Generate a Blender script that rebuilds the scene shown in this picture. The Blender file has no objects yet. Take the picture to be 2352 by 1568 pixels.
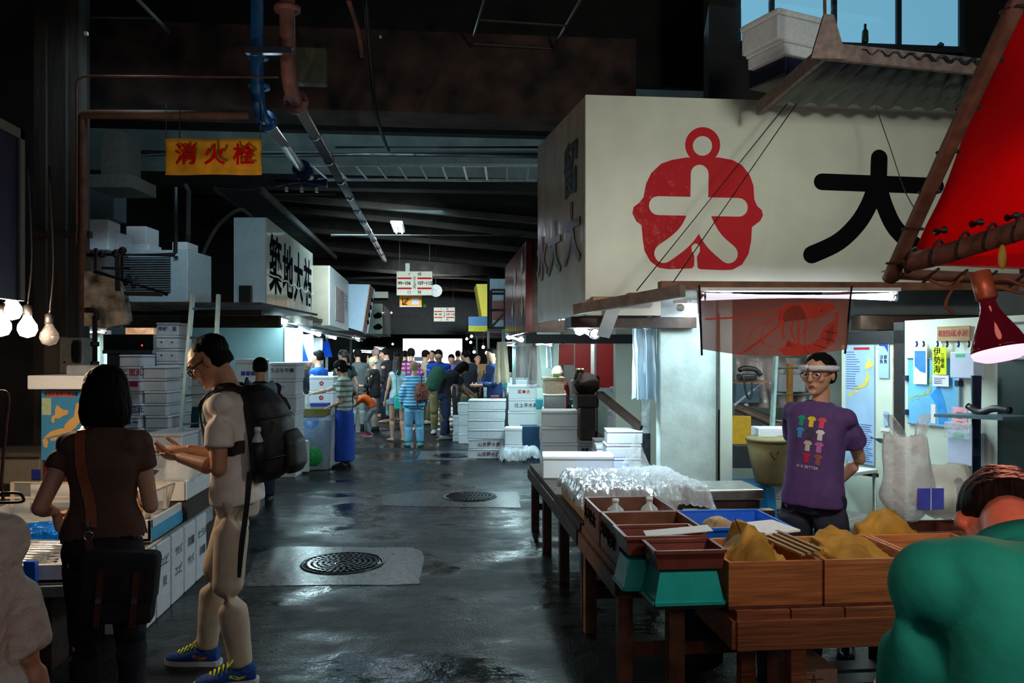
import bpy, bmesh, math, random
import numpy as np
from mathutils import Vector, Matrix, noise
from mathutils.bvhtree import BVHTree
random.seed(7)
SC = bpy.context.scene
COL = SC.collection
V = Vector
PI = math.pi
def C(r, g, b):
    f = lambda c: (c/255/12.92) if c/255 <= .04045 else ((c/255+.055)/1.055)**2.4
    return (f(r), f(g), f(b), 1)

# ------------------------------------------------------------ camera
EYE = 1.65; FPX = 1829.0; HZ = 812.0
ANG = math.radians(5.34); SA, CA = math.sin(ANG), math.cos(ANG)
cam = bpy.data.cameras.new('camera'); camo = bpy.data.objects.new('camera', cam); COL.objects.link(camo)
cam.sensor_width = 36; cam.lens = 36*FPX/2352; cam.shift_y = (HZ-784)/2352
cam.clip_start = .05; cam.clip_end = 300
camo.location = (0, 0, EYE); camo.rotation_euler = (PI/2, 0, -ANG)
SC.camera = camo
# ------------------------------------------------------------ world, exposure
w = bpy.data.worlds.new('world'); SC.world = w; w.use_nodes = True
w.node_tree.nodes['Background'].inputs[0].default_value = (.50, .72, .95, 1)
w.node_tree.nodes['Background'].inputs[1].default_value = .05
SC.view_settings.view_transform = 'Standard'; SC.view_settings.look = 'None'
SC.view_settings.exposure = 0; SC.view_settings.gamma = 1; SC.view_settings.use_curve_mapping = False
def light(name, loc, power, color=(1,1,1), size=(.3,.3), aim=None, kind='AREA', parent=None, spread=None):
    l = bpy.data.lights.new(name, kind); l.energy = power; l.color = color[:3]
    if kind == 'AREA':
        l.shape = 'RECTANGLE'; l.size, l.size_y = size
        if spread: l.spread = spread
    else: l.shadow_soft_size = size[0]
    o = bpy.data.objects.new(name, l); COL.objects.link(o); o.location = loc
    if kind != 'POINT':
        o.rotation_euler = ((V(aim)-V(loc)) if aim else V((0,0,-1))).to_track_quat('-Z', 'Y').to_euler()
    if parent: o.parent = parent; o.matrix_parent_inverse = parent.matrix_world.inverted()
    return o
# daylight from an assumed open entrance of the hall, unseen behind the camera
light('entrance_daylight', (1.6, -3.6, 3.4), 26, (.84, .96, 1.0), (5, 2.0), aim=(1.6, 6, 2.6))
# unseen fill lights added to brighten the sign, the crates and the vendor
light('sign_fill_light', (2.3, .6, 3.1), 18, (.98, .98, .86), (.5, .5), aim=(2.5, 5.92, 3.1), spread=1.5)
light('crate_fill_light', (1.9, 2.4, 2.75), 14, (1.0, .92, .80), (.3, .3), aim=(1.75, 4.2, .9), spread=2.2)
# skylight slots over the lane, with added fill lights among them
light('skylight_daylight', (-1.3, 9.6, 5.4), 34, (.45, .80, 1.0), (4, .5), aim=(-1.4, 8.0, 0))
light('condenser_fill_light', (-1.9, 6.6, 4.25), 11, (.62, .86, 1.0), (1.2, .4), aim=(-3.1, 8.4, 2.0), spread=2.0)  # added fill without an opening, brightens the condenser and foam stacks
light('roof_gap_daylight', (-1.0, 14.8, 4.3), 60, (.50, .84, 1.0), (2.2, 1.6), aim=(-1.0, 15.6, 0))
light('board_fill_light', (-.9, 13.2, 3.95), 60, (.82, .94, .96), (1.6, .6), aim=(-1.2, 20, 2.2), spread=1.0)  # added fill, brightens the first number board and sign faces
light('far_board_fill_light', (-.8, 24.4, 4.4), 70, (.85, .95, .98), (1.6, .6), aim=(-.2, 33, 2.9), spread=.9)  # added fill, brightens the distant number board
# open street end of the hall
light('street_daylight', (-1.0, 47.5, 5.5), 6000, (.85, .95, 1), (12, 6), aim=(-1.0, 60, 1.0))

# ------------------------------------------------------------ pixel measure -> world
def W(px, py, d):
    u = (px-1176)/FPX
    return V((d*(SA+CA*u), d*(CA-SA*u), EYE+d*(HZ-py)/FPX))
def onZ(px, py, z=0.):
    return W(px, py, (EYE-z)*FPX/(py-HZ))
def dX(px, X): return X/(SA+CA*(px-1176)/FPX)
def dY(px, Y): return Y/(CA-SA*(px-1176)/FPX)
def onX(px, py, X): return W(px, py, dX(px, X))
def onY(px, py, Y): return W(px, py, dY(px, Y))

# ------------------------------------------------------------ materials
MATS = {}
def mat(name, col, rough=.6, metal=0., bump=0., scale=20., var=.12, em=None, es=0., alpha=None, trans=0., coat=0., stretch=None, detail=4, sheen=0., vrough=0., ior=None, mottle=None):
    if name in MATS: return MATS[name]
    m = bpy.data.materials.new(name); m.use_nodes = True
    nt = m.node_tree; b = nt.nodes['Principled BSDF']
    b.inputs['Roughness'].default_value = rough; b.inputs['Metallic'].default_value = metal
    if ior: b.inputs['IOR'].default_value = ior
    if coat: b.inputs['Coat Weight'].default_value = coat; b.inputs['Coat Roughness'].default_value = .12
    if sheen: b.inputs['Sheen Weight'].default_value = sheen
    if trans: b.inputs['Transmission Weight'].default_value = trans
    if alpha is not None: b.inputs['Alpha'].default_value = alpha
    tc = nt.nodes.new('ShaderNodeTexCoord'); mp = nt.nodes.new('ShaderNodeMapping')
    nt.links.new(tc.outputs['Object'], mp.inputs[0])
    if stretch: mp.inputs['Scale'].default_value = stretch
    n = nt.nodes.new('ShaderNodeTexNoise'); n.inputs['Scale'].default_value = scale; n.inputs['Detail'].default_value = detail
    nt.links.new(mp.outputs[0], n.inputs[0])
    r = nt.nodes.new('ShaderNodeValToRGB')
    c = V(col[:3])
    lo = c*(1-var) if mottle is None else V(mottle[:3])
    r.color_ramp.elements[0].color = (*lo, 1); r.color_ramp.elements[1].color = (*[min(1, x) for x in c*(1+var)], 1)
    r.color_ramp.elements[0].position = .34; r.color_ramp.elements[1].position = .66
    nt.links.new(n.outputs[0], r.inputs[0]); nt.links.new(r.outputs[0], b.inputs['Base Color'])
    if vrough:
        mr = nt.nodes.new('ShaderNodeMapRange'); mr.inputs[3].default_value = max(.02, rough-vrough); mr.inputs[4].default_value = min(1, rough+vrough)
        nt.links.new(n.outputs[0], mr.inputs[0]); nt.links.new(mr.outputs[0], b.inputs['Roughness'])
    if bump:
        bp = nt.nodes.new('ShaderNodeBump'); bp.inputs['Strength'].default_value = bump; bp.inputs['Distance'].default_value = .02
        nt.links.new(n.outputs[0], bp.inputs['Height']); nt.links.new(bp.outputs[0], b.inputs['Normal'])
    if em:
        b.inputs['Emission Color'].default_value = em; b.inputs['Emission Strength'].default_value = es
        try: m.cycles.emission_sampling = 'NONE'
        except Exception: pass
    MATS[name] = m
    return m
def stripes(name, c1, c2, period, axis=2, duty=.5, rough=.8, c3=None):
    """cloth stripes across an object axis"""
    if name in MATS: return MATS[name]
    m = mat(name, c1, rough, var=.05)
    nt = m.node_tree; b = nt.nodes['Principled BSDF']
    tc = nt.nodes.new('ShaderNodeTexCoord'); sp = nt.nodes.new('ShaderNodeSeparateXYZ'); nt.links.new(tc.outputs['Object'], sp.inputs[0])
    def band(ax, per, du):
        d = nt.nodes.new('ShaderNodeMath'); d.operation = 'DIVIDE'; d.inputs[1].default_value = per; nt.links.new(sp.outputs[ax], d.inputs[0])
        f = nt.nodes.new('ShaderNodeMath'); f.operation = 'FRACT'; nt.links.new(d.outputs[0], f.inputs[0])
        g = nt.nodes.new('ShaderNodeMath'); g.operation = 'GREATER_THAN'; g.inputs[1].default_value = 1-du; nt.links.new(f.outputs[0], g.inputs[0])
        return g
    g = band(axis, period, duty)
    mx = nt.nodes.new('ShaderNodeMix'); mx.data_type = 'RGBA'; mx.inputs[6].default_value = c1; mx.inputs[7].default_value = c2
    nt.links.new(g.outputs[0], mx.inputs[0]); out = mx.outputs[2]
    if c3:
        g2 = band(0, period*1.1, .35); m2 = nt.nodes.new('ShaderNodeMix'); m2.data_type = 'RGBA'; m2.inputs[7].default_value = c3
        nt.links.new(out, m2.inputs[6]); nt.links.new(g2.outputs[0], m2.inputs[0]); out = m2.outputs[2]
    nt.links.new(out, b.inputs['Base Color'])
    return m
def ribs(m, period, axis='X', dist=.01, strength=1.):
    """corrugation bump across an object axis"""
    nt = m.node_tree; b = nt.nodes['Principled BSDF']
    tc = nt.nodes.new('ShaderNodeTexCoord'); wv = nt.nodes.new('ShaderNodeTexWave'); wv.bands_direction = axis
    wv.inputs['Scale'].default_value = .314/period
    nt.links.new(tc.outputs['Object'], wv.inputs[0])
    bp = nt.nodes.new('ShaderNodeBump'); bp.inputs['Distance'].default_value = dist; bp.inputs['Strength'].default_value = strength
    nt.links.new(wv.outputs['Fac'], bp.inputs['Height']); nt.links.new(bp.outputs[0], b.inputs['Normal'])
    return m

def translucent(m, col, f=.5):
    """let some light through a thin cloth"""
    nt = m.node_tree; b = nt.nodes['Principled BSDF']; out = nt.nodes['Material Output']
    tr = nt.nodes.new('ShaderNodeBsdfTranslucent'); tr.inputs[0].default_value = col
    mx = nt.nodes.new('ShaderNodeMixShader'); mx.inputs[0].default_value = f
    nt.links.new(b.outputs[0], mx.inputs[1]); nt.links.new(tr.outputs[0], mx.inputs[2]); nt.links.new(mx.outputs[0], out.inputs[0])
    if b.inputs['Alpha'].default_value < 1:
        tp = nt.nodes.new('ShaderNodeBsdfTransparent'); m2 = nt.nodes.new('ShaderNodeMixShader'); m2.inputs[0].default_value = 1-b.inputs['Alpha'].default_value
        b.inputs['Alpha'].default_value = 1; nt.links.new(mx.outputs[0], m2.inputs[1]); nt.links.new(tp.outputs[0], m2.inputs[2]); nt.links.new(m2.outputs[0], out.inputs[0])
    return m
# ------------------------------------------------------------ mesh building
def frame(d, up=V((0,0,1))):
    d = V(d).normalized()
    if abs(d.dot(up)) > .98: up = V((0,1,0))
    x = d.cross(up).normalized(); y = x.cross(d).normalized()
    return x, y, d
class MB:
    def __init__(s): s.v = []; s.f = []; s.sm = []
    def add(s, vs, fs, smooth=False):
        n = len(s.v); s.v += [tuple(v) for v in vs]; s.f += [[i+n for i in f] for f in fs]; s.sm += [smooth]*len(fs)
        return s
    def box(s, lo, hi, M=None, bev=0.):
        lo, hi = V(lo), V(hi)
        if bev:
            bm = bmesh.new(); bmesh.ops.create_cube(bm, size=1)
            for v in bm.verts: v.co = V([(lo[i]+hi[i])/2+v.co[i]*(hi[i]-lo[i]) for i in range(3)])
            bmesh.ops.bevel(bm, geom=bm.edges[:], offset=bev, segments=2, profile=.5, affect='EDGES')
            vs = [v.co.copy() for v in bm.verts]; fs = [[v.index for v in f.verts] for f in bm.faces]; bm.free()
        else:
            vs = [V((x, y, z)) for x in (lo[0], hi[0]) for y in (lo[1], hi[1]) for z in (lo[2], hi[2])]
            fs = [[0,1,3,2],[4,6,7,5],[0,4,5,1],[2,3,7,6],[0,2,6,4],[1,5,7,3]]
        if M: vs = [M @ v for v in vs]
        return s.add(vs, fs)
    def bar(s, p, q, w_, h_, up=V((0,0,1)), bev=0.):
        """box between two points, w_ sideways, h_ along up"""
        p, q = V(p), V(q); x, y, d = frame(q-p, up); L = (q-p).length
        M = Matrix((( x[0], y[0], d[0], p[0]), (x[1], y[1], d[1], p[1]), (x[2], y[2], d[2], p[2]), (0,0,0,1)))
        return s.box((-w_/2, -h_/2, 0), (w_/2, h_/2, L), M, bev)
    def tube(s, pts, r, n=10, r2=None, cap=True):
        pts = [V(p) for p in pts]; N = len(pts)
        rs = [r]*N if not isinstance(r, (list, tuple)) else list(r)
        if r2 is not None: rs = [r+(r2-r)*i/(N-1) for i in range(N)]
        vs = []; x = None
        for i, p in enumerate(pts):
            d = (pts[min(i+1, N-1)]-pts[max(i-1, 0)]).normalized()
            if x is None: x, y, _ = frame(d)
            else:
                x = (x-d*x.dot(d)); x = x.normalized() if x.length > 1e-6 else frame(d)[0]
                y = d.cross(x).normalized()
            for k in range(n):
                a = 2*PI*k/n; vs.append(p+x*math.cos(a)*rs[i]+y*math.sin(a)*rs[i])
        fs = [[i*n+k, i*n+(k+1) % n, (i+1)*n+(k+1) % n, (i+1)*n+k] for i in range(N-1) for k in range(n)]
        if cap: fs += [list(range(n))[::-1], [(N-1)*n+k for k in range(n)]]
        return s.add(vs, fs, True)
    def lathe(s, prof, M=None, n=24, smooth=True):
        """prof: list of (r, z)"""
        vs = [V((r*math.cos(2*PI*k/n), r*math.sin(2*PI*k/n), z)) for r, z in prof for k in range(n)]
        if M: vs = [M @ v for v in vs]
        fs = [[i*n+k, i*n+(k+1) % n, (i+1)*n+(k+1) % n, (i+1)*n+k] for i in range(len(prof)-1) for k in range(n)]
        if prof[0][0] > 1e-5: fs.append(list(range(n))[::-1])
        if prof[-1][0] > 1e-5: fs.append([(len(prof)-1)*n+k for k in range(n)])
        return s.add(vs, fs, smooth)
    def ell(s, c, r, R=None, n=12, m=8):
        vs = []; c = V(c)
        for i in range(m+1):
            t = PI*i/m
            for k in range(n):
                a = 2*PI*k/n; v = V((r[0]*math.sin(t)*math.cos(a), r[1]*math.sin(t)*math.sin(a), r[2]*math.cos(t)))
                vs.append(c+(R @ v if R else v))
        fs = [[i*n+k, (i+1)*n+k, (i+1)*n+(k+1) % n, i*n+(k+1) % n] for i in range(m) for k in range(n)]
        return s.add(vs, fs, True)
    def loft(s, rings, n=18, smooth=True, sq=1.):
        """rings: (centre, rx, ry, xdir, ydir); sq below 1 makes the sections squarer"""
        vs = []; sg = lambda c: math.copysign(abs(c)**sq, c)
        for c, rx, ry, xd, yd in rings:
            for k in range(n):
                a = 2*PI*k/n; vs.append(V(c)+xd*(rx*sg(math.cos(a)))+yd*(ry*sg(math.sin(a))))
        N = len(rings)
        fs = [[i*n+k, i*n+(k+1) % n, (i+1)*n+(k+1) % n, (i+1)*n+k] for i in range(N-1) for k in range(n)]
        fs += [list(range(n))[::-1], [(N-1)*n+k for k in range(n)]]
        return s.add(vs, fs, smooth)
    def prism(s, poly, t, M=None, smooth=False):
        """2D outline (x, y) extruded from z=0 to z=t"""
        n = len(poly); vs = [V((x, y, 0)) for x, y in poly]+[V((x, y, t)) for x, y in poly]
        if M: vs = [M @ v for v in vs]
        return s.add(vs, [list(range(n))[::-1], [n+k for k in range(n)]]+[[k, (k+1) % n, n+(k+1) % n, n+k] for k in range(n)], smooth)
    def grid(s, f, nu, nv, thick=0.):
        P = [[V(f(i/nu, j/nv)) for j in range(nv+1)] for i in range(nu+1)]
        vs = [p for row in P for p in row]; m = nv+1
        fs = [[i*m+j, (i+1)*m+j, (i+1)*m+j+1, i*m+j+1] for i in range(nu) for j in range(nv)]
        if thick:
            N = len(vs); off = []
            for i in range(nu+1):
                for j in range(nv+1):
                    a = P[min(i+1, nu)][j]-P[max(i-1, 0)][j]; b = P[i][min(j+1, nv)]-P[i][max(j-1, 0)]
                    nn = a.cross(b); nn = nn.normalized() if nn.length > 1e-9 else V((0,0,1)); off.append(P[i][j]-nn*thick)
            vs += off; fs += [[N+k for k in f[::-1]] for f in fs]
            rim = [i*m for i in range(nu+1)]+[nu*m+j for j in range(1, m)]+[i*m+nv for i in range(nu-1, -1, -1)]+[j for j in range(nv-1, 0, -1)]
            for a, b in zip(rim, rim[1:]+rim[:1]): fs.append([b, a, N+a, N+b])
        return s.add(vs, fs, True)
    def build(s, name, m, parent=None, **kw):
        me = bpy.data.meshes.new(name); me.from_pydata(s.v, [], s.f)
        me.polygons.foreach_set('use_smooth', s.sm); me.update()
        o = bpy.data.objects.new(name, me); COL.objects.link(o)
        if m: me.materials.append(m)
        if parent: o.parent = parent
        if kw: tag(o, **kw)
        return o
def tag(o, label=None, cat=None, group=None, kind=None):
    if label: o['label'] = label
    if cat: o['category'] = cat
    if group: o['group'] = group
    if kind: o['kind'] = kind
    return o
def thing(name, label, cat, loc=(0,0,0), rz=0, group=None):
    o = bpy.data.objects.new(name, None); COL.objects.link(o); o.location = loc; o.rotation_euler = (0, 0, rz)
    o.empty_display_size = .1
    bpy.context.view_layer.update() if False else None
    return tag(o, label, cat, group)
def struct(o): o['kind'] = 'structure'; return o
def dup(root, loc=None, rz=None, label=None, group=None, scale=None):
    r = root.copy(); COL.objects.link(r)
    if loc is not None: r.location = loc
    if rz is not None: r.rotation_euler = (0, 0, rz)
    if scale: r.scale = scale
    if label: r['label'] = label
    if group: r['group'] = group
    for ch in list(root.children):
        c = ch.copy(); COL.objects.link(c); c.parent = r
        for g in list(ch.children):
            d = g.copy(); COL.objects.link(d); d.parent = c
    return r
def basis(o, x, y):
    """matrix: local x -> x, local y -> y, local z -> out of the face, at origin o"""
    x = V(x).normalized(); y = V(y); y = (y-x*y.dot(x)).normalized(); z = x.cross(y)
    return Matrix(((x[0], y[0], z[0], o[0]), (x[1], y[1], z[1], o[1]), (x[2], y[2], z[2], o[2]), (0,0,0,1)))
def text(s, M, size, m, parent=None, ext=.001, sx=1., bold=0., name='lettering', align='CENTER', ls=1.):
    cu = bpy.data.curves.new('t', 'FONT'); cu.body = s; cu.size = size; cu.extrude = ext; cu.align_x = align; cu.align_y = 'CENTER'
    cu.offset = bold; cu.resolution_u = 3; cu.space_line = ls
    o = bpy.data.objects.new('t', cu); COL.objects.link(o)
    dg = bpy.context.evaluated_depsgraph_get()
    me = bpy.data.meshes.new_from_object(o.evaluated_get(dg)); bpy.data.objects.remove(o)
    me.transform(Matrix.Diagonal((sx, 1, 1, 1))); me.transform(M)
    me.materials.clear(); me.materials.append(m)
    q = bpy.data.objects.new(name, me); COL.objects.link(q)
    if parent: q.parent = parent
    return q
def capsule2(p, q, w_, n=8):
    """2D outline of a thick stroke with round ends"""
    p, q = V((p[0], p[1])), V((q[0], q[1])); a = math.atan2(q.y-p.y, q.x-p.x); r = w_/2
    return [(q.x+r*math.cos(a-PI/2+PI*k/n), q.y+r*math.sin(a-PI/2+PI*k/n)) for k in range(n+1)]+[(p.x+r*math.cos(a+PI/2+PI*k/n), p.y+r*math.sin(a+PI/2+PI*k/n)) for k in range(n+1)]
def stroke2(pts, w_, n=8):
    """2D outline of a thick polyline stroke with round ends"""
    P = [V((x, y)) for x, y in pts]; r = w_/2; L, R = [], []
    for i, p in enumerate(P):
        d = (P[min(i+1, len(P)-1)]-P[max(i-1, 0)]).normalized(); nrm = V((-d.y, d.x))
        L.append(p+nrm*r); R.append(p-nrm*r)
    d0 = (P[1]-P[0]).normalized(); d1 = (P[-1]-P[-2]).normalized()
    a1 = math.atan2(d1.y, d1.x); a0 = math.atan2(d0.y, d0.x)
    return [tuple(v) for v in R]+[(P[-1].x+r*math.cos(a1-PI/2+PI*k/n), P[-1].y+r*math.sin(a1-PI/2+PI*k/n)) for k in range(1, n)]+[tuple(v) for v in L[::-1]]+[(P[0].x+r*math.cos(a0+PI/2+PI*k/n), P[0].y+r*math.sin(a0+PI/2+PI*k/n)) for k in range(1, n)]
def smoothpts(pts, n=6):
    """Catmull-Rom through the points"""
    P = [V(p) for p in pts]; out = []
    for i in range(len(P)-1):
        a, b, c, d = P[max(i-1, 0)], P[i], P[i+1], P[min(i+2, len(P)-1)]
        for k in range(n):
            t = k/n; out.append(.5*((2*b)+(c-a)*t+(2*a-5*b+4*c-d)*t*t+(3*b-a-3*c+d)*t**3))
    return out+[P[-1]]
ORD = ['bottom', 'second', 'third', 'fourth', 'fifth', 'sixth', 'seventh', 'eighth', 'ninth', 'tenth', 'eleventh', 'twelfth']

# shared materials
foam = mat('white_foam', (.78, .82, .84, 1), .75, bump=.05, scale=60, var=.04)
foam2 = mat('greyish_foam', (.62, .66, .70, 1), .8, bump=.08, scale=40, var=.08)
steel = mat('brushed_steel', (.55, .57, .60, 1), .28, 1., bump=.02, scale=30, var=.1, stretch=(1,1,8))
alu = mat('aluminium', (.62, .66, .68, 1), .38, 1., var=.08)
blackmetal = mat('black_metal', (.012, .012, .014, 1), .5, .3, var=.3)
rust = mat('rusty_brown_pipe', C(92, 60, 44), .6, .1, bump=.2, scale=12, var=.35)
concrete = mat('grimy_concrete', C(82, 76, 70), .85, bump=.35, scale=5, var=.45, detail=8)
darkconc = mat('sooty_concrete', C(30, 27, 25), .9, bump=.3, scale=4, var=.5, detail=8)
wood = mat('old_brown_wood', C(118, 76, 52), .6, bump=.25, scale=9, var=.38, stretch=(1,1,1), detail=6)
woodx = mat('brown_plank_grain_across', C(166, 102, 64), .55, bump=.18, scale=6, var=.3, stretch=(.8,6,14), detail=6)
wooddark = mat('dark_wet_wood', C(56, 40, 32), .55, bump=.3, scale=9, var=.4, detail=6)
woodpale = mat('pale_raw_wood', C(168, 138, 98), .7, bump=.15, scale=8, var=.2, stretch=(1,1,6))
inkblack = mat('black_paint', (.006, .006, .008, 1), .9, ior=1.02, var=.1)
inkred = mat('red_print', C(176, 28, 40), .5, var=.08)
inkblue = mat('blue_print', C(40, 60, 150), .5, var=.08)
white = mat('white_enamel', (.74, .76, .76, 1), .4, var=.04)
cream = mat('cream_panel', C(214, 212, 190), .45, bump=.03, scale=5, var=.06)
paper = mat('white_paper', (.76, .78, .80, 1), .7, var=.03)
rubber = mat('black_rubber', (.012, .012, .013, 1), .45, var=.2)
bagplastic = mat('translucent_white_plastic', (.80, .86, .90, 1), .25, bump=.5, scale=22, var=.04, alpha=.62)
clearplastic = mat('clear_crinkled_plastic', (.82, .88, .92, 1), .08, bump=.9, scale=18, var=.05, alpha=.30)
tubewhite = mat('lit_fluorescent_glass', (1, 1, 1, 1), .4, em=(.86, .84, 1, 1), es=9)
tubewarm = mat('lit_warm_glass', (1, 1, 1, 1), .4, em=(1, .78, .55, 1), es=22)
tubepink = mat('lit_halogen_glass', (1, 1, 1, 1), .4, em=(1, .80, .86, 1), es=12)
# ============================================================ THE HALL
def wet_asphalt():
    m = bpy.data.materials.new('wet_asphalt'); m.use_nodes = True
    nt = m.node_tree; b = nt.nodes['Principled BSDF']; L = nt.links.new; N = nt.nodes.new
    tc = N('ShaderNodeTexCoord')
    big = N('ShaderNodeTexNoise'); big.inputs['Scale'].default_value = .9; big.inputs['Detail'].default_value = 6; big.inputs['Roughness'].default_value = .6
    mp = N('ShaderNodeMapping'); mp.inputs['Scale'].default_value = (1, 1.5, 1); L(tc.outputs['Object'], mp.inputs[0]); L(mp.outputs[0], big.inputs[0])
    fine = N('ShaderNodeTexNoise'); fine.inputs['Scale'].default_value = 75; fine.inputs['Detail'].default_value = 3; L(tc.outputs['Object'], fine.inputs[0])
    mid = N('ShaderNodeTexNoise'); mid.inputs['Scale'].default_value = 7; mid.inputs['Detail'].default_value = 5; L(tc.outputs['Object'], mid.inputs[0])
    cr = N('ShaderNodeValToRGB'); cr.color_ramp.elements[0].color = (.006, .007, .008, 1); cr.color_ramp.elements[1].color = (.022, .025, .027, 1)
    cr.color_ramp.elements[0].position = .35; cr.color_ramp.elements[1].position = .7
    L(mid.outputs[0], cr.inputs[0]); L(cr.outputs[0], b.inputs['Base Color'])
    mr = N('ShaderNodeMapRange'); mr.inputs[1].default_value = .40; mr.inputs[2].default_value = .60; mr.inputs[3].default_value = .14; mr.inputs[4].default_value = .50; b.inputs['IOR'].default_value = 1.33
    L(big.outputs[0], mr.inputs[0]); L(mr.outputs[0], b.inputs['Roughness'])
    br = N('ShaderNodeMapRange'); br.inputs[1].default_value = .42; br.inputs[2].default_value = .58; br.inputs[3].default_value = .10; br.inputs[4].default_value = .9
    L(big.outputs[0], br.inputs[0])
    b1 = N('ShaderNodeBump'); b1.inputs['Distance'].default_value = .010; L(br.outputs[0], b1.inputs['Strength']); L(fine.outputs[0], b1.inputs['Height'])
    b2 = N('ShaderNodeBump'); b2.inputs['Distance'].default_value = .03; b2.inputs['Strength'].default_value = .35; L(mid.outputs[0], b2.inputs['Height']); L(b1.outputs[0], b2.inputs['Normal'])
    L(b2.outputs[0], b.inputs['Normal'])
    return m
asphalt = wet_asphalt()
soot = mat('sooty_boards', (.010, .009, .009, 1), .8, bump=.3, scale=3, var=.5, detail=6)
struct(MB().box((-9, -6, -.2), (9, 62, 0)).build('floor', asphalt))
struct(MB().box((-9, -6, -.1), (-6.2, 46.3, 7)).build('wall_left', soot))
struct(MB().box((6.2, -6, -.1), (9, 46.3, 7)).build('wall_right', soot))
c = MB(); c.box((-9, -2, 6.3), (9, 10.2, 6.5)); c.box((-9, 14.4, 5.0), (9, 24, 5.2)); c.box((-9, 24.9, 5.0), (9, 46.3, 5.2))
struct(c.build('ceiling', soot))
# end wall with the open street entrance
xa, xb = onY(925, 800, 46).x, onY(1062, 800, 46).x
c = MB(); c.box((-9, 46, 0), (xa, 46.3, 6)); c.box((xb, 46, 0), (9, 46.3, 6)); c.box((xa, 46, 2.52), (xb, 46.3, 6))
struct(c.build('wall_back', mat('dark_green_grey_boards', (.022, .028, .030, 1), .7, bump=.2, scale=2, var=.3)))
# dark wall panel hung across the lane, above the heads
c = MB(); a, b_ = onY(840, 700, 40).x, onY(1150, 700, 40).x
c.box((a, 40, 2.62), (b_, 40.2, 5.0))
for k in range(6): c.box((a, 39.96, 2.75+k*.38), (b_, 40, 2.78+k*.38))
struct(c.build('trim_1', mat('dark_slate_panel', (.028, .034, .038, 1), .6, bump=.1, scale=3, var=.25)))
struct(MB().box((-8, 60, 0), (6, 60.4, 6)).build('wall_outside', mat('daylit_render', (.8, .8, .8, 1), .9, var=.05)))
m_ = MB()
for k, (x0, x1, z0, z1) in enumerate([(-2.9, -2.0, .5, 1.75), (-1.7, -.7, .5, 1.95), (-.5, .5, .5, 1.8)]):
    t = thing('delivery_truck', ['white box truck at the far end of the lane, nose to the opening', 'tall white box truck in the daylight beyond the lane', 'white truck at the right edge of the far opening'][k], 'truck', ((x0+x1)/2-1.2, 54+k, 0))
    hw = (x1-x0)/2
    MB().box((-hw, 0, .7), (hw, 3, z1), bev=.04).build('cargo_box', white, t)
    MB().box((-hw*.95, -1.0, .45), (hw*.95, 0, z1*.86), bev=.08).build('cab', white, t)
    MB().box((-hw*.8, -1.03, 1.15), (hw*.8, -.98, z1*.8)).build('windscreen', mat('dark_glass', (.02, .03, .04, 1), .08), t)
    for s_ in (-1, 1): MB().lathe([(.0, 0), (.3, 0), (.3, .18), (0, .18)], Matrix.Translation((s_*hw-.09, -.4, .3)) @ Matrix.Rotation(PI/2, 4, 'Y')).build('wheel', rubber, t)

# clerestory wall panel seen through the roof gap
pg = ribs(mat('pale_green_sheet', (.30, .37, .35, 1), .6, var=.2, scale=3), .5, 'X', .01, .3)
struct(MB().box((-7, 14.2, 4.62), (6, 14.4, 6.6)).build('wall_clerestory', pg))
light('roof_gap_sky', (-.5, 11.8, 6.5), 15, (.55, .88, 1.0), (7, 2.2), aim=(-.5, 13.6, 4.9))
# concrete and steel beams across the lane
def beam(y0, y1, z0, z1, m, x0=-6.2, x1=6.2, tilt=0.):
    o = MB(); vs = []
    for x, dz in ((x0, tilt*(0-x0)), (x1, tilt*(0-x1))):
        vs += [(x, y0, z0+dz), (x, y1, z0+dz), (x, y1, z1+dz), (x, y0, z1+dz)]
    o.add(vs, [[0,1,2,3],[7,6,5,4],[0,4,5,1],[1,5,6,2],[2,6,7,3],[3,7,4,0]])
    return struct(o.build('ceiling_beam', m))
beam(8.7, 9.3, 4.27, 5.15, mat('beam_concrete', C(66, 50, 44), .9, bump=.5, scale=3.2, var=.5, detail=9, mottle=(.012, .010, .010, 1)), -3.9, 2.2)
beam(11.9, 12.1, 4.93, 5.12, darkconc); beam(9.6, 9.75, 4.62, 4.72, darkconc)
beam(13.9, 14.2, 4.50, 4.72, darkconc)
paleb = mat('grey_pipe_and_lit_edge', C(54, 54, 48), .8, bump=.2, scale=2.5, var=.35, detail=6)
for y0, zt, tl in ((15.2, 4.42, .075), (17.4, 4.52, .09), (20.3, 4.55, .08), (23.6, 4.5, .085), (28.5, 4.5, .07), (34, 4.5, .07)):
    beam(y0, y0+.12, zt-.12, zt, paleb, -5.5, 5.5, tl)  # paler strip puts the lit lower edge of each beam into colour
    beam(y0+.12, y0+.3, zt, zt+.42, darkconc, -5.5, 5.5, tl)

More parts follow.
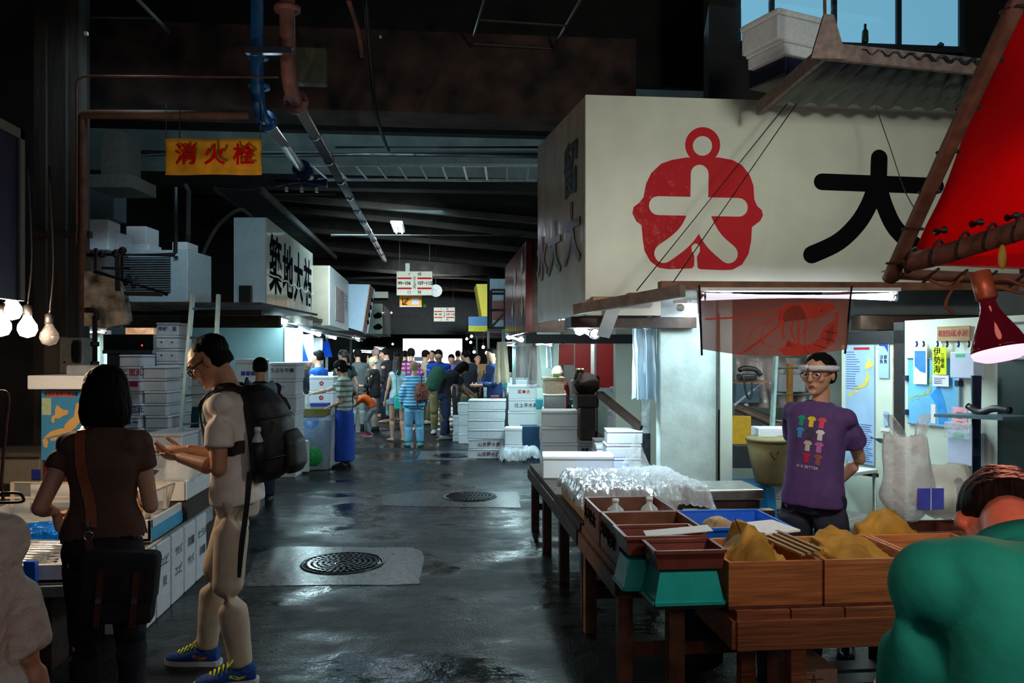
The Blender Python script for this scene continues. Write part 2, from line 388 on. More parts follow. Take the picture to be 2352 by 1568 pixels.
# ------------------------------------------------------------ floor slabs and manholes
slabm = mat('wet_concrete_slab', C(88, 92, 94), .30, bump=.12, scale=26, var=.25, vrough=.12, mottle=C(60, 64, 66))
def slab(pts, z=.004):
    P = [onZ(*p) for p in pts]; poly = []
    for i, p in enumerate(P):
        q = P[(i+1) % len(P)]
        for k in range(6):
            t = k/6; v = p.lerp(q, t); poly.append((v.x+random.uniform(-.012, .012), v.y+random.uniform(-.02, .02)))
    return struct(MB().prism(poly, z).build('floor_slab', slabm))
slab([(560, 1345), (965, 1342), (972, 1268), (950, 1258), (640, 1256), (585, 1275)])
slab([(880, 1162), (1197, 1166), (1190, 1130), (975, 1126), (880, 1138)])
slab([(960, 1056), (1095, 1056), (1100, 1036), (965, 1036)])
iron = mat('wet_cast_iron', (.020, .022, .025, 1), .22, .6, var=.4, scale=30)
def manhole(px, py, r, label):
    p = onZ(px, py); t = thing('manhole_cover', label, 'manhole cover', (p.x, p.y, .004))
    d = MB().lathe([(0, .004), (r*.93, .004), (r*.94, -.003), (r*.97, -.003)], n=48)
    d.build('disc', iron, t)
    MB().lathe([(r*.96, 0), (r*.96, .008), (r*1.03, .008), (r*1.04, 0)], n=48).build('rim', iron, t)
    k = MB()
    for ring in range(1, 7):
        n = ring*6
        for j in range(n):
            a = 2*PI*j/n+ring*.3; R = r*.9*ring/6.5
            M_ = Matrix.Translation((R*math.cos(a), R*math.sin(a), .004)) @ Matrix.Rotation(a*2.3, 4, 'Z')
            k.box((-.020, -.011, 0), (.020, .011, .006), M_)
    k.build('raised_tread', iron, t)
manhole(788, 1294, .315, 'round cast-iron manhole cover in the big grey slab nearest the white-tee man')
manhole(1079, 1141, .30, 'round manhole cover in the second concrete slab, near the long table')
manhole(1035, 1047, .28, 'small dark manhole cover in front of the printed foam boxes')

# ------------------------------------------------------------ pipes under the roof
def pipe(name, pts, r, m, label, cat='pipe', joints=(), n=14, smooth=True):
    t = thing(name, label, cat, tuple(V(pts[0])))
    o = V(pts[0]); q = [V(p)-o for p in pts]
    MB().tube(q, r, n).build('tube', m, t)
    for j in joints:
        p = V(j[0])-o; d = V(j[1]).normalized()
        MB().tube([p-d*.018, p-d*.017, p+d*.017, p+d*.018], [r*.9, r*(j[3] if len(j) > 3 else 1.7), r*(j[3] if len(j) > 3 else 1.7), r*.9], 14).build('flange', j[2] if len(j) > 2 else m, t)
    return t
bluep = mat('blue_painted_pipe', C(20, 82, 136), .35, bump=.05, var=.2)
foil = mat('steel_cladding', (.70, .72, .75, 1), .3, 1., bump=.02, scale=6, var=.08)
bz = 3.62; p0 = W(594, 250, 6.45); X0 = p0.x; Y0 = p0.y
e = smoothpts([(X0, Y0-.05, bz+.35), (X0, Y0-.02, bz+.12), (X0, Y0+.10, bz+.0), (X0, Y0+.3, bz-.0)], 5)
pipe('blue_water_pipe', [(X0, Y0-.05, 6.3)]+e, .052, bluep, 'blue painted pipe dropping from the roof and bending along the lane', joints=[((X0, Y0-.05, bz+.42), (0, 0, 1)), ((X0, Y0+.02, bz+.2), (0, 0, 1)), ((X0, Y0+.30, bz), (0, 1, 0))])
pipe('clad_water_pipe', [(X0, Y0+.3, bz), (X0, Y0+2.0, bz)], .047, foil, 'short steel-clad length of pipe continuing from the blue bend')
t = thing('pipe_valve', 'blue cast valve at the end of the steel-clad pipe', 'valve', (X0, Y0+2.1, bz))
MB().tube([(0, -.1, 0), (0, -.05, 0), (0, .2, 0), (0, .25, 0)], [.05, .10, .10, .05], 14).build('body', mat('dark_blue_casting', C(16, 34, 78), .35, var=.2), t)
MB().tube([(-.3, .08, -.12), (.25, .08, -.12)], .05, 10).build('branch', MATS['dark_blue_casting'], t)
for k in range(3): MB().tube([(-.18+k*.16, .08, -.12), (-.18+k*.16, .08, -.22)], .02, 8).build('bolt', steel, t)
g = W(665, 200, 6.5); X1, Y1, sz = g.x, g.y, 3.80
e = smoothpts([(X1, Y1-.1, sz+.55), (X1, Y1-.06, sz+.2), (X1, Y1+.05, sz+.04), (X1, Y1+.3, sz)], 5)
pinkp = mat('faded_pink_pipe', C(128, 84, 76), .55, bump=.12, scale=10, var=.3)
pipe('drop_pipe', [(X1, Y1-.1, 6.3)]+e, .062, pinkp, 'faded pinkish pipe dropping from the roof beside the blue one', joints=[((X1, Y1-.1, sz+.62), (0, 0, 1)), ((X1, Y1+.3, sz), (0, 1, 0)), ((X1, Y1-.1, sz+.9), (0, 0, 1))])
pt = [(X1, Y1+.3+k*1.03, sz) for k in range(12)]
t = pipe('long_steel_pipe', [(X1, Y1+.3, sz), (X1, Y1+11.8, sz)], .052, foil, 'long shiny steel-clad pipe running away under the roof', joints=[(p, (0, 1, 0), steel, 1.12) for p in pt])
b0 = W(565, 117, 6.3); b1 = W(672, 117, 6.3)
MB().bar(b0, b1, .05, .05).build('pipe_bracket', steel, None, label='flat grey bracket bar tying the blue and the pink pipes', cat='bracket')
bx = W(705, 150, 6.9)
o = MB().box((bx.x-.14, bx.y, bx.z-.15), (bx.x+.16, bx.y+.12, bx.z+.16), bev=.01).build('junction_box', mat('olive_grey_box', C(84, 84, 66), .6, var=.2), None, label='olive-grey metal junction box fixed beside the pink pipe', cat='junction box')
# pipe down the dark column at the left and its run across
pipe('brown_riser_pipe', smoothpts([W(192, 740, 6.2), W(190, 500, 6.2), W(190, 300, 6.2), W(190, 272, 6.2), W(197, 264, 6.2), W(215, 262, 6.2)], 4)+[W(570, 264, 6.2)], .034, rust, 'brown riser pipe turning across above the yellow hydrant banner')
pipe('thin_conduit', smoothpts([W(176, 560, 6.1), W(176, 230, 6.1), W(178, 188, 6.1), W(195, 176, 6.1), W(230, 175, 6.1)], 5)+[W(640, 177, 6.2)], .009, rust, 'thin bent conduit running beside the brown riser pipe', 'conduit')
zc = 4.02
def xpipe(name, px0, px1, py, Y, r, m, label, cat='pipe'):
    return MB().tube([onY(px0, py, Y), onY(px1, py, Y)], r, 10).build(name, m, None, label=label, cat=cat)
xpipe('cross_duct', 450, 1235, 354, 10.3, .055, foil, 'shiny metal duct crossing the lane above the cable ladder', 'duct')
xpipe('black_cross_pipe', 770, 1240, 338, 10.0, .016, blackmetal, 'thin black pipe crossing below the pale green roof panel')
xpipe('grey_cross_pipe', 280, 560, 352, 9.0, .05, foil, 'grey metal pipe crossing behind the yellow hydrant banner')
xpipe('pale_cross_pipe', 788, 1120, 637, 21.0, .06, white, 'white pipe crossing the lane behind the number board')
xpipe('thin_grey_cross_pipe', 760, 1205, 540, 14.6, .018, alu, 'thin pale pipe crossing the lane under the ceiling lamp')
xpipe('pale_thin_cross_pipe', 480, 770, 446, 13.4, .022, paleb, 'thin pale pipe crossing above the brush-lettered sign box')
xpipe('tan_cross_pipe', 1008, 1100, 665, 23.0, .045, woodpale, 'tan wooden rail crossing behind the round clock')
# cable ladder across the lane
def cable_ladder(p, q, wd, n, m, label, up=V((0, 0, 1)), rail=.035, rung=.028):
    p, q = V(p), V(q); d = (q-p); x = d.normalized().cross(up).normalized()
    t = thing('cable_ladder', label, 'cable ladder', tuple(p))
    for s_ in (-1, 1): MB().bar(x*s_*wd/2, d+x*s_*wd/2, rail*.5, rail).build('rail', m, t)
    for k in range(n):
        c0 = d*((k+.5)/n); MB().bar(c0-x*wd/2, c0+x*wd/2, rung, .012).build('rung', m, t)
    return t
l0 = onZ; 
A = W(712, 396, 10.35); B = W(1236, 398, 10.35)
cable_ladder(A, B, .85, 11, mat('galvanised', (.42, .48, .50, 1), .4, .9, var=.15), 'galvanised cable ladder crossing the lane below the duct')
gr = mat('dim_galvanised', C(96, 86, 78), .55, .5, var=.2)
cable_ladder((-3.35, 2.6, 4.75), (-3.05, 8.0, 4.75), .95, 8, gr, 'ladder-like cable rack hung under the roof above the hydrant banner')
cable_ladder((1.05, 5.2, 5.0), (.75, 9.6, 5.0), .9, 7, gr, 'ladder-like cable rack hung in the dark above the lane, left of the big sign box')
t = thing('slatted_cable_tray', 'long dark slatted tray running away above the brush-lettered sign box', 'cable tray', (-2.5, 8.4, 3.9))
pp = onX(600, 436, -2.42); qq = onX(772, 592, -2.42)
tt = V((-2.5, 8.4, 3.9)); MB().bar(pp-tt, qq-tt, .05, .09).build('rail', paleb, t)
d_ = (qq-pp)
for k in range(46):
    c0 = pp+d_*(k/46)-tt; MB().bar(c0, c0+V((-.62, 0, 0)), .05, .02).build('slat', darkconc, t)
MB().bar(pp-tt+V((-.62, 0, 0)), qq-tt+V((-.62, 0, 0)), .04, .07).build('rail', darkconc, t)
# grey tarred post edge, hanging cables
for k, (pts, r) in enumerate([([(838, -20, 7.), (850, 120, 7.2), (862, 250, 7.6), (885, 330, 8.2), (892, 346, 8.4)], .02),
                              ([(800, 0, 6.6), (822, 70, 6.8), (832, 130, 7.0)], .022)]):
    MB().tube(smoothpts([W(*p) for p in pts], 5), r, 8).build('hanging_cable', [blackmetal, rust][k], None, label=['thick black cable looping down from the dark roof over the lane', 'rust-brown hanging rod high in the dark roof'][k], cat='cable')
MB().tube(smoothpts([W(468, 620, 9.6), W(466, 585, 9.6), W(500, 520, 9.6), (W(548, 482, 9.6)), W(575, 495, 9.8)], 6), .022, 10).build('bent_grey_pipe', paleb, None, label='bent grey pipe rising beside the white wall-mounted sign box', cat='pipe')
pc = W(431, 330+200, 9.9); MB().tube([W(431, 640, 9.9), W(433, 440, 9.9), W(425, 424, 9.9)], .03, 10).build('grey_vertical_pipe', paleb, None, label='grey upright pipe behind the condenser unit', cat='pipe')
# small lit ceiling lamp in the middle of the roof
def ceiling_tube(px, py, d, L, wd, label, power, name='ceiling_lamp', col=(.80, .86, 1), m=tubewhite, aim=None):
    p = W(px, py, d); t = thing(name, label, 'lamp', tuple(p))
    MB().box((-wd/2, -L/2, .0), (wd/2, L/2, .05), bev=.01).build('housing', white, t)
    for s_ in (-.25, .25): MB().tube([(s_*wd, -L/2+.03, -.012), (s_*wd, L/2-.03, -.012)], .016, 8).build('tube', m, t)
    l = light('lamp_light', (0, 0, -.05), power, col, (wd, L)); l.parent = t
    return t
ceiling_tube(914, 524, 15.0, 1.1, .22, 'lit twin-tube lamp hanging alone under the dark roof', 12)
# small bright specks
for px, py, d in ((198, 77, 6), (874, 85, 8)):
    p = W(px, py, d); MB().box(p-V((.012,)*3), p+V((.012,)*3)).build('porcelain_insulator', paper, None, label='tiny pale insulator on the dark roof %s' % ('above the blue board' if px < 500 else 'above the long steel pipe'), cat='insulator')

# ------------------------------------------------------------ hanging signs over the lane
redp = mat('red_paint', C(190, 6, 26), .7, ior=1.15, var=.05)
signw = mat('sign_cream_white', C(206, 208, 190), .6, var=.03)
def lane_sign(px, py, d, wpx, hpx, lines, label):
    p = W(px, py, d); k = d/FPX; wd, h = wpx*k, hpx*k
    t = thing('number_board', label, 'sign', tuple(p), -ANG)
    MB().box((-wd/2, 0, -h/2), (wd/2, .04, h/2), bev=.005).build('panel', signw, t)
    F = lambda x, z: basis((x*wd, -.003, z*h), (1, 0, 0), (0, 0, 1))
    for z in (.21, -.21):
        for x0, x1 in ((-.48, -.08), (.08, .48)): MB().box((x0*wd, -.004, z*h-.035*h), (x1*wd, 0, z*h+.035*h)).build('red_band', redp, t)
    text(lines[0], F(-.15, .37), h*.17, inkblack, t); text('棟', F(.14, .37), h*.17, inkblack, t)
    text(lines[3], F(-.15, -.38), h*.17, inkblack, t); text('棟', F(.14, -.38), h*.17, inkblack, t)
    text(lines[1], F(-.285, 0), h*.19, inkblack, t, sx=.92, bold=.004); text(lines[2], F(.285, 0), h*.19, inkblack, t, sx=.92, bold=.004)
    text('第\n七\n大\n通\n路', F(0, .02), h*.13, inkblack, t, ls=.75)
    for s_ in (-.42, .42): MB().tube([(s_*wd, .02, h/2), (s_*wd, .02, 4.9-p.z)], .008, 6).build('hanger', alu, t)
lane_sign(952, 650.5, 19.6, 82, 55, ('イ', '99−106', '107−112', 'ロ'), 'white number board reading 99-106 and 107-112 over the lane')
lane_sign(1020.5, 722, 33, 48.5, 32, ('ハ', '99−105', '107−110', '二'), 'small distant number board with red bands over the lane')
p = W(943, 691, 20.2); t = thing('direction_sign', 'orange arrow sign hung under the number board', 'sign', tuple(p), -ANG)
MB().box((-.28, 0, -.13), (.28, .03, .135)).build('panel', mat('orange_sign', C(250, 165, 20), .5, var=.03), t)
MB().box((-.28, -.002, -.15), (.28, .03, -.125)).build('pale_edge', white, t)
MB().box((.03, -.004, -.09), (.21, 0, .09)).build('white_square', paper, t)
F = basis((0, -.004, 0), (1, 0, 0), (0, 0, 1))
for pl in ([(-.20, -.09), (-.09, -.09)], [(-.20, -.09), (-.20, .06)], [(-.19, -.08), (-.07, .08)], [(-.15, -.08), (-.05, .04)]): MB().prism(stroke2(pl, .02), .002, F).build('arrow', inkblack, t)
p = W(968, 697, 21); MB().box((p.x-.1, p.y, p.z-.09), (p.x+.12, p.y+.02, p.z+.1)).build('exit_sign', mat('green_sign', C(90, 160, 30), .5), None, label='small green sign peeking from behind the orange arrow sign', cat='sign')
p = W(1001, 667, 22); t = thing('round_clock', 'round white wall clock hanging beside the number board', 'clock', tuple(p), -ANG)
Mc = Matrix.Rotation(PI/2, 4, 'X')
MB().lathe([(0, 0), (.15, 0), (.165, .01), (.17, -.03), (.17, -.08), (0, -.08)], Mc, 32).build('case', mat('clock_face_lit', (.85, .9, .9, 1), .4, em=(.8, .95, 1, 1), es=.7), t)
for a in range(12): MB().box((-.004, -.012, .115), (.004, -.009, .135), Matrix.Rotation(a*PI/6, 4, 'Y')).build('hour_mark', inkblue, t)
for a, L in ((300, .075), (120, .03), (298, .11)): MB().box((-.004, -.014, 0), (.004, -.011, L), Matrix.Rotation(math.radians(a), 4, 'Y')).build('hand', inkblack, t)
MB().tube([(0, -.04, .17), (0, -.04, 1.2)], .006, 6).build('hanger', alu, t)
p = W(936, 614, 19.8); MB().tube([p+V((0, 0, -.12)), p+V((0, 0, .1))], .055, 12).build('ceiling_speaker', white, None, label='white cylindrical fitting above the number board', cat='fitting')
# lit office windows in the far wall
for k, px in enumerate((866, 882)):
    p = W(px+2, 677, 38); struct(MB().box((p.x-.16, p.y-.05, p.z-.15), (p.x+.16, p.y, p.z+.15)).build('window_%d' % (k+3), mat('dim_lit_window', (.4, .5, .45, 1), .4, em=(.35, .42, .36, 1), es=.4)))

# yellow hydrant banner
p = W(490, 360, 6.1); k = 6.1/FPX; wd, h = 221*k, 82*k
t = thing('hydrant_banner', 'dim yellow cloth banner with red characters hung from the brown pipe', 'banner', tuple(p), -ANG)
MB().grid(lambda u, v: ((u-.5)*wd, .012*math.sin(u*9+v*3)+.008*math.sin(v*11), (v-.5)*h), 24, 8, .004).build('cloth', mat('yellow_cloth', C(206, 150, 20), .8, bump=.1, scale=9, var=.2), t)
for i, ch in enumerate('消火栓'): text(ch, basis(((-.27+i*.30)*wd, -.034, 0), (1, 0, 0), (0, 0, 1)), h*.62, redp, t, bold=.003)
for s_ in (-.49, -.35, .49): MB().tube([(s_*wd, 0, h/2), (s_*wd, 0, h/2+.27)], .004, 6).build('cord', blackmetal, t)
# ============================================================ RIGHT SIDE
def onLine(px, py, A, B):
    """point on the vertical plane through A and B seen at the pixel"""
    u = (px-1176)/FPX; dx, dy = SA+CA*u, CA-SA*u; ex, ey = B.x-A.x, B.y-A.y
    d = (A.x*ey-A.y*ex)/(dx*ey-dy*ex)
    return W(px, py, d)
def poly_on(pts, pl):
    """outline measured on a plane -> world matrix and local 2D outline; pl: (origin, xdir)"""
    o, xd = pl; M_ = basis(o, xd, (0, 0, 1)); Mi = M_.inverted()
    A = V(o); B = V(o)+V(xd)
    return M_, [tuple((Mi @ onLine(px, py, A, B))[:2]) for px, py in pts]
struct(MB().box((-6.2, 9.5, 4.9), (6.2, 9.6, 6.4)).build('gap_screen', soot))  # dark board added to cover the bright roof gap above the beam

# ---- the big sign box
SY = 5.92
t = thing('shop_sign_box', 'big cream sign box with red emblem and black brush character above the crustacean stall', 'shop sign', (1.11, SY, 1.94))
T0 = V((1.11, SY, 1.94)); zt = 3.60; xr = 4.6
sc_ = mat('cream_sign_face', C(206, 212, 196), .38, bump=.04, scale=2.5, var=.08, detail=6)
o = MB(); poly = [(0, 0), (onY(1518, 700, SY).x-1.11, 0), (onY(1518, 700, SY).x-1.11, .23), (xr-1.11, .23), (xr-1.11, zt-1.94), (0, zt-1.94)]
o.prism(poly, .04, basis((0, .04, 0), (1, 0, 0), (0, 0, 1)))
o.build('front_panel', sc_, t)
S1 = V((1.11, SY, 0)); S2 = V((.95, 7.53, 0))
o = MB(); o.add([V((a.x, a.y, z))-T0+V((dx, 0, 0)) for dx in (0, .03) for a, z in ((S1+V((0, .045, 0)), 1.94), (S2, 1.95), (S2, 3.62), (S1+V((0, .045, 0)), 3.60))], [[0,1,2,3],[7,6,5,4],[0,4,5,1],[1,5,6,2],[2,6,7,3],[3,7,4,0]])
side = o.build('side_tarpaulin', mat('glossy_grey_vinyl', C(150, 148, 142), .22, bump=.45, scale=5, var=.15, stretch=(1, 1, .35)), t)
o = MB(); o.box((0, .045, zt-1.97), (xr-1.11, 1.6, zt-1.94)); o.box((0, 1.62, .05), (xr-1.11, 1.66, zt-1.94)); o.build('top_board', wooddark, t)
Tm = Matrix.Translation(-T0)
def sgn(pts, off, name, m, parent=t, fill=None, th=.002):
    M_, P = poly_on(pts, (V((1.11, SY-off, 1.94)), V((1, 0, 0))))
    if fill: P = fill(P)
    return MB().prism(P[::-1], th, Tm @ M_).build(name, m, parent)
def q(pts): return [(1200+x/2.0417, y/2.0417) for x, y in pts]
ring = [(845+82*math.cos(a*PI/16), 680+84*math.sin(a*PI/16)) for a in range(32)]
sgn(q(ring)[::-1], .001, 'emblem_ring', redp)
body = [(770,738),(920,738),(985,750),(1030,775),(1065,820),(1083,870),(1087,935),(1100,965),(1122,985),(1128,1010),(1115,1035),(1076,1065),(1072,1130),(1060,1190),(1030,1240),(985,1264),(940,1266),(835,1262),(822,1255),(818,1205),(832,1178),(832,1155),(820,1142),(806,1142),(793,1155),(793,1175),(806,1200),(805,1245),(795,1258),(690,1262),(640,1255),(600,1225),(572,1175),(565,1120),(558,1055),(535,1038),(516,1000),(522,970),(548,950),(568,925),(580,860),(605,810),(650,768),(700,750)]
sgn(q(body)[::-1] if False else q(body), .002, 'emblem_body', redp)
creampaint = sc_
inner = [(844+45*math.cos(a*PI/12), 684+46*math.sin(a*PI/12)) for a in range(24)]
sgn(q(inner), .005, 'emblem_hole', creampaint)
def ssk(pts, w_, off, name, m):
    M_, P = poly_on(q(pts), (V((1.11, SY-off, 1.94)), V((1, 0, 0))))
    wr = w_/2.0417*6.5/FPX
    if len(P) > 2: P = [(v.x, v.y) for v in smoothpts([(a, b, 0) for a, b in P], 6)]
    return MB().prism(stroke2(P, wr), .002, Tm @ M_).build(name, m, t)
for i_, (pts, w_) in enumerate([([(831, 815), (828, 980)], 80), ([(636, 964), (1014, 972)], 82), ([(826, 985), (790, 1070), (740, 1130), (662, 1188)], 84), ([(826, 985), (862, 1070), (905, 1135), (966, 1190)], 84)]):
    ssk(pts, w_, .006+i_*.0004, 'emblem_stroke', creampaint)
for i_, (pts, w_) in enumerate([([(1673, 742), (1668, 905)], 78), ([(1404, 852), (1940, 872)], 74), ([(1655, 880), (1625, 960), (1570, 1050), (1480, 1135), (1356, 1194)], 78), ([(1672, 880), (1700, 970), (1750, 1070), (1840, 1150), (1960, 1205)], 78)]):
    ssk(pts, w_, .002+i_*.0004, 'brush_stroke', inkblack)
# clear protective film patches on the sign
film = mat('clear_film', (.9, .92, .92, 1), .12, alpha=.014, bump=.6, scale=12)
for pts in ([(490,1280),(500,960),(540,705),(690,700),(770,590),(985,595),(985,720),(1165,715),(1165,1000),(1120,1280)],):
    sgn(q(pts)[::-1], .009, 'clear_film', film, th=.001)
# brush characters on the side tarpaulin
sd = (S2-S1); so = S1+sd*.02+V((-.006, 0, 1.95))
Ms = Tm @ basis(so, -sd, (0, 0, 1))
L = sd.length
for ch, f_, z, s_ in (('大', .22, .62, .52), ('留', .24, 1.15, .45), ('大', .58, .58, .48), ('水', .86, .55, .42)):
    text(ch, Ms @ Matrix.Translation((-L*f_, z, 0)), s_, mat('faded_ink', C(52, 56, 62), .3) if f_ < .8 else mat('faded_red_ink', C(120, 60, 66), .4), t, bold=.012)
# ---- cords tied from the sign down to the beam
for a, b, L_ in (((1808, 238, 5.75), (1462, 668, 5.3), 'left'), ((1828, 240, 5.75), (1546, 648, 5.3), 'right')):
    MB().tube([W(*a), W(*b)], .004, 6).build('twisted_cord', blackmetal, None, label='thin twisted cord slanting across the red emblem, %s of the two' % L_, cat='cord')
MB().tube(smoothpts([W(2012, 246, 5.75), W(2045, 340, 5.6), W(2075, 430, 4.8), W(2108, 492, 2.95)], 4), .003, 6).build('twisted_cord', blackmetal, None, label='thin cord slanting over the black brush character to the awning pole', cat='cord')
# ---- corrugated awning above the sign
cor = ribs(mat('corrugated_dark_sheet', C(44, 54, 58), .45, .4, var=.25), .14, 'X', .03, 1.)
t = thing('corrugated_shelf', 'corrugated steel platform on an angle-iron frame above the cream sign box', 'platform', (1.9, 5.2, 3.6))
o = MB(); K0 = V((1.9, 5.2, 3.6)); 
a, b, c_, d_ = W(1742, 240, 5.75), W(1895, 118, 4.75), W(2330, 152, 4.95), W(2330, 262, 6.0)
o.grid(lambda u, v: (a.lerp(d_, u)).lerp(b.lerp(c_, u), v)-K0+V((0, 0, .025*(1 if int(u*48) % 4 in (1, 2) else 0))), 48, 2, .01)
o.build('corrugated_sheet', cor, t)
o = MB().bar(b-K0, c_-K0+V((.9, .2, 0)), .03, .10); o.build('front_angle', mat('dirty_angle_iron', C(120, 104, 98), .6, .3, bump=.1, var=.3), t)
MB().bar(a-K0+V((0, 0, -.03)), b-K0, .03, .09).build('end_angle', MATS['dirty_angle_iron'], t)
MB().prism([(-.11, -.08), (.11, -.08), (.03, .18), (-.03, .18)], .02, basis(b-K0+V((0, -.03, .02)), (1, 0, 0), (0, 0, 1))).build('gusset_plate', MATS['dirty_angle_iron'], t)
MB().tube([b-K0+V((0, 0, .15)), b-K0+V((.0, .05, 2.0))], .010, 8).build('hanging_rod', rust, t)
for i, (l, r, ty, by, d, m, nm, lb) in enumerate([(1718, 1868, 52, 120, 5.6, foam2, 'foam_box', 'foam box tilted on the platform under the lit windows'), (1738, 1852, 118, 150, 5.6, foam2, 'foam_box', 'thin foam box with red print wedged under the tilted one'), (1742, 1846, 142, 196, 5.65, mat('dark_blue_crate', C(16, 26, 48), .4), 'plastic_crate', 'dark blue crate at the bottom of the pile left of the platform')]):
    p = W((l+r)/2, by, d); k = d/FPX
    b = thing(nm, lb, 'box' if nm == 'foam_box' else 'crate', tuple(p), .35)
    wd, h = (r-l)*k*.85, (by-ty)*k
    if nm == 'foam_box':
        MB().box((-wd/2, -.18, 0), (wd/2, .18, h*.8), bev=.012).build('body', m, b); MB().box((-wd/2-.01, -.19, h*.8), (wd/2+.01, .19, h), bev=.012).build('lid', m, b)
    else:
        MB().box((-wd/2, -.18, 0), (wd/2, .18, h*.9), bev=.01).build('body', m, b); MB().box((-wd/2-.015, -.195, h*.86), (wd/2+.015, .195, h*.98), bev=.008).build('rim', m, b)
# small bottle & can on the platform
for px, py, hh, nm, lb in ((1987, 98, .16, 'bottle', 'small dark bottle standing before the lit office windows'), (2160, 107, .035, 'cap', 'small dark lid lying on the window ledge')):
    p = W(px, py, 6.9)
    MB().lathe([(0, 0), (.026, 0), (.028, .02), (.026, hh*.6), (.012, hh*.75), (.012, hh), (0, hh)], Matrix.Translation(p) ).build(nm, mat('dark_bottle', (.03, .05, .04, 1), .2), None, label=lb, cat=nm)
# ---- lit office windows upper right
winm = mat('frosted_lit_window', (.25, .45, .6, 1), .4, em=(.16, .45, .64, 1), es=.74, bump=.2, scale=2)
wY = 7.4
wx0, wx1 = onY(1702, 60, wY).x, onY(2205, 60, wY).x; zb = onY(1900, 100, wY).z
for i, (l, r) in enumerate(((1704, 1765), (1771, 1908), (1920, 2056), (2067, 2200))):
    x0, x1 = onY(l, 0, wY).x, onY(r, 0, wY).x
    f = struct(MB().box((x0, wY, zb), (x1, wY+.02, 6.0)).build('window_%d' % (i+5), winm))
    MB().box((x1, wY-.03, zb-.06), (x1+.05, wY+.04, 6.0)).build('mullion', mat('window_frame_dark', C(40, 52, 64), .5), f)
    MB().box((x0, wY-.05, zb-.06), (x1+.05, wY+.04, zb)).build('window_sill', MATS['window_frame_dark'], f)
struct(MB().box((wx0-.3, wY+.05, 3.9), (6.2, wY+.2, 6.4)).build('wall_office', soot))
light('office_window_light', (3.2, wY-.1, 5.2), 7, (.45, .78, 1), (2.2, 1.0), aim=(3.0, 4.0, 3.2))

# ============================================================ THE STALL
pale = mat('pale_green_white_wall', C(206, 222, 208), .5, bump=.06, scale=3.5, var=.07, detail=6)
pillm = mat('rough_white_plaster', C(196, 216, 212), .75, bump=.35, scale=7, var=.12, detail=8)
x0, x1 = onY(1516, 800, 6.1).x, onY(1646, 800, 6.1).x
struct(MB().box((x0, 6.1, 0), (x1, 6.22, 2.45), bev=.01).build('wall_pillar', pillm))
x2, x3 = onY(1655, 800, 6.05).x, onY(1682, 800, 6.05).x
struct(MB().box((x2, 6.05, 0), (x3, 6.25, 2.45)).build('door_post', pale))
MB().tube([onY(1649, 720, 6.05)+V((0, -.02, 0)), onY(1649, 1160, 6.05)+V((0, -.02, 0))], .008, 6).build('wall_cable', blackmetal, None, label='dark cable running down the edge of the plaster pillar', cat='cable')
LA, LB = W(1925, 812, 6.7), W(2420, 812, 4.95)
ld = (LB-LA).normalized(); ln = V((ld.y, -ld.x, 0))      # ln points to the room side (towards the camera)
if ln.dot(V((0, 1, 0))) > 0: ln = -ln
def wl(px, py, off=0.): return onLine(px, py, LA, LB)+ln*off
def wallbox(name, l, r, ty, by, off, th, m, parent=None, bev=0., **kw):
    """flat thing on the slanting cold-room wall"""
    c0 = wl((l+r)/2, (ty+by)/2); a = wl(l, (ty+by)/2); b = wl(r, (ty+by)/2); wd = (b-a).length
    zt_, zb_ = wl((l+r)/2, ty).z, wl((l+r)/2, by).z
    M_ = basis(c0+ln*off, ld, (0, 0, 1))
    return MB().box((-wd/2, zb_-c0.z, 0), (wd/2, zt_-c0.z, th), M_, bev).build(name, m, parent, **kw), M_, wd, zt_-zb_
# cold room walls
e0, e1 = wl(2078, 800), wl(2420, 800); ztop = 1.90
o = MB(); o.bar(e0.xy.to_3d()-ln*.06+V((0, 0, ztop/2)), e1.xy.to_3d()-ln*.06+V((0, 0, ztop/2)), .12, ztop)
struct(o.build('wall_cold_room', pale))
dk = mat('black_door_frame', (.016, .018, .02, 1), .5, var=.2)
o = MB(); a = wl(2055, 800); b = wl(2078, 800)
o.bar(a.xy.to_3d()-ln*.05+V((0, 0, .94)), b.xy.to_3d()-ln*.05+V((0, 0, .94)), .12, 1.9); f = struct(o.build('door_frame', dk))
z_ = wl(2000, 775).z
o = MB(); o.bar(wl(1900, 775).xy.to_3d()-ln*.05+V((0, 0, z_)), wl(2078, 775).xy.to_3d()-ln*.05+V((0, 0, z_)), .12, .10); o.build('lintel', dk, f)
o, Md, dw, dh = wallbox('door_1', 1928, 2056, 783, 1330, -.08, .07, pale, bev=.006); struct(o)
D = o
o, _, _, _ = wallbox('worn_edge', 2048, 2057, 783, 1330, -.02, .012, mat('worn_edge', C(170, 150, 130), .7, var=.25, scale=14), D)
o, _, _, _ = wallbox('latch_plate', 2055, 2074, 1000, 1018, .02, .02, steel, D)
h0, h1 = wl(2008, 1004, .03), wl(2056, 1016, .04)
MB().tube([h0, h0.lerp(h1, .5)+V((0, 0, -.005)), h1], [.007, .020, .010], 8).build('door_handle', mat('dark_worn_metal', (.10, .11, .11, 1), .35, .9), D)
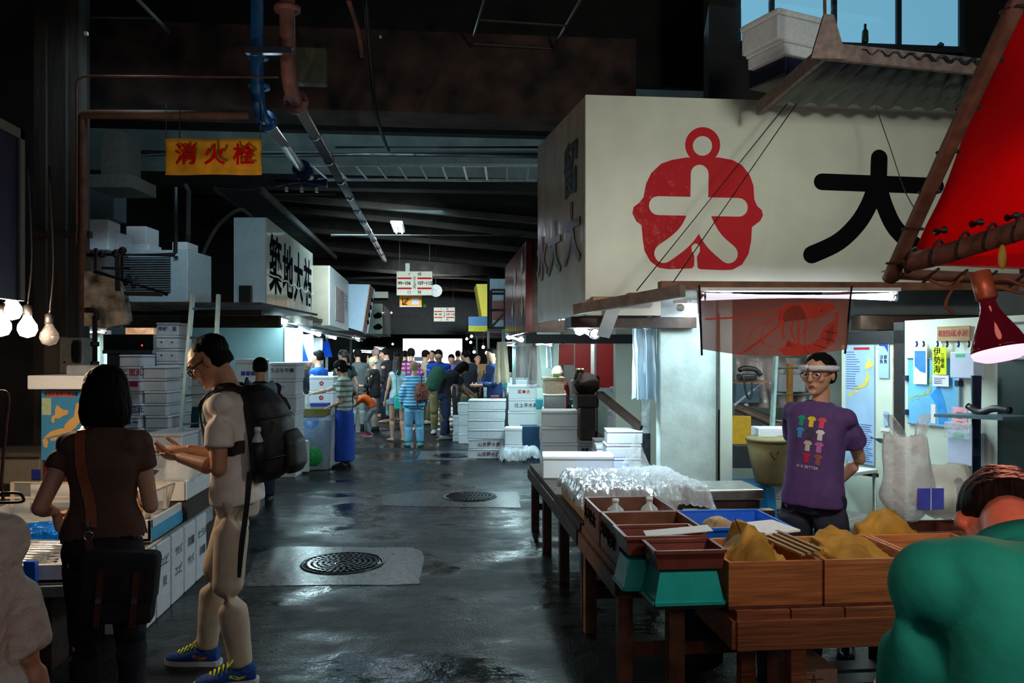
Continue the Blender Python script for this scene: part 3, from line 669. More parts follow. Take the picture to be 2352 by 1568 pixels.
# lower roof over the stall and grey soffit
grey = mat('grey_soffit', C(128, 140, 140), .7, var=.15, scale=3)
struct(MB().box((1.3, 5.98, 2.42), (5.0, 9.0, 2.5)).build('ceiling_stall', grey))
o = MB(); o.bar(onY(1515, 655, 5.62), onY(2330, 659, 5.62), .10, .055); o.build('front_beam', wood, None, label='long weathered wooden beam running under the cream sign box', cat='beam')
o = MB(); o.bar(W(1568, 667, 5.0), W(1322, 711, 5.86), .05, .075); o.build('slanting_plank', mat('grey_weathered_plank', C(120, 108, 104), .7, bump=.25, scale=9, var=.3), None, label='grey weathered plank slanting back from the beam beneath the sign', cat='plank')
for i, (l, r, y0, y1, dd) in enumerate(((1362, 1448, 681, 696, 5.76), (1447, 1518, 672, 690, 5.72), (1336, 1362, 692, 712, 5.78))):
    MB().box(onY(l, y1, dd), onY(r, y0, dd)+V((0, .12, 0))).build('wood_block', woodpale if i != 1 else wood, None, label=['pale wood block under the lower edge of the sign box', 'brown wood block next to the beam end', 'small brown block at the corner of the sign box'][i], cat='wood block')
o = MB(); o.box(onY(1312, 752, 6.0), onY(1600, 728, 6.0)+V((0, .3, 0))); o.build('dark_lintel', wooddark, None, label='dark timber lintel left of the plaster pillar', cat='beam')
o = MB(); o.box(onY(1208, 788, 8.2), onY(1470, 768, 8.2)+V((0, .2, 0))); o.build('rear_lintel', blackmetal, None, label='black timber lintel in front of the red panels', cat='beam')
o = MB(); o.bar(W(1412, 700, 5.9), W(1385, 772, 6.1), .10, .02, up=V((0, 1, 0))); o.build('leaning_board', white, None, label='white board leaning by the fluorescent lamp left of the pillar', cat='board')
# dark shelf band above the cold room with bundled stuff
o = MB(); o.box(onY(1955, 758, 6.35), onY(2345, 722, 5.9)+V((0, .3, 0))); o.build('dark_shelf', wooddark, None, label='dark dusty shelf above the cold room door', cat='shelf')
struct(MB().box(onY(1960, 722, 6.6), onY(2400, 640, 6.6)+V((0, .1, .3))).build('wall_soffit', grey))

# fluorescent fixtures
def tube_lamp(pa, pb, r, label, power, parent=None, col=(.70, .94, 1.0), n=1, down=(0, 0, -1), hood=True, m=tubewhite):
    pa, pb = V(pa), V(pb); c = (pa+pb)/2; t = thing('fluorescent_lamp', label, 'lamp', tuple(c)); d = (pb-pa)
    for k in range(n):
        off = V((0, 0, 0)) if n == 1 else V((0, .05*(k-.5), 0))
        MB().tube([pa-c+off, pb-c+off], r, 10).build('tube', m, t)
    if hood: MB().bar(pa-c-d*.02+V((0, 0, r+.02)), pb-c+d*.02+V((0, 0, r+.02)), .10, .025).build('housing', white, t)
    for s_ in (pa-c, pb-c): MB().tube([s_-d.normalized()*.02, s_+d.normalized()*.02], r*1.3, 8).build('socket', white, t)
    l = bpy.data.lights.new('lamp_light', 'AREA'); l.shape = 'RECTANGLE'; l.size = max(.1, d.length); l.size_y = .08; l.energy = power*(1.8 if c.y > 9.5 else 1); l.color = (col[0]*.88, col[1], col[2]) if c.y > 9.5 else col
    lo = bpy.data.objects.new('lamp_light', l); COL.objects.link(lo); lo.parent = t; lo.location = V(down)*(r+.012)
    if n == 2:
        pl = bpy.data.lights.new('lamp_glow', 'POINT'); pl.energy = l.energy*.6; pl.color = l.color; pl.shadow_soft_size = .06
        po = bpy.data.objects.new('lamp_glow', pl); COL.objects.link(po); po.parent = t; po.location = (0, 0, -.09)
    z = -V(down).normalized(); x = d.normalized(); x = (x-z*x.dot(z)).normalized(); y = z.cross(x)
    lo.rotation_euler = Matrix((x, y, z)).transposed().to_euler()
    return t
tube_lamp(W(1612, 681, 5.72), W(2052, 681, 5.86), .030, 'long lit fluorescent tube behind the lobster banner', 17)
tube_lamp(W(1563, 706, 5.6), W(1600, 706, 6.4), .022, 'short lit tube at the left edge of the lobster banner', 4)
tube_lamp(W(1330, 758, 6.6), W(1366, 766, 6.2), .035, 'bright lit tube beside the leaning white board', 22, n=2)
tube_lamp(W(1284, 733, 7.0), W(1302, 733, 7.0), .012, 'tiny lit lamp under the corner of the sign box', 1.5)
light('stall_fill_light', W(1900, 700, 6.2), 10, (.82, 1, .98), (1.0, .2), aim=W(1950, 1100, 6.0))  # added fill inside the stall, without any fixture

# ---- lobster banner
t = thing('lobster_banner', 'translucent brown-red banner painted with a lobster hung under the wooden beam', 'banner', tuple(W(1780, 742, 5.2)), -ANG*.3)
k = 5.2/FPX
cloth = translucent(mat('sheer_brown_cloth', C(104, 58, 48), .8, var=.12, bump=.15, scale=30, alpha=.90), C(104, 56, 46), .5)
lob = translucent(mat('orange_red_print', C(220, 72, 54), .8, var=.06, alpha=.95), C(216, 72, 52), .5)
def bp(px, py): return ((px-1780)*k, (742-py)*k)
def warp(x, z):
    return -.025*math.sin(x*5.5+z*7)-.012*math.sin(x*14-z*12)*max(0, .3-x)
def bf(u, v):
    sag = 16*math.sin(PI*u)*(1 if v > .5 else 1)
    lx = 1600+4*(1-v)*2; rx = 1962-16*(1-v)
    x = (lx+(rx-lx)*u); y = (666+sag*(v))*v+(802+16*math.sin(PI*u))*(1-v)
    a, b = bp(x, y); return (a, warp(a, b), b)
MB().grid(bf, 60, 26, .0).build('cloth', cloth, t)
def bq(pts): return [bp(1540+x/5.004, 640+y/5.004) for x, y in pts]
def decal2(outline, name, m, parent, off=.004):
    me = MB(); P = [(x, warp(x, z)-off, z) for x, z in outline]; me.add(P, [list(range(len(P)))]); 
    bm = bmesh.new(); 
    vs = [bm.verts.new(p) for p in P]
    f = bm.faces.new(vs); bmesh.ops.triangulate(bm, faces=[f])
    m_ = bpy.data.meshes.new(name); bm.to_mesh(m_); bm.free(); m_.materials.append(m)
    o = bpy.data.objects.new(name, m_); COL.objects.link(o); o.parent = parent; return o
def bst(pts, w_, name='painted_feeler', m=lob):
    P = [(v.x, v.y) for v in smoothpts([(a, b, 0) for a, b in bq(pts)], 5)]
    return decal2(stroke2(P, w_/5.004*k, 4), name, m, t)
decal2(bq([(1240,340),(1320,290),(1500,275),(1860,275),(1910,310),(1900,345),(1830,370),(1780,430),(1640,455),(1420,470),(1290,490),(1230,500),(1290,420)]), 'painted_shell', lob, t)
decal2(bq([(1930,360),(1945,420),(1925,520),(1915,640),(1870,740),(1780,810),(1640,860),(1480,885),(1330,878),(1245,810),(1330,780),(1440,780),(1350,710),(1480,750),(1600,755),(1700,690),(1740,590),(1800,520),(1890,480),(1900,400)]), 'painted_tail', lob, t)
for y in ((1770, 600, 1905, 625), (1735, 680, 1880, 720), (1650, 755, 1790, 800), (1540, 790, 1600, 865)): bst([y[:2], y[2:]], 9, 'tail_segment_line', mat('dark_brown_line', C(96, 40, 36), .8))
for pts, w_ in (([(1250, 350), (1000, 405), (700, 450), (400, 465)], 18), ([(1270, 390), (1150, 480), (980, 550), (915, 700)], 12), ([(1240, 400), (1100, 520), (1050, 660), (1080, 750), (1180, 790)], 10),
                ([(1260, 510), (1180, 590), (1000, 740), (780, 880)], 26), ([(1290, 490), (1285, 600), (1310, 680)], 22), ([(1400, 480), (1385, 600), (1440, 720)], 20), ([(1460, 470), (1465, 600), (1480, 740)], 20), ([(1550, 460), (1540, 600), (1550, 740)], 18), ([(1640, 470), (1560, 560), (1500, 640)], 14), ([(920, 800), (990, 890)], 10)): bst(pts, w_)
for l in ((1602, 664, 1608, 816), (1960, 664, 1944, 812)):
    a, b = bp(l[0], l[1]-8), bp(l[2], l[3]); MB().tube([(a[0], -.01, a[1]), (b[0], -.01, b[1])], .007, 8).build('end_rod', blackmetal, t)
light_ = None

# ---- posters and things on the cold-room wall
pblue = mat('pale_blue_paper', C(156, 192, 226), .5, var=.10, scale=5)
landm = mat('yellow_land_print', C(206, 196, 96), .6, var=.06); landg = mat('green_land_print', C(150, 190, 150), .6, var=.15)
def jmap(M_, sx, sy, m, parent, ox=0, oy=0):
    """the outline of the Japanese islands as flat prints"""
    hon = [(.30,.98),(.36,.92),(.40,.80),(.38,.66),(.33,.55),(.30,.46),(.22,.40),(.12,.37),(.02,.33),(-.10,.30),(-.22,.30),(-.34,.24),(-.40,.20),(-.34,.30),(-.24,.37),(-.12,.40),(-.02,.44),(.08,.50),(.14,.60),(.22,.66),(.27,.78),(.28,.90)]
    hok = [(.22,1.10),(.30,1.06),(.40,1.12),(.52,1.18),(.60,1.28),(.50,1.34),(.40,1.46),(.34,1.50),(.32,1.36),(.24,1.26),(.20,1.16)]
    kyu = [(-.44,.20),(-.36,.16),(-.34,.06),(-.40,-.04),(-.48,.0),(-.50,.12)]
    shi = [(-.22,.22),(-.08,.24),(-.06,.18),(-.16,.12),(-.26,.14)]
    for P in (hon, hok, kyu, shi): MB().prism([(x*sx+ox, y*sy+oy) for x, y in P], .0012, M_).build('island_print', m, parent)
def textlines(M_, x0, x1, y0, y1, n, parent, m=inkblue, h=.004):
    for i in range(n):
        y = y0+(y1-y0)*(i+.5)/n; e = x0+(x1-x0)*random.uniform(.55, 1)
        MB().box((x0, y-h/2, 0), (e, y+h/2, .0012), M_).build('text_line', m, parent)
o, M_, wd, h = wallbox('map_poster', 1942, 2008, 792, 1064, .001, .002, pblue, label='tall blue poster map of Japan on the white cold-room door', cat='poster')
Mp = M_ @ Matrix.Translation((0, 0, .0025)); jmap(Mp, wd*.80, h*.22, landm, o, wd*.02, h*.06)
MB().box((-wd*.20, h*.46, 0), (wd*.34, h*.48, .0012), Mp).build('red_heading', inkred, o)
textlines(Mp, -wd*.46, wd*.02, h*.45, h*.12, 16, o); textlines(Mp, wd*.0, wd*.46, -h*.16, -h*.48, 18, o)
for l, r, ty, by in ((2018, 2042, 783, 868),):
    o, M_, wd, h = wallbox('notice_poster', l, r, ty, by, .001, .002, pblue, label='narrow pale blue notice beside the tall map on the door', cat='notice')
    MB().prism([(-wd*.42, h*.45), (wd*.42, h*.45), (wd*.42, h*.2), (wd*.1, h*.36), (-wd*.42, h*.38)], .0012, M_ @ Matrix.Translation((0, 0, .003))).build('blue_swoosh', inkblue, o)
    for x, s_ in ((-.2, '活魚'), (.2, '鮮魚')): text('\n'.join(s_), M_ @ Matrix.Translation((wd*x, 0, .003)), .035, inkblack, o)
o, M_, wd, h = wallbox('small_notice', 2030, 2040, 945, 978, .001, .002, pblue, label='small faded notice halfway down the white door', cat='notice')
o, M_, wd, h = wallbox('white_label', 2022, 2044, 982, 990, .001, .002, paper, label='small white label strip above the door latch', cat='notice')
o, M_, wd, h = wallbox('sea_map_board', 2087, 2206, 822, 978, .002, .015, mat('sea_map_blue', C(110, 190, 235), .4, var=.16, scale=2.5), label='framed blue sea map board on the cold-room wall', cat='map board')
Mp = M_ @ Matrix.Translation((0, 0, .016)); jmap(Mp, wd*.5, h*.26, landg, o, -wd*.22, -h*.15)
MB().prism([(-wd*.05, -h*.05), (wd*.12, h*.10), (wd*.22, -h*.1), (wd*.3, -h*.45), (wd*.12, -h*.46), (wd*.08, -h*.2)], .001, Mp).build('deep_sea_print', mat('deep_sea_blue', C(52, 150, 225), .4), o)
MB().box((-wd*.03, -h*.46, .001), (wd*.06, -h*.18, .002), Mp).build('white_label', paper, o)
for s_, b_ in (((-wd/2, -h/2), (wd/2, -h/2+.008)), ((wd/2-.008, -h/2), (wd/2, h/2)), ((-wd/2, h/2-.008), (wd/2, h/2))): MB().box((*s_, -.002), (*b_, .006), Mp).build('frame_bar', steel, o)
for x, y in ((2087, 868), (2087, 946), (2206, 880), (2206, 958)):
    a = wl(x, y, .012); MB().box(a-V((.02, .02, .02)), a+V((.02, .02, .02))).build('clip', mat('dark_clip', (.03, .03, .06, 1), .4), o)
def hung(name, l, r, ty, by, m, label, off=.03):
    o, M_, wd, h = wallbox(name, l, r, ty, by, off, .004, m, label=label, cat='leaflet'); return o, M_ @ Matrix.Translation((0, 0, .005)), wd, h
o, M_, wd, h = hung('hanging_leaflet', 2106, 2137, 795, 882, paper, 'white and blue leaflet pegged in front of the sea map')
MB().prism([(-wd*.4, h*.38), (wd*.4, h*.38), (wd*.4, -h*.2), (wd*.0, -h*.16), (-wd*.4, -h*.02)], .001, M_).build('blue_panel', mat('blue_panel_print', C(56, 130, 210), .5), o)
o, M_, wd, h = hung('yellow_notice', 2153, 2184, 797, 860, mat('fluorescent_yellow_paper', C(214, 236, 20), .6, var=.03), 'bright yellow paper with black characters, pegged over the sea map', .04)
text('伊\n勢\n海', M_ @ Matrix.Translation((-wd*.18, 0, 0)), .062, inkblack, o); text('三\n重\n産', M_ @ Matrix.Translation((wd*.24, 0, 0)), .036, inkblack, o)
o, M_, wd, h = hung('white_note', 2151, 2188, 861, 887, paper, 'small white note just under the bright yellow paper', .035)
textlines(M_, -wd*.4, wd*.4, h*.3, -h*.3, 4, o)
o, M_, wd, h = wallbox('wooden_sign', 2158, 2232, 749, 783, .01, .015, woodpale, label='small wooden signboard with red brushed characters over the pegs', cat='sign')
text('相田蔵水産', M_ @ Matrix.Translation((0, 0, .017)), .05, inkred, o)
for i, px in enumerate((2112, 2128, 2160, 2182, 2208, 2232)):
    a = wl(px, 790, .03); MB().tube([a+V((0, 0, .02)), a+V((0, -.01, .0)), a+V((0, 0, -.02))], .008, 6).build('peg', [inkblue, MATS['dark_clip']][i % 2], None, label='clothes peg on the string, %s from the map side' % ['first', 'second', 'third', 'fourth', 'fifth', 'sixth'][i], cat='peg', group='pegs on the string')
for l, r, ty, by, lb in ((2206, 2262, 808, 868, 'upper white document box with a green tab on the cold-room wall'), (2200, 2262, 990, 1066, 'lower white document box with a green tab on the cold-room wall')):
    o, M_, wd, h = wallbox('document_box', l, r, ty, by, .0, .10, mat('bluish_white_plastic', C(198, 212, 238), .35, var=.03), bev=.006, label=lb, cat='document box')
    MB().box((-wd*.25, h*.30, .101), (wd*.12, h*.42, .102), M_).build('green_tab', mat('green_tape', C(40, 200, 120), .5), o)
o, M_, wd, h = wallbox('clear_bag', 2198, 2262, 968, 1006, .10, .03, clearplastic, bev=.012, label='clear plastic bag stuffed on top of the lower document box', cat='plastic bag')
o, M_, wd, h = wallbox('pink_calendar', 2210, 2246, 934, 984, .09, .006, mat('pink_paper', C(236, 180, 206), .6), label='pink and white price card sheet above the lower document box', cat='card')
for y in (.2, -.02, -.22): MB().box((-wd*.2, h*y, .007), (wd*.2, h*y+.012, .008), M_).build('orange_line', mat('orange_print', C(190, 110, 50), .6), o)
for i, px in enumerate((2105, 2121)):
    a = wl(px, 1016, .02); t = thing('hanging_knife_sheath', ['orange-brown wooden charm hanging under the sea map, next to the door', 'orange-brown wooden charm hanging under the sea map, on the box side'][i], 'charm', tuple(a))
    MB().ell((0, 0, -.045), (.026, .014, .055)).build('body', mat('orange_wood', C(186, 104, 56), .5, var=.2), t)
    MB().box((-.03, .0, -.0), (.03, .006, .055)).build('card', woodpale, t)
# phone shelf right edge, dark pole and dark doorway
MB().tube([wl(2273, 862, .12), wl(2273, 1230, .12)], .032, 14).build('dark_blue_post', mat('navy_painted_post', C(34, 44, 72), .4, var=.15), None, label='navy post standing in front of the cold-room wall', cat='post')
a, b = wl(2300, 800), wl(2420, 800)
o = MB(); o.bar(a.xy.to_3d()+ln*.02+V((0, 0, .93)), b.xy.to_3d()+ln*.02+V((0, 0, .93)), .03, 1.85); struct(o.build('door_2', mat('dark_green_door', C(22, 52, 50), .35, var=.25, scale=3)))
o = MB(); o.bar(wl(2256, 950, .28), wl(2420, 957, .28), .30, .02); o.build('steel_shelf', mat('blue_grey_shelf', C(84, 116, 126), .4), None, label='thin blue-grey shelf jutting out beside the navy post', cat='shelf')
o = MB(); o.tube(smoothpts([wl(2290, 930, .26), wl(2320, 944, .26), wl(2352, 936, .26), wl(2390, 940, .26)], 5), .022, 8); o.build('telephone_handset', rubber, None, label='black telephone handset lying on the blue-grey shelf', cat='telephone')
o, M_, wd, h = wallbox('switch_box', 2320, 2400, 745, 826, .06, .04, mat('white_appliance', C(190, 214, 208), .3), bev=.01, label='white switch box on the wall behind the heat lamp', cat='switch box')
# ============================================================ PEOPLE
def rotv(v, ax, a): return Matrix.Rotation(a, 3, ax) @ v
def ik(a, t, l1, l2, hint):
    a, t = V(a), V(t); d = t-a; L = d.length
    if L > (l1+l2)*.995: t = a+d*((l1+l2)*.995/L); d = t-a; L = d.length
    x = d/L; h = V(hint); h = h-x*h.dot(x); h = h.normalized() if h.length > 1e-5 else frame(x)[0]
    c = (l1*l1+L*L-l2*l2)/(2*L); s_ = math.sqrt(max(0, l1*l1-c*c))
    return a+x*c+h*s_, t
def fuse(mb, vox, name, m, parent, smooth=2, fold=0., fscale=9., fstretch=(1, 1, 1), seed=0., cut=None):
    """fuse the overlapping lofts into one continuous skin"""
    me = bpy.data.meshes.new('f'); me.from_pydata(mb.v, [], mb.f); o = bpy.data.objects.new('f', me); COL.objects.link(o)
    bm = bmesh.new(); bm.from_mesh(me); bmesh.ops.recalc_face_normals(bm, faces=bm.faces); bm.to_mesh(me); bm.free()
    r = o.modifiers.new('r', 'REMESH'); r.mode = 'VOXEL'; r.voxel_size = vox; r.use_smooth_shade = True
    s_ = o.modifiers.new('s', 'SMOOTH'); s_.iterations = smooth; s_.factor = .5
    dg = bpy.context.evaluated_depsgraph_get(); out = bpy.data.meshes.new_from_object(o.evaluated_get(dg)); out.name = name
    bpy.data.objects.remove(o); bpy.data.meshes.remove(me)
    if fold:
        n = len(out.vertices); co = np.zeros(n*3); no = np.zeros(n*3); out.vertices.foreach_get('co', co); out.vertices.foreach_get('normal', no)
        co = co.reshape(-1, 3); no = no.reshape(-1, 3)
        for i in range(n):
            c = co[i]; p = V((c[0]*fscale*fstretch[0]+seed, c[1]*fscale*fstretch[1], c[2]*fscale*fstretch[2]))
            k = noise.noise(p); k2 = 1-abs(noise.noise(p*.6+V((5, 2, 1))))*2
            co[i] = c+no[i]*fold*(k*.6+k2*.5)
        out.vertices.foreach_set('co', co.ravel()); out.update()
    out.materials.clear(); out.materials.append(m)
    q_ = bpy.data.objects.new(name, out); COL.objects.link(q_); q_.parent = parent
    out.polygons.foreach_set('use_smooth', [True]*len(out.polygons))
    return q_
def hand(mb, w_, d, n, side, s, curl=.35, spread=.10, thumb=.6):
    """w_: wrist, d: direction of the fingers, n: palm normal (palm side), side: +1 thumb on the x side"""
    d = V(d).normalized(); n = V(n); n = (n-d*n.dot(d)).normalized(); x = d.cross(n)*side   # x: towards the thumb
    pc = w_+d*.050*s
    mb.loft([(w_-d*.004, .024*s, .017*s, x, n), (w_+d*.03*s, .034*s, .015*s, x, n), (w_+d*.075*s, .041*s, .014*s, x, n), (w_+d*.095*s, .038*s, .011*s, x, n)], 12)
    for k, (off, L) in enumerate(((.030, .072), (.010, .080), (-.010, .075), (-.029, .060))):
        p = w_+d*.088*s+x*off*s; dd = (d+x*off*spread*14).normalized(); pts = [p]
        for j, f in enumerate((.42, .32, .26)):
            a = curl*(.5+.5*j)+curl*.12*k
            dd = (dd*math.cos(a)+n*math.sin(a)).normalized() if j or True else dd
            p = p+dd*L*f*s; pts.append(p)
        mb.tube(pts, [.0092*s, .0090*s, .0082*s, .0062*s], 8)
        mb.ell(pts[-1], (.0064*s,)*3, None, 8, 6)
    p = w_+d*.028*s+x*.026*s; dd = (d*.65+x*.75+n*.25).normalized(); pts = [p-dd*.01*s]
    for j, f in enumerate((.040, .032, .026)):
        p = p+dd*f*s; pts.append(p); dd = (dd+d*.35*thumb+n*.30*thumb).normalized()
    mb.tube(pts, [.014*s, .012*s, .0105*s, .008*s], 8); mb.ell(pts[-1], (.0082*s,)*3, None, 8, 6)

SKIN = mat('skin_light_tan', C(196, 148, 122), .5, bump=.05, scale=60, var=.06)
SKIND = mat('skin_tan', C(190, 138, 108), .5, bump=.05, scale=60, var=.06)
HAIRK = mat('black_hair', (.005, .0045, .0045, 1), .6, ior=1.18, bump=.5, scale=90, var=.3, stretch=(1, 1, .15))
LIP = mat('lip_colour', C(150, 84, 76), .5, var=.05)
EYEW = mat('eye_white', (.7, .7, .68, 1), .2, var=.02)
def human(label, H, loc, rz, lean=0., side=0., twist=0., pel=(0, 0), pz=None, head=(0., 0.), hroll=0., feet=None, hands=(None, None), hints=(None, None), hdirs=(None, None), palms=(None, None), curl=.35,
          sex='m', hair='short', hairm=None, skin=None, top=None, bottom=None, shoes=None, vox=.018, fine=False, glasses=False, build=1.0, hs=1.07, vest=None, armfree=True, knee=None, group=None):
    """a person facing local +Y, x to their right; lengths in units of the height"""
    skin = skin or SKIN; hairm = hairm or HAIRK
    root = thing('person', label, 'person', loc, rz, group)
    S = H; B = build
    up = V((0, 0, 1)); rt = V((1, 0, 0)); fw = V((0, 1, 0))
    pz = .533 if pz is None else pz
    P = V((pel[0], pel[1], pz))
    le = math.radians(lean); si = math.radians(side); tw = math.radians(twist)
    def tf(k):   # frame at fraction k of the lean
        R = Matrix.Rotation(-le*k, 3, 'X') @ Matrix.Rotation(si*k, 3, 'Y') @ Matrix.Rotation(tw*k, 3, 'Z')
        return R @ rt, R @ fw, R @ up
    f0, f1, f2, f3 = tf(.25), tf(.65), tf(1.), tf(1.05)
    P1 = P+f0[2]*.10; P2 = P1+f1[2]*.10; P3 = P2+f2[2]*.092; NK = P3+f3[2]*.022
    hp = math.radians(head[0]); hy = math.radians(head[1]); hr_ = math.radians(hroll)
    HR = Matrix.Rotation(hy, 3, 'Z') @ Matrix.Rotation(-hp, 3, 'X') @ Matrix.Rotation(hr_, 3, 'Y')
    hx, hf, hu = HR @ rt, HR @ fw, HR @ up
    nd = (f2[2]*.6+hu*.4).normalized(); HB = NK+nd*.030; HC = HB+hu*.062+hf*.008
    fem = sex == 'f'
    wst, hipw, shw = (.064, .092, .088) if fem else (.078, .087, .100)
    def torso(mb, infl, k0=0., k1=1., loose=0., hem=None):
        i = infl; rings = []
        def R(c, a, b, f): rings.append((c*S, (a*B+i)*S, (b*B+i)*S, f[0], f[1]))
        if hem is not None: R(P-f0[2]*hem, hipw+loose*.8, .053+loose, f0)
        elif k0 == 0: R(P-f0[2]*.055, .055, .045, f0)
        R(P+f0[2]*.0, hipw+loose*.6, .054+loose*.9, f0); R(P+f0[2]*.05, hipw*.92+loose*.7, .049+loose*.8, f0)
        R(P1, wst+loose*.8, .047+loose*.8, f1); R(P1+f1[2]*.05, wst*1.05+loose*.6, .051+loose*.6, f1)
        R(P2, .084+loose*.3, .060+loose*.2+(.004 if fem else 0), f2); R(P2+f2[2]*.045, shw*.97, .057, f2); R(P3-f2[2]*.012, shw*.92, .048, f2)
        R(P3+f2[2]*.006, shw*.62, .040, f2); 
        mb.loft(rings, 26, sq=.80)
        for s_ in (-1, 1): mb.ell((P3-f2[2]*.034+f2[0]*s_*.064*B)*S, ((.040+i*.6)*S*B, (.050+i)*S*B, (.036+i*.6)*S*B), Matrix((f2[0], f2[1], f2[2])).transposed(), 14, 10)
    body = MB()
    if not fine or True: torso(body, 0)
    body.loft([((P3-f2[2]*.01)*S, .052*S*B, .042*S*B, f3[0], f3[1]), (NK*S, .034*S*B, .036*S*B, f3[0], f3[1]), (HB*S, .031*S, .034*S, hx, hf), ((HB+hu*.03)*S, .031*S, .035*S, hx, hf)], 16)
    # head
    HM = Matrix((hx, hf, hu)).transposed()
    Sh = S*hs
    def h(x, y, z): return HC*S+(hx*x+hf*y+hu*z)*Sh
    body.ell(h(0, -.006, .014), (.0445*Sh, .056*Sh, .050*Sh), HM, 20, 14)
    body.loft([(h(0, .004, .030), .042*Sh, .046*Sh, hx, hf), (h(0, .008, .005), .0425*Sh, .044*Sh, hx, hf), (h(0, .010, -.018), .0395*Sh, .042*Sh, hx, hf), (h(0, .014, -.038), .033*Sh, .037*Sh, hx, hf), (h(0, .022, -.055), .021*Sh, .026*Sh, hx, hf), (h(0, .027, -.063), .012*Sh, .015*Sh, hx, hf)], 18)
    if fine:
        body.ell(h(0, .058, -.012), (.0085*Sh, .010*Sh, .0085*Sh), HM, 10, 8); body.loft([(h(0, .050, .016), .005*Sh, .006*Sh, hx, hf), (h(0, .056, .0), .006*Sh, .008*Sh, hx, hf), (h(0, .059, -.012), .008*Sh, .009*Sh, hx, hf)], 10)
        body.ell(h(0, .046, .017), (.030*Sh, .008*Sh, .006*Sh), HM, 12, 8); body.ell(h(0, .050, -.034), (.014*Sh, .006*Sh, .0065*Sh), HM, 12, 8); body.ell(h(0, .046, -.054), (.012*Sh, .009*Sh, .009*Sh), HM, 10, 8)
        for s_ in (-1, 1): body.ell(h(.024*s_, .038, -.010), (.014*Sh, .012*Sh, .013*Sh), HM, 10, 8)
    for s_ in (-1, 1): body.ell(h(.0455*s_, -.004, -.004), (.0055*Sh, .011*Sh, .017*Sh), HM, 10, 8)
    # arms
    WR = []; arms = []
    for k, s_ in enumerate((-1, 1)):
        sh = P3-f2[2]*.027+f2[0]*s_*(.084 if fem else .097)*B
        tgt = hands[k]
        if tgt is None: tgt = P+f0[0]*s_*.150+V((0, .02, -.045))
        hint = hints[k] or (V((s_*.35, -1, -.2)))
        el, wr = ik(sh, V(tgt), .182, .146, hint)
        arms.append((sh, el, wr)); WR.append(wr); r = B*(.88 if fem else 1)
        body.ell(sh*S, (.031*r*S,)*3, None, 12, 8); body.tube([(P3+f2[2]*.006)*S, sh*S+f2[2]*.003*S], [.032*S*B, .027*r*S], 12)
        a, b_, c_ = sh*S, el*S, wr*S
        body.tube([a, a.lerp(b_, .3), a.lerp(b_, .7), b_], [.030*r*S, .029*r*S, .0245*r*S, .0225*r*S], 12)
        body.tube([b_-(b_-a).normalized()*.004, b_.lerp(c_, .25), b_.lerp(c_, .7), c_], [.0225*r*S, .0245*r*S, .018*r*S, .0150*r*S], 12)
        body.ell(b_, (.0225*r*S,)*3, None, 10, 8)
        hd = V(hdirs[k]) if hdirs[k] else (wr-el); pn = V(palms[k]) if palms[k] else V((-s_, .2, 0))
        d_ = hd.normalized(); 
        sd = 1 if (d_.cross(pn)).dot(V((0, 1, .2))) > 0 else -1
        hand(body, c_, hd, pn, sd, S/1.72*(.95 if fem else 1), curl)
    # legs
    legs = []
    if feet is None: feet = (((-.055, 0), 4), ((.055, 0), -4))
    for k, s_ in enumerate((-1, 1)):
        (fx, fy), toe = feet[k][0], feet[k][1]; fz = feet[k][2] if len(feet[k]) > 2 else 0
        hip = P+f0[0]*s_*.050-f0[2]*.015; an = V((fx, fy, .045+fz))
        kn, an2 = ik(hip, an, .240, .235, (knee[k] if knee else V((s_*.08, 1, 0))))
        legs.append((hip, kn, an, math.radians(toe)))
        a, b_, c_ = hip*S, kn*S, an*S
        body.ell(a, (.042*S*B,)*3, None, 12, 8)
        body.tube([a, a.lerp(b_, .35), a.lerp(b_, .8), b_], [.050*S*B, .046*S*B, .034*S*B, .0315*S*B], 14)
        body.ell(b_, (.0315*S*B,)*3, None, 10, 8)
        body.tube([b_, b_.lerp(c_, .3), b_.lerp(c_, .7), c_], [.031*S*B, .0335*S*B, .024*S*B, .020*S*B], 14)
        td = V((-math.sin(math.radians(toe)), math.cos(math.radians(toe)), 0)); tx = V((td.y, -td.x, 0))
        body.tube([c_, c_+V((0, 0, -.02*S))-td*.01*S], .02*S, 10)
        g = V((c_.x, c_.y, fz*S))
        body.loft([(g-td*.028*S+up*.020*S, .018*S, .018*S, tx, up), (g+td*.01*S+up*.024*S, .022*S, .022*S, tx, up), (g+td*.07*S+up*.017*S, .026*S, .015*S, tx, up), (g+td*.105*S+up*.012*S, .020*S, .010*S, tx, up)], 12)
    b_obj = fuse(body, vox if not fine else min(vox, .0055), 'body', skin, root, 2 if not fine else 1)
    J = dict(P=P, P1=P1, P2=P2, P3=P3, NK=NK, HC=HC, f0=f0, f1=f1, f2=f2, f3=f3, h=h, HM=HM, hx=hx, hf=hf, hu=hu, arms=arms, legs=legs, S=S, root=root, body=b_obj, WR=WR, hipw=hipw, B=B)
    # face
    if fine or vox < .013:
        for s_ in (-1, 1):
            MB().ell(h(.0185*s_, .0455, .004), (.0085*Sh, .0045*Sh, .0042*Sh), HM, 12, 8).build('eye', EYEW, root)
            MB().ell(h(.0185*s_, .0488, .0038), (.0036*Sh, .0022*Sh, .0036*Sh), HM, 10, 6).build('iris', inkblack, root)
            MB().tube([h(.008*s_, .0535, .0155), h(.018*s_, .0535, .018), h(.030*s_, .0455, .0155)], .0018*Sh, 6).build('eyebrow', hairm, root)
        MB().ell(h(0, .0545, -.0325), (.0115*Sh, .0035*Sh, .0035*Sh), HM, 12, 6).build('lips', LIP, root)
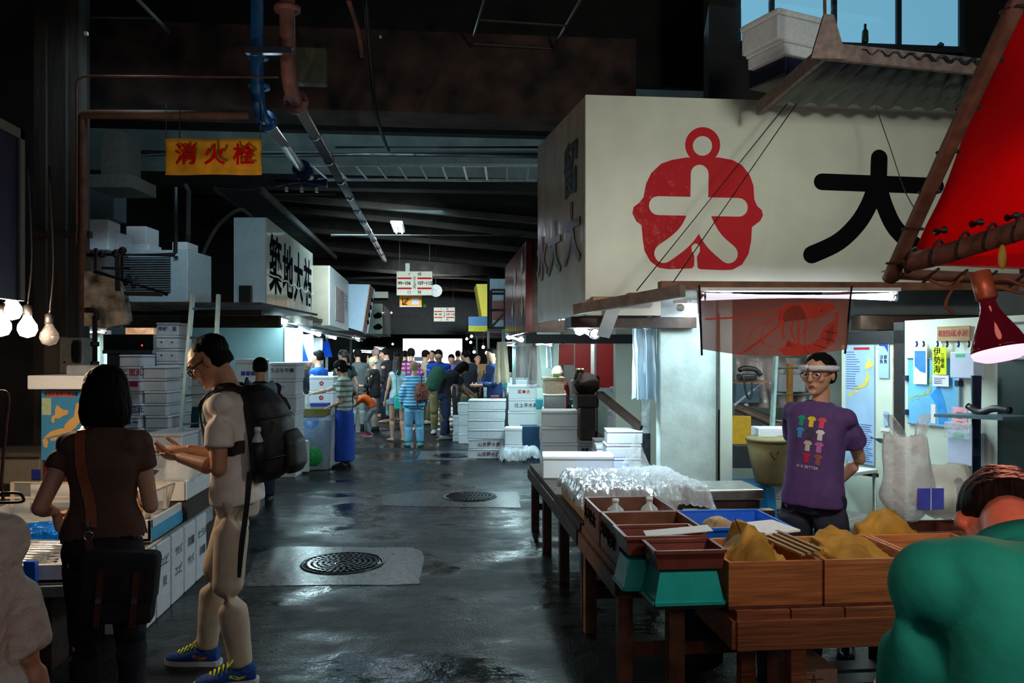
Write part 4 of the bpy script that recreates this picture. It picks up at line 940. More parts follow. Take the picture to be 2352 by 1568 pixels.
    if glasses:
        g = MB(); 
        for s_ in (-1, 1):
            pts = [h(.020*s_+.0145*math.cos(a*PI/10), .0575-.002*abs(math.cos(a*PI/10)), .003+.0105*math.sin(a*PI/10)) for a in range(21)]
            g.tube(pts, .0011*Sh if glasses != 'thick' else .0019*Sh, 6, cap=False)
            g.tube([h(.0345*s_, .056, .006), h(.046*s_, .03, .006), h(.0475*s_, -.004, .004)], .0014*Sh if glasses != 'thick' else .0022*Sh, 6)
        g.tube([h(-.006, .0585, .005), h(.006, .0585, .005)], .0012*Sh, 6)
        g.build('glasses', blackmetal, root)
    # hair
    hb = MB()
    if hair in ('short', 'buzz', 'thin'):
        e = {'short': .0, 'buzz': -.003, 'thin': -.002}[hair]
        hb.ell(h(0, -.014 if hair != 'buzz' else -.019, .022 if hair != 'buzz' else .024), ((.0475+e)*Sh, (.0555+e)*Sh, (.0485+e)*Sh), HM, 20, 14)
        hb.loft([(h(0, -.018, .02), (.0475+e)*Sh, (.048+e)*Sh, hx, hf), (h(0, -.024, -.010), (.0465+e)*Sh, (.040+e)*Sh, hx, hf), (h(0, -.032, -.030), .034*Sh, .026*Sh, hx, hf)], 18)
    elif hair == 'bob':
        hb.ell(h(0, -.010, .020), (.054*Sh, .062*Sh, .052*Sh), HM, 20, 14)
        hb.loft([(h(0, -.014, .02), .055*Sh, .056*Sh, hx, hf), (h(0, -.016, -.02), .060*Sh, .054*Sh, hx, hf), (h(0, -.014, -.055), .062*Sh, .050*Sh, hx, hf), (h(0, -.012, -.082), .054*Sh, .042*Sh, hx, hf), (h(0, -.018, -.095), .040*Sh, .030*Sh, hx, hf)], 20)
    elif hair == 'long':
        hb.ell(h(0, -.010, .020), (.051*Sh, .059*Sh, .050*Sh), HM, 20, 14)
        hb.loft([(h(0, -.016, .02), .051*Sh, .050*Sh, hx, hf), (h(0, -.022, -.04), .050*Sh, .040*Sh, hx, hf), (h(0, -.034, -.10), .050*Sh, .028*Sh, hx, hf), (h(0, -.040, -.16), .042*Sh, .018*Sh, hx, hf)], 18)
    elif hair == 'fringe':
        hb.ell(h(0, -.006, .022), (.051*Sh, .060*Sh, .048*Sh), HM, 20, 14)
        hb.loft([(h(0, -.016, .02), .051*Sh, .046*Sh, hx, hf), (h(0, -.022, -.03), .048*Sh, .038*Sh, hx, hf), (h(0, -.026, -.055), .036*Sh, .026*Sh, hx, hf)], 18)
        for s_ in (-1, 1): hb.tube([h(.045*s_, .012, .02), h(.049*s_, .012, -.01), h(.047*s_, .012, -.035)], [.009*Sh, .009*Sh, .005*S], 8)
        if hair == 'fringe' and fem: hb.tube([h(0, -.055, .0), h(.01, -.078, -.02), h(.01, -.082, -.06)], [.014*Sh, .018*Sh, .006*S], 8)
    elif hair == 'pony':
        hb.ell(h(0, -.012, .020), (.048*Sh, .058*Sh, .049*Sh), HM, 20, 14)
        hb.loft([(h(0, -.018, .02), .047*Sh, .048*Sh, hx, hf), (h(0, -.028, -.02), .042*Sh, .034*Sh, hx, hf)], 18)
        hb.tube([h(0, -.062, .012), h(0, -.088, .0), h(0, -.092, -.06), h(0, -.080, -.13)], [.011*Sh, .019*Sh, .020*Sh, .008*S], 10)
    elif hair == 'bun':
        hb.ell(h(0, -.012, .020), (.049*Sh, .058*Sh, .050*Sh), HM, 20, 14); hb.loft([(h(0, -.018, .02), .048*Sh, .048*Sh, hx, hf), (h(0, -.026, -.025), .042*Sh, .034*Sh, hx, hf)], 18)
        hb.ell(h(.01, -.062, .012), (.024*Sh, .020*Sh, .024*Sh), HM, 12, 8)
    elif hair == 'curly':
        hb.ell(h(0, -.012, .018), (.055*Sh, .062*Sh, .056*Sh), HM, 20, 14)
        for k in range(26):
            a = random.uniform(0, 2*PI); z = random.uniform(-.03, .06); hb.ell(h(.050*math.cos(a)*math.sqrt(max(.1, 1-(z/.075)**2)), -.016+.052*math.sin(a)*(1 if math.sin(a) < 0 else .5), z), (.014*Sh,)*3, HM, 8, 6)
    if hair != 'none': J['hair'] = fuse(hb, max(.005, vox*.7), 'hair', hairm, root, 2, fold=.0035*S if fine else 0, fscale=45, fstretch=(1, 1, .3))
    # clothes
    if top:
        tm = top['m']; i = top.get('infl', .009); lo = top.get('loose', .006); sl = top.get('sleeve', .55); hem = top.get('hem', .02)
        tb = MB(); torso(tb, i, hem=hem, loose=lo)
        tb.loft([((P3-f2[2]*.012)*S, .074*S*B, .050*S*B, f3[0], f3[1]), ((P3+f2[2]*.012)*S, .050*S*B, .044*S*B, f3[0], f3[1]), ((P3+f2[2]*top.get('neck', .018))*S, .043*S*B, .043*S*B, f3[0], f3[1])], 18)
        for sh, el, wr in arms:
            a, b_, c_ = sh*S, el*S, wr*S; w_ = top.get('sw', .012)*S
            tb.tube([(P3+f2[2]*.004)*S, a+f2[2]*.003*S], [(.034+i*.5)*S*B, (.028+i*.45)*S*B], 14)
            if sl > 0: tb.ell(a, ((.031+i*.4)*S*B,)*3, None, 14, 10)
            if 0 < sl <= 1: tb.tube([a, a.lerp(b_, sl*.5), a.lerp(b_, sl)], [(.031+i*.4)*S*B, .0295*S*B+w_*.55, .0285*S*B+w_*.75], 16)
            elif sl > 1:
                e = b_.lerp(c_, sl-1); tb.tube([a, a.lerp(b_, .5), b_], [(.031+i*.6)*S*B, .029*S*B+w_*.5, .0255*S*B+w_*.6], 14); tb.ell(b_, (.0255*S*B+w_*.6,)*3, None, 12, 8); tb.tube([b_, b_.lerp(e, .5), e], [.0255*S*B+w_*.6, .023*S*B+w_*.6, .020*S*B+w_*.5], 14)
        J['top'] = fuse(tb, top.get('vox', vox if not fine else .008), top.get('name', 'shirt'), tm, root, top.get('smooth', 14 if fine else 5), fold=top.get('fold', .006)*S, fscale=top.get('fs', 7.), fstretch=(1.3, 1.3, .8), seed=loc[0])
    if vest:
        vb = MB(); torso(vb, .016, hem=.045, loose=.010)
        for s_ in (-1, 1): vb.tube([(P3+f2[2]*.004)*S, (P3-f2[2]*.0+f2[0]*s_*.075*B)*S], [.040*S*B, .034*S*B], 12)
        fuse(vb, vox, 'waistcoat', vest, root, 5, fold=.004*S)
    if bottom:
        bb = MB(); i = bottom.get('infl', .006); lg = bottom.get('leg', .97); ty = bottom.get('type', 'trousers'); w_ = bottom.get('w', .010)*S
        wt = bottom.get('waist', .055)
        bb.loft([((P-f0[2]*.075)*S, (.060+i)*S*B, (.050+i)*S*B, f0[0], f0[1]), ((P-f0[2]*.03)*S, (hipw+i)*S*B, (.057+i)*S*B, f0[0], f0[1]), (P*S, (hipw+i)*S*B, (.057+i)*S*B, f0[0], f0[1]), ((P+f0[2]*wt)*S, (hipw*.90+i*.7)*S*B, (.050+i*.6)*S*B, f0[0], f0[1])], 20, sq=.85)
        if ty == 'trousers':
            for hip, kn, an, toe in legs:
                a, b_, c_ = hip*S, kn*S, an*S
                bb.ell(a, ((.043+i*.6)*S*B,)*3, None, 14, 10)
                if lg > .5:
                    e = b_.lerp(c_, (lg-.5)*2)
                    bb.tube([a, a.lerp(b_, .35), a.lerp(b_, .8), b_], [.050*S*B+w_*.5, .046*S*B+w_*.6, .038*S*B+w_*.8, .036*S*B+w_*.8], 18); bb.ell(b_, (.0375*S*B+w_*.8,)*3, None, 14, 10)
                    bb.tube([b_, b_.lerp(e, .3), b_.lerp(e, .7), e], [.0365*S*B+w_*.8, .0355*S*B+w_*.7, .028*S*B+w_, .0245*S*B+w_*1.1], 18)
                else:
                    e = a.lerp(b_, lg*2); bb.tube([a, a.lerp(e, .5), e], [.053*S*B+w_*.5, .050*S*B+w_, .047*S*B+w_*1.3], 18)
        elif ty == 'skirt':
            mid = (legs[0][2]+legs[1][2])/2; c0 = (P-f0[2]*.03)*S; e = c0.lerp(V((mid.x, mid.y, 0))*S, lg); fl = bottom.get('flare', .03)*S
            bb.loft([(c0, (hipw+i)*S*B, (.070+i)*S*B, rt, fw), (c0.lerp(e, .4), (hipw+i)*S*B+fl*.4, (.070+i)*S*B+fl*.5, rt, fw), (e, (hipw+i)*S*B+fl, (.066+i)*S*B+fl, rt, fw)], 24)
        J['bottom'] = fuse(bb, bottom.get('vox', vox if not fine else .008), bottom.get('name', 'trousers'), bottom['m'], root, 16 if fine else 6, fold=bottom.get('fold', .006)*S, fscale=bottom.get('fs', 8.), fstretch=(1.2, 1.2, 1.1), seed=loc[1])
    if shoes:
        for k, (hip, kn, an, toe) in enumerate(legs):
            td = V((-math.sin(toe), math.cos(toe), 0)); tx = V((td.y, -td.x, 0)); fz = feet[k][2] if len(feet[k]) > 2 else 0
            g = V((an.x*S, an.y*S, fz*S)); s = S
            u = MB().loft([(g-td*.040*s+up*.030*s, .016*s, .022*s, tx, up), (g-td*.022*s+up*.034*s, .024*s, .030*s, tx, up), (g+td*.02*s+up*.033*s, .027*s, .028*s, tx, up), (g+td*.065*s+up*.022*s, .030*s, .019*s, tx, up), (g+td*.105*s+up*.018*s, .027*s, .014*s, tx, up), (g+td*.125*s+up*.015*s, .014*s, .009*s, tx, up)], 18)
            if shoes.get('boot'): u.tube([g+up*.04*s, g+up*.17*s], [.030*s, .034*s], 14)
            else: u.tube([g-td*.008*s+up*.04*s, g-td*.008*s+up*.060*s], [.028*s, .025*s], 14)
            sho = fuse(u, .006 if fine else .012, 'shoe', shoes['m'], root, 1)
            so = MB().prism([(x*s, y*s) for x, y in ((-.022,-.040),(-.012,-.048),(.012,-.048),(.022,-.040),(.024,.0),(.030,.06),(.028,.10),(.015,.128),(-.002,.132),(-.016,.124),(-.028,.10),(-.030,.06),(-.024,.0))], .014*s, Matrix(((tx.x, td.x, 0, g.x), (tx.y, td.y, 0, g.y), (0, 0, 1, g.z), (0, 0, 0, 1))))
            so.build('sole', shoes.get('sole', rubber), sho)
            J.setdefault('shoes', []).append((sho, g, td, tx))
    return J
def surf(target, pts, off=.002):
    """drop points (start, direction) onto a mesh and keep them just outside"""
    dg = bpy.context.evaluated_depsgraph_get(); bvh = BVHTree.FromPolygons([v.co for v in target.data.vertices], [p.vertices[:] for p in target.data.polygons])
    out = []
    for p, d in pts:
        r = bvh.ray_cast(V(p), V(d)); out.append((r[0]+r[1]*off if r[0] is not None else None))
    return out
def patch(target, poly, M_, name, m, parent, off=.003, sub=0):
    """flat outline (x, y) in the frame M_, projected along the frame's -z onto the target's surface"""
    bm = bmesh.new(); vs = [bm.verts.new((x, y, 0)) for x, y in poly]; f = bm.faces.new(vs); bmesh.ops.triangulate(bm, faces=[f])
    if sub: bmesh.ops.subdivide_edges(bm, edges=bm.edges[:], cuts=sub, use_grid_fill=True)
    bvh = BVHTree.FromPolygons([v.co for v in target.data.vertices], [p.vertices[:] for p in target.data.polygons])
    d = -(M_.to_3x3() @ V((0, 0, 1))); zs = []
    for v in bm.verts:
        p = M_ @ v.co; r = bvh.ray_cast(p, d)
        v.co = (r[0]-d*off) if r[0] is not None else p+d*.2
    me = bpy.data.meshes.new(name); bm.to_mesh(me); bm.free(); me.materials.append(m)
    o = bpy.data.objects.new(name, me); COL.objects.link(o); o.parent = parent
    return o
def strap(target, pts, w_, name, m, parent, off=.006, center=None, th=.004):
    """flat band lying on the target's surface; pts outside the body, cast towards center points"""
    bvh = BVHTree.FromPolygons([v.co for v in target.data.vertices], [p.vertices[:] for p in target.data.polygons])
    P = smoothpts(pts, 6); Q = []; Nn = []
    for p in P:
        r = bvh.find_nearest(p); q_ = r[0]+r[1]*off; Q.append(q_); Nn.append(r[1])
    return band(Q, Nn, w_, name, m, parent, th)
def band(Q, Nn, w_, name, m, parent, th=.004):
    o = MB(); vs = []
    for i, p in enumerate(Q):
        d = (Q[min(i+1, len(Q)-1)]-Q[max(i-1, 0)]).normalized(); n = V(Nn[i]); s_ = d.cross(n).normalized()*w_/2
        vs += [p-s_, p+s_, p+s_+n*th, p-s_+n*th]
    fs = []
    for i in range(len(Q)-1):
        a, b = i*4, i*4+4
        for k in range(4): fs.append([a+k, a+(k+1) % 4, b+(k+1) % 4, b+k])
    fs += [[3, 2, 1, 0], [len(vs)-4, len(vs)-3, len(vs)-2, len(vs)-1]]
    return o.add(vs, fs).build(name, m, parent)
def clothm(name, col, **k):
    k.setdefault('rough', .85); k.setdefault('bump', .25); k.setdefault('scale', 14); k.setdefault('var', .10); return mat(name, col, **k)
# ------------------------------------------------------------ the young man with the backpack
g = onZ(535, 1552)
d0 = 4.12; base = W(545, HZ+100, d0); base.z = 0
white_tee = clothm('white_tee', C(226, 218, 210), bump=.12)
khaki = clothm('khaki_chinos', C(190, 176, 156), bump=.2)
shoeb = clothm('blue_knit_shoe', C(28, 74, 150), scale=80, bump=.3, var=.25)
solew = mat('white_rubber_sole', C(210, 214, 220), .5, var=.05)
# he faces picture-left with a slight turn to the camera
J = human('young man in white tee and glasses with black backpack, looking at his phone', 1.735, tuple(base), math.radians(90-2), lean=8, pz=.541, head=(36, 3),
          feet=(((-.080, -.035), 8), ((.075, .115), -8)), hands=((-.055, .150, .650), (.050, .165, .662)), hints=(V((-.5, -1, -.6)), V((.5, -1, -.6))),
          hdirs=(V((.45, 1, .02)), V((-.35, 1, -.02))), palms=(V((.5, 0, .8)), V((-.3, 0, .9))), curl=.55,
          top=dict(m=white_tee, sleeve=.66, hem=.03, loose=.009, infl=.010, sw=.018, fold=.0035, fs=9, name='tee_shirt'), bottom=dict(m=khaki, leg=.985, w=.008, fold=.0045, infl=.004, name='chinos'),
          shoes=dict(m=shoeb, sole=solew), skin=SKIND, hair='buzz', fine=True, glasses='thick', vox=.006)
R = J['root']; S = J['S']
yellow = mat('neon_yellow_lace', C(222, 232, 50), .6); orange = mat('orange_swoosh', C(236, 130, 40), .5)
for k, (sho, gg, td, tx) in enumerate(J['shoes']):
    upv = V((0, 0, 1)); lace = MB()
    for j in range(6):
        c0 = gg+td*(.025+.012*j)*S+upv*(.068-.0058*j)*S
        lace.tube([c0-tx*.020*S-upv*.010*S, c0+upv*.001*S, c0+tx*.020*S-upv*.010*S+td*.006*S], .0030*S, 6)
    for s_ in (-1, 1): lace.tube(smoothpts([gg+td*.03*S+upv*.068*S, gg+td*.02*S+tx*s_*.03*S+upv*.078*S, gg+td*.035*S+tx*s_*.04*S+upv*.062*S], 4), .0028*S, 6)
    lace.build('laces', yellow, sho)
    for s_ in (-1, 1):
        M_ = basis(gg+tx*s_*.1*S+td*.03*S+upv*.028*S, -td*s_*-1 if s_ > 0 else td*-1, (0, 0, 1))
        M_ = basis(gg+tx*s_*.1*S+td*.02*S+upv*.026*S, td*s_ if True else td, (0, 0, 1)) if (td*s_).cross(V((0,0,1))).dot(tx*s_) > 0 else basis(gg+tx*s_*.1*S+td*.02*S+upv*.026*S, -td*s_, (0, 0, 1))
        dirx = 1 if (M_.to_3x3() @ V((1, 0, 0))).dot(td) > 0 else -1
        sw = [(-.034, .020), (-.012, .004), (.012, -.006), (.026, -.004), (.036, .006), (.026, .004), (.016, .004), (-.006, .011)]
        sw = [(-x*dirx*S, y*S) for x, y in sw]
        patch(sho, sw, M_, 'swoosh_mark', orange if k == 1 else yellow, sho, .002)
# phone
ph = (J['WR'][0]+J['WR'][1])/2*S
o = MB().box((-.036, -.068, -.005), (.036, .068, .005), Matrix.Translation(ph+V((0, .125, .012))) @ Matrix.Rotation(.25, 4, 'X'), .003).build('body', blackmetal)
pt = thing('smartphone', 'dark smartphone held by the young man in the white tee', 'phone', (0, 0, 0)); pt.parent = None
def to_world(root): return Matrix.Translation(root.location) @ Matrix.Rotation(root.rotation_euler.z, 4, 'Z')
RW = to_world(R); o.parent = pt; pt.matrix_world = RW @ Matrix.Translation(ph+V((0, .125, .012)))
o.data.transform(Matrix.Translation(-(ph+V((0, .125, .012)))))
# backpack (worn: a thing of its own)
blk = clothm('black_nylon', (.010, .010, .012, 1), rough=.55, bump=.4, scale=8, var=.3)
bp_ = thing('backpack', 'bulky black backpack on the back of the young man in the white tee', 'backpack', tuple(base), R.rotation_euler.z)
P1, P2, P3 = J['P1']*S, J['P2']*S, J['P3']*S; f2 = J['f2']
bk = MB()
c0 = J['P']*S
rings = []
for t_, rx, ry, off in ((-.02, .10, .07, .155), (.02, .145, .105, .185), (.14, .155, .125, .205), (.27, .155, .125, .205), (.37, .145, .105, .185), (.44, .12, .08, .165), (.47, .07, .05, .15)):
    p = c0+V((0, -.0, 0))+f2[2]*(t_+.06); rings.append((p-f2[1]*off, rx, ry, f2[0], f2[1]))
bk.loft(rings, 24); main = fuse(bk, .010, 'main_compartment', blk, bp_, 3, fold=.010, fscale=6)
fk = MB(); 
rings = [(c0+f2[2]*(t_+.06)-f2[1]*off, rx, ry, f2[0], f2[1]) for t_, rx, ry, off in ((.0, .09, .04, .30), (.04, .12, .06, .31), (.16, .12, .06, .315), (.22, .10, .04, .30))]
fk.loft(rings, 20); fuse(fk, .009, 'front_pocket', blk, bp_, 3, fold=.006, fscale=9)
for z_, o_ in ((.12, .335), (.20, .325)): MB().tube([c0+f2[2]*(z_+.06)-f2[1]*o_+f2[0]*x for x in (-.09, -.03, .03, .09)], .005, 6).build('pocket_zip', mat('grey_zip', (.05, .05, .055, 1), .4, .5), bp_)
for s_ in (-1, 1): MB().bar(c0+f2[2]*.16-f2[1]*.17+f2[0]*s_*.163, c0+f2[2]*.34-f2[1]*.27+f2[0]*s_*.150, .022, .006, up=f2[0]).build('compression_strap', mat('grey_zip', (.05, .05, .055, 1)), bp_)
MB().tube(smoothpts([c0+f2[2]*.52-f2[1]*.12+f2[0]*-.03, c0+f2[2]*.57-f2[1]*.13, c0+f2[2]*.52-f2[1]*.12+f2[0]*.03], 5), .008, 6).build('grab_loop', blk, bp_)
# webbing edges and zip
for z in (.10, .30): 
    pts = [c0+f2[2]*(z+.06)-f2[1]*.20+f2[0]*.165*math.cos(a)-f2[1]*.135*math.sin(a) for a in [PI*k/10 for k in range(11)]]
    MB().tube(pts, .006, 6).build('zip_line', mat('dark_grey_webbing', (.03, .03, .033, 1), .5), bp_)
wb = c0+f2[2]*.10-f2[1]*.16
for s_ in (-1, 1):
    q_ = wb+f2[0]*.155*s_
    MB().lathe([(0, 0), (.030, 0), (.033, .10), (.033, .15), (0, .15)], Matrix.Translation(q_)).build('side_pocket', blk, bp_)
    if s_ == -1:
        bt = thing('water_bottle', 'clear water bottle in the side pocket of the black backpack', 'bottle', (0, 0, 0)); bt.matrix_world = RW @ Matrix.Translation(q_+V((0, 0, .06)))
        MB().lathe([(0, 0), (.028, 0), (.028, .10), (.014, .13), (.014, .14), (0, .14)]).build('bottle_body', mat('clear_plastic_bottle', (.7, .78, .82, 1), .15, alpha=.7), bt)
        MB().lathe([(0, .14), (.017, .14), (.017, .165), (0, .165)]).build('cap', paper, bt)
for s_ in (-1, 1):
    x = J['f2'][0]*s_
    pts = [P3+f2[1]*-.10+x*.09+V((0, 0, .0)), P3+f2[1]*-.05+x*.095+V((0, 0, .06)), P3+f2[1]*.02+x*.10+V((0, 0, .07)), P3+f2[1]*.12+x*.105+V((0, 0, -.03)), P2+f2[1]*.15+x*.115+V((0, 0, .03)), P2+f2[1]*.11+x*.13+V((0, 0, -.05)), P2+f2[1]*.02+x*.14+V((0, 0, -.09)), P2+x*.13+V((0, -.08, -.10))]
    strap(J['top'], pts, .062, 'shoulder_strap', blk, bp_, .008, th=.010)
hp_ = J['P']*S+V((-.13, -.10, .06))
Q = smoothpts([hp_+V((0, 0, .06)), hp_+V((-.02, .01, -.10)), hp_+V((-.03, .03, -.28)), hp_+V((-.03, .05, -.46))], 5)
band(Q, [V((-1, 0, 0))]*len(Q), .026, 'loose_belt_strap', blk, bp_)

# ------------------------------------------------------------ the woman in the brown top
brown = clothm('brown_jersey', C(84, 60, 50), bump=.25, scale=30)
jeans = clothm('dark_navy_jeans', C(20, 24, 38), bump=.3, scale=40)
b2 = W(238, HZ+100, 3.45); b2.z = 0
J = human('woman with black bob in brown top pointing at the fish, seen from behind', 1.58, tuple(b2), math.radians(8), lean=5, head=(14, 10), sex='f', twist=-4,
          feet=(((-.05, .0), 5), ((.07, .01), -5)), hands=((-.150, .10, .600), (.06, .15, .64)), hints=(V((-.35, -1, -.9)), V((.5, -1, -.6))), hdirs=(V((.15, .35, -1)), V((-1, .3, 0))), palms=(V((1, -.2, 0)), V((0, -1, 0))), curl=.30,
          top=dict(m=brown, sleeve=.42, hem=-.02, loose=.006, infl=.009, sw=.010, fold=.003, name='jersey_top'), bottom=dict(m=jeans, leg=.98, w=.005, waist=.028, infl=.003, name='jeans'), shoes=dict(m=rubber), skin=SKIN, hair='bob', fine=True, vox=.007, build=1.05)
R = J['root']; S = J['S']
leather = mat('tan_leather', C(150, 84, 52), .5, bump=.15, var=.12); navy = clothm('navy_canvas', C(20, 24, 34), bump=.3, scale=50)
silver = mat('silver_buckle', (.75, .75, .75, 1), .2, 1.)
bag = thing('shoulder_bag', 'dark navy canvas bag with tan leather strap at the hip of the woman in brown', 'bag', tuple(b2), R.rotation_euler.z)
P1, P2, P3 = [J[k]*S for k in ('P1', 'P2', 'P3')]; P = J['P']*S
strap(J['top'], [P3+V((-.085, .13, -.02)), P3+V((-.085, .05, .08)), P3+V((-.085, -.06, .06)), P2+V((-.075, -.16, .05)), P2+V((-.055, -.18, -.05)), P1+V((-.03, -.18, .02)), P+V((-.02, -.2, .09))], .042, 'leather_strap', leather, bag, .008, th=.005)
bc = P+V((.10, -.165, -.16))
o = MB(); o.box((-.145, -.05, -.15), (.145, .05, .14), Matrix.Translation(bc) @ Matrix.Rotation(math.radians(5), 4, 'Y'), .03); bo = o.build('bag_body', navy, bag)
o = MB(); o.box((-.150, -.060, -.06), (.150, .055, .150), Matrix.Translation(bc) @ Matrix.Rotation(math.radians(5), 4, 'Y'), .025); o.build('flap', navy, bag)
for x in (-.06, .075): MB().box((x-.012, -.068, -.15), (x+.012, -.060, .08), Matrix.Translation(bc) @ Matrix.Rotation(math.radians(5), 4, 'Y')).build('leather_tab', mat('dark_brown_leather', C(78, 36, 28), .45), bag); 
for x in (-.06, .075): MB().box((x-.010, -.073, -.05), (x+.010, -.066, -.03), Matrix.Translation(bc) @ Matrix.Rotation(math.radians(5), 4, 'Y')).build('buckle', silver, bag)
rg = P+V((-.02, -.155, .055))
MB().tube([rg+V((.018*math.cos(a), 0, .018*math.sin(a))) for a in [2*PI*k/12 for k in range(13)]], .0035, 6, cap=False).build('ring', silver, bag)
MB().tube([rg+V((0, 0, .02)), rg+V((0, 0, .055))], .006, 6).build('clasp', silver, bag)
MB().bar(rg+V((0, 0, -.015)), rg+V((.015, -.01, -.09)), .028, .006, up=V((0, 1, 0))).build('strap_end', MATS['dark_brown_leather'], bag)

# ------------------------------------------------------------ purple-shirt vendor
purple = clothm('purple_tee', C(86, 60, 116), bump=.15, scale=20)
bv = W(1872, HZ+100, 4.55); bv.z = 0
J = human('stall keeper in purple tee with twisted white headband, hands behind his back', 1.635, tuple(bv), math.radians(137), lean=-5, side=-5, head=(4, -10), build=.95, pel=(.0, .02),
          feet=(((-.11, .02), 14), ((.09, -.02), -14)), hands=((-.03, -.115, .53), (.03, -.115, .52)), hints=(V((-1, -.6, 0)), V((1, -.6, 0))), hdirs=(V((1, -.2, -.3)), V((-1, -.2, -.3))), palms=(V((0, -1, 0)), V((0, -1, 0))), curl=.6,
          top=dict(m=purple, sleeve=.62, hem=.05, loose=.012, infl=.011, sw=.018, fold=.007, name='purple_tee'), bottom=dict(m=clothm('navy_work_trousers', C(26, 30, 48)), leg=.9, w=.020), shoes=dict(m=mat('wet_black_rubber_boot', (.012, .014, .018, 1), .18), boot=True), skin=SKIN, hair='short', fine=True, glasses='thin', vox=.006)
R = J['root']; S = J['S']; h = J['h']
# headband: twisted towel
pts = []
for k in range(33):
    a = 2*PI*k/32; pts.append(h(.0515*math.sin(a), -.004+.0600*math.cos(a), .026-.008*(1-math.cos(a))*.8))
hb = MB().tube(pts, .0105*S, 10, cap=False); hb.tube([h(.004, -.064, .014), h(.02, -.078, .022), h(.03, -.082, .006)], [.008*S, .010*S, .004*S], 8); hb.tube([h(.004, -.064, .014), h(-.016, -.078, .018), h(-.02, -.086, -.006)], [.008*S, .010*S, .004*S], 8)
fuse(hb, .004, 'headband', mat('white_towel', C(218, 218, 228), .9, bump=.5, scale=90, var=.05), R, 1, fold=.003, fscale=60)
tee = [(-.5,.28),(-.30,.42),(-.15,.5),(0,.44),(.15,.5),(.30,.42),(.5,.28),(.40,.08),(.27,.16),(.27,-.5),(-.27,-.5),(-.27,.16),(-.40,.08)]
cols = [(20,150,120),(226,206,60),(214,70,96),(60,150,206),(60,64,70),(220,220,220),(200,196,180),(190,110,170),(176,34,56),(150,90,84)]
P1, P2, P3 = [J[k]*S for k in ('P1', 'P2', 'P3')]
fx, fy, fz = J['f2']
lay = [(-1, 0), (0, 0), (1, 0), (-1, 1), (0, 1), (1, 1), (-.1, 2), (1, 2), (-.1, 3), (1, 3)]
for i, (cx, ry) in enumerate(lay):
    o_ = P2+fz*(.065-.068*ry)-fx*cx*.056+fy*.3
    M_ = basis(o_, -fx, fz)
    patch(J['top'], [(x*.048, y*.060) for x, y in tee], M_, 'printed_tee', mat('print_%d' % i, C(*cols[i]), .7), R, .0025, 1)
try:
    tt_ = text('10 IS BETTER', Matrix.Identity(4), .022, paper, R, 0)
    M_ = basis(P2+fz*(.065-.068*3.75)+fy*.3, -fx, fz); bvh = BVHTree.FromPolygons([v.co for v in J['top'].data.vertices], [p.vertices[:] for p in J['top'].data.polygons])
    for v in tt_.data.vertices:
        p = M_ @ v.co; r = bvh.ray_cast(p, -fy); v.co = (r[0]+fy*.003) if r[0] is not None else p
except Exception as e: print('txt', e)

# ------------------------------------------------------------ person in green at the lower right, seen from behind
green = clothm('teal_green_polo', C(16, 138, 130), ior=1.25, bump=.15, scale=25, var=.06)
bg = W(2525, HZ+100, 1.22); bg.z = 0
J = human('person in teal green collared shirt bending forward, seen from behind close by', 1.62, tuple(bg), math.radians(4), lean=34, head=(92, -34), pz=.52, side=6, build=1.18,
          hands=((-.05, .25, .55), (.06, .25, .55)), top=dict(m=green, sleeve=.8, hem=.06, loose=.016, infl=.016, sw=.028, fold=.011, fs=5, name='polo_shirt'), bottom=dict(m=jeans), shoes=dict(m=rubber), skin=mat('skin_ruddy', C(206, 130, 108), .5, bump=.05, scale=60, var=.06), hair='thin', fine=True, vox=.007)
S = J['S']; f3 = J['f3']; P3 = J['P3']*S
cl = MB(); rg = []
for k in range(25):
    a = 2*PI*k/24; rg.append(P3+f3[2]*.035+f3[0]*.078*math.cos(a)+f3[1]*.078*math.sin(a)-f3[1]*.005)
o = MB(); n = 24; vs = []
for zz, rr in ((.0, .098), (.028, .078), (.052, .070), (.046, .064), (.02, .070)):
    for k in range(n):
        a = 2*PI*k/n; vs.append(P3+f3[2]*(.012+zz)+f3[0]*rr*math.cos(a)+f3[1]*rr*math.sin(a)*.95)
o.add(vs, [[r*n+k, r*n+(k+1) % n, (r+1)*n+(k+1) % n, (r+1)*n+k] for r in range(4) for k in range(n)], True).build('collar', green, J['root'])

# ------------------------------------------------------------ person in lace blouse at the lower left
lace = clothm('cream_lace_blouse', C(206, 202, 190), bump=.8, scale=30, var=.12)
bl = W(-168, HZ+100, 1.75); bl.z = 0
J = human('person in loose cream lace blouse at the picture edge, back to the camera', 1.53, tuple(bl), math.radians(18), lean=4, head=(10, 20), sex='f', build=1.0, hands=((-.16, .05, .48), (.15, .08, .46)), hints=(None, V((0, -1, 0))),
          top=dict(m=lace, sleeve=.95, hem=.10, loose=.02, infl=.022, sw=.010, fold=.010, fs=4.5, name='lace_blouse'), bottom=dict(m=jeans), shoes=dict(m=rubber), skin=SKIN, hair='bob', fine=False, vox=.012)
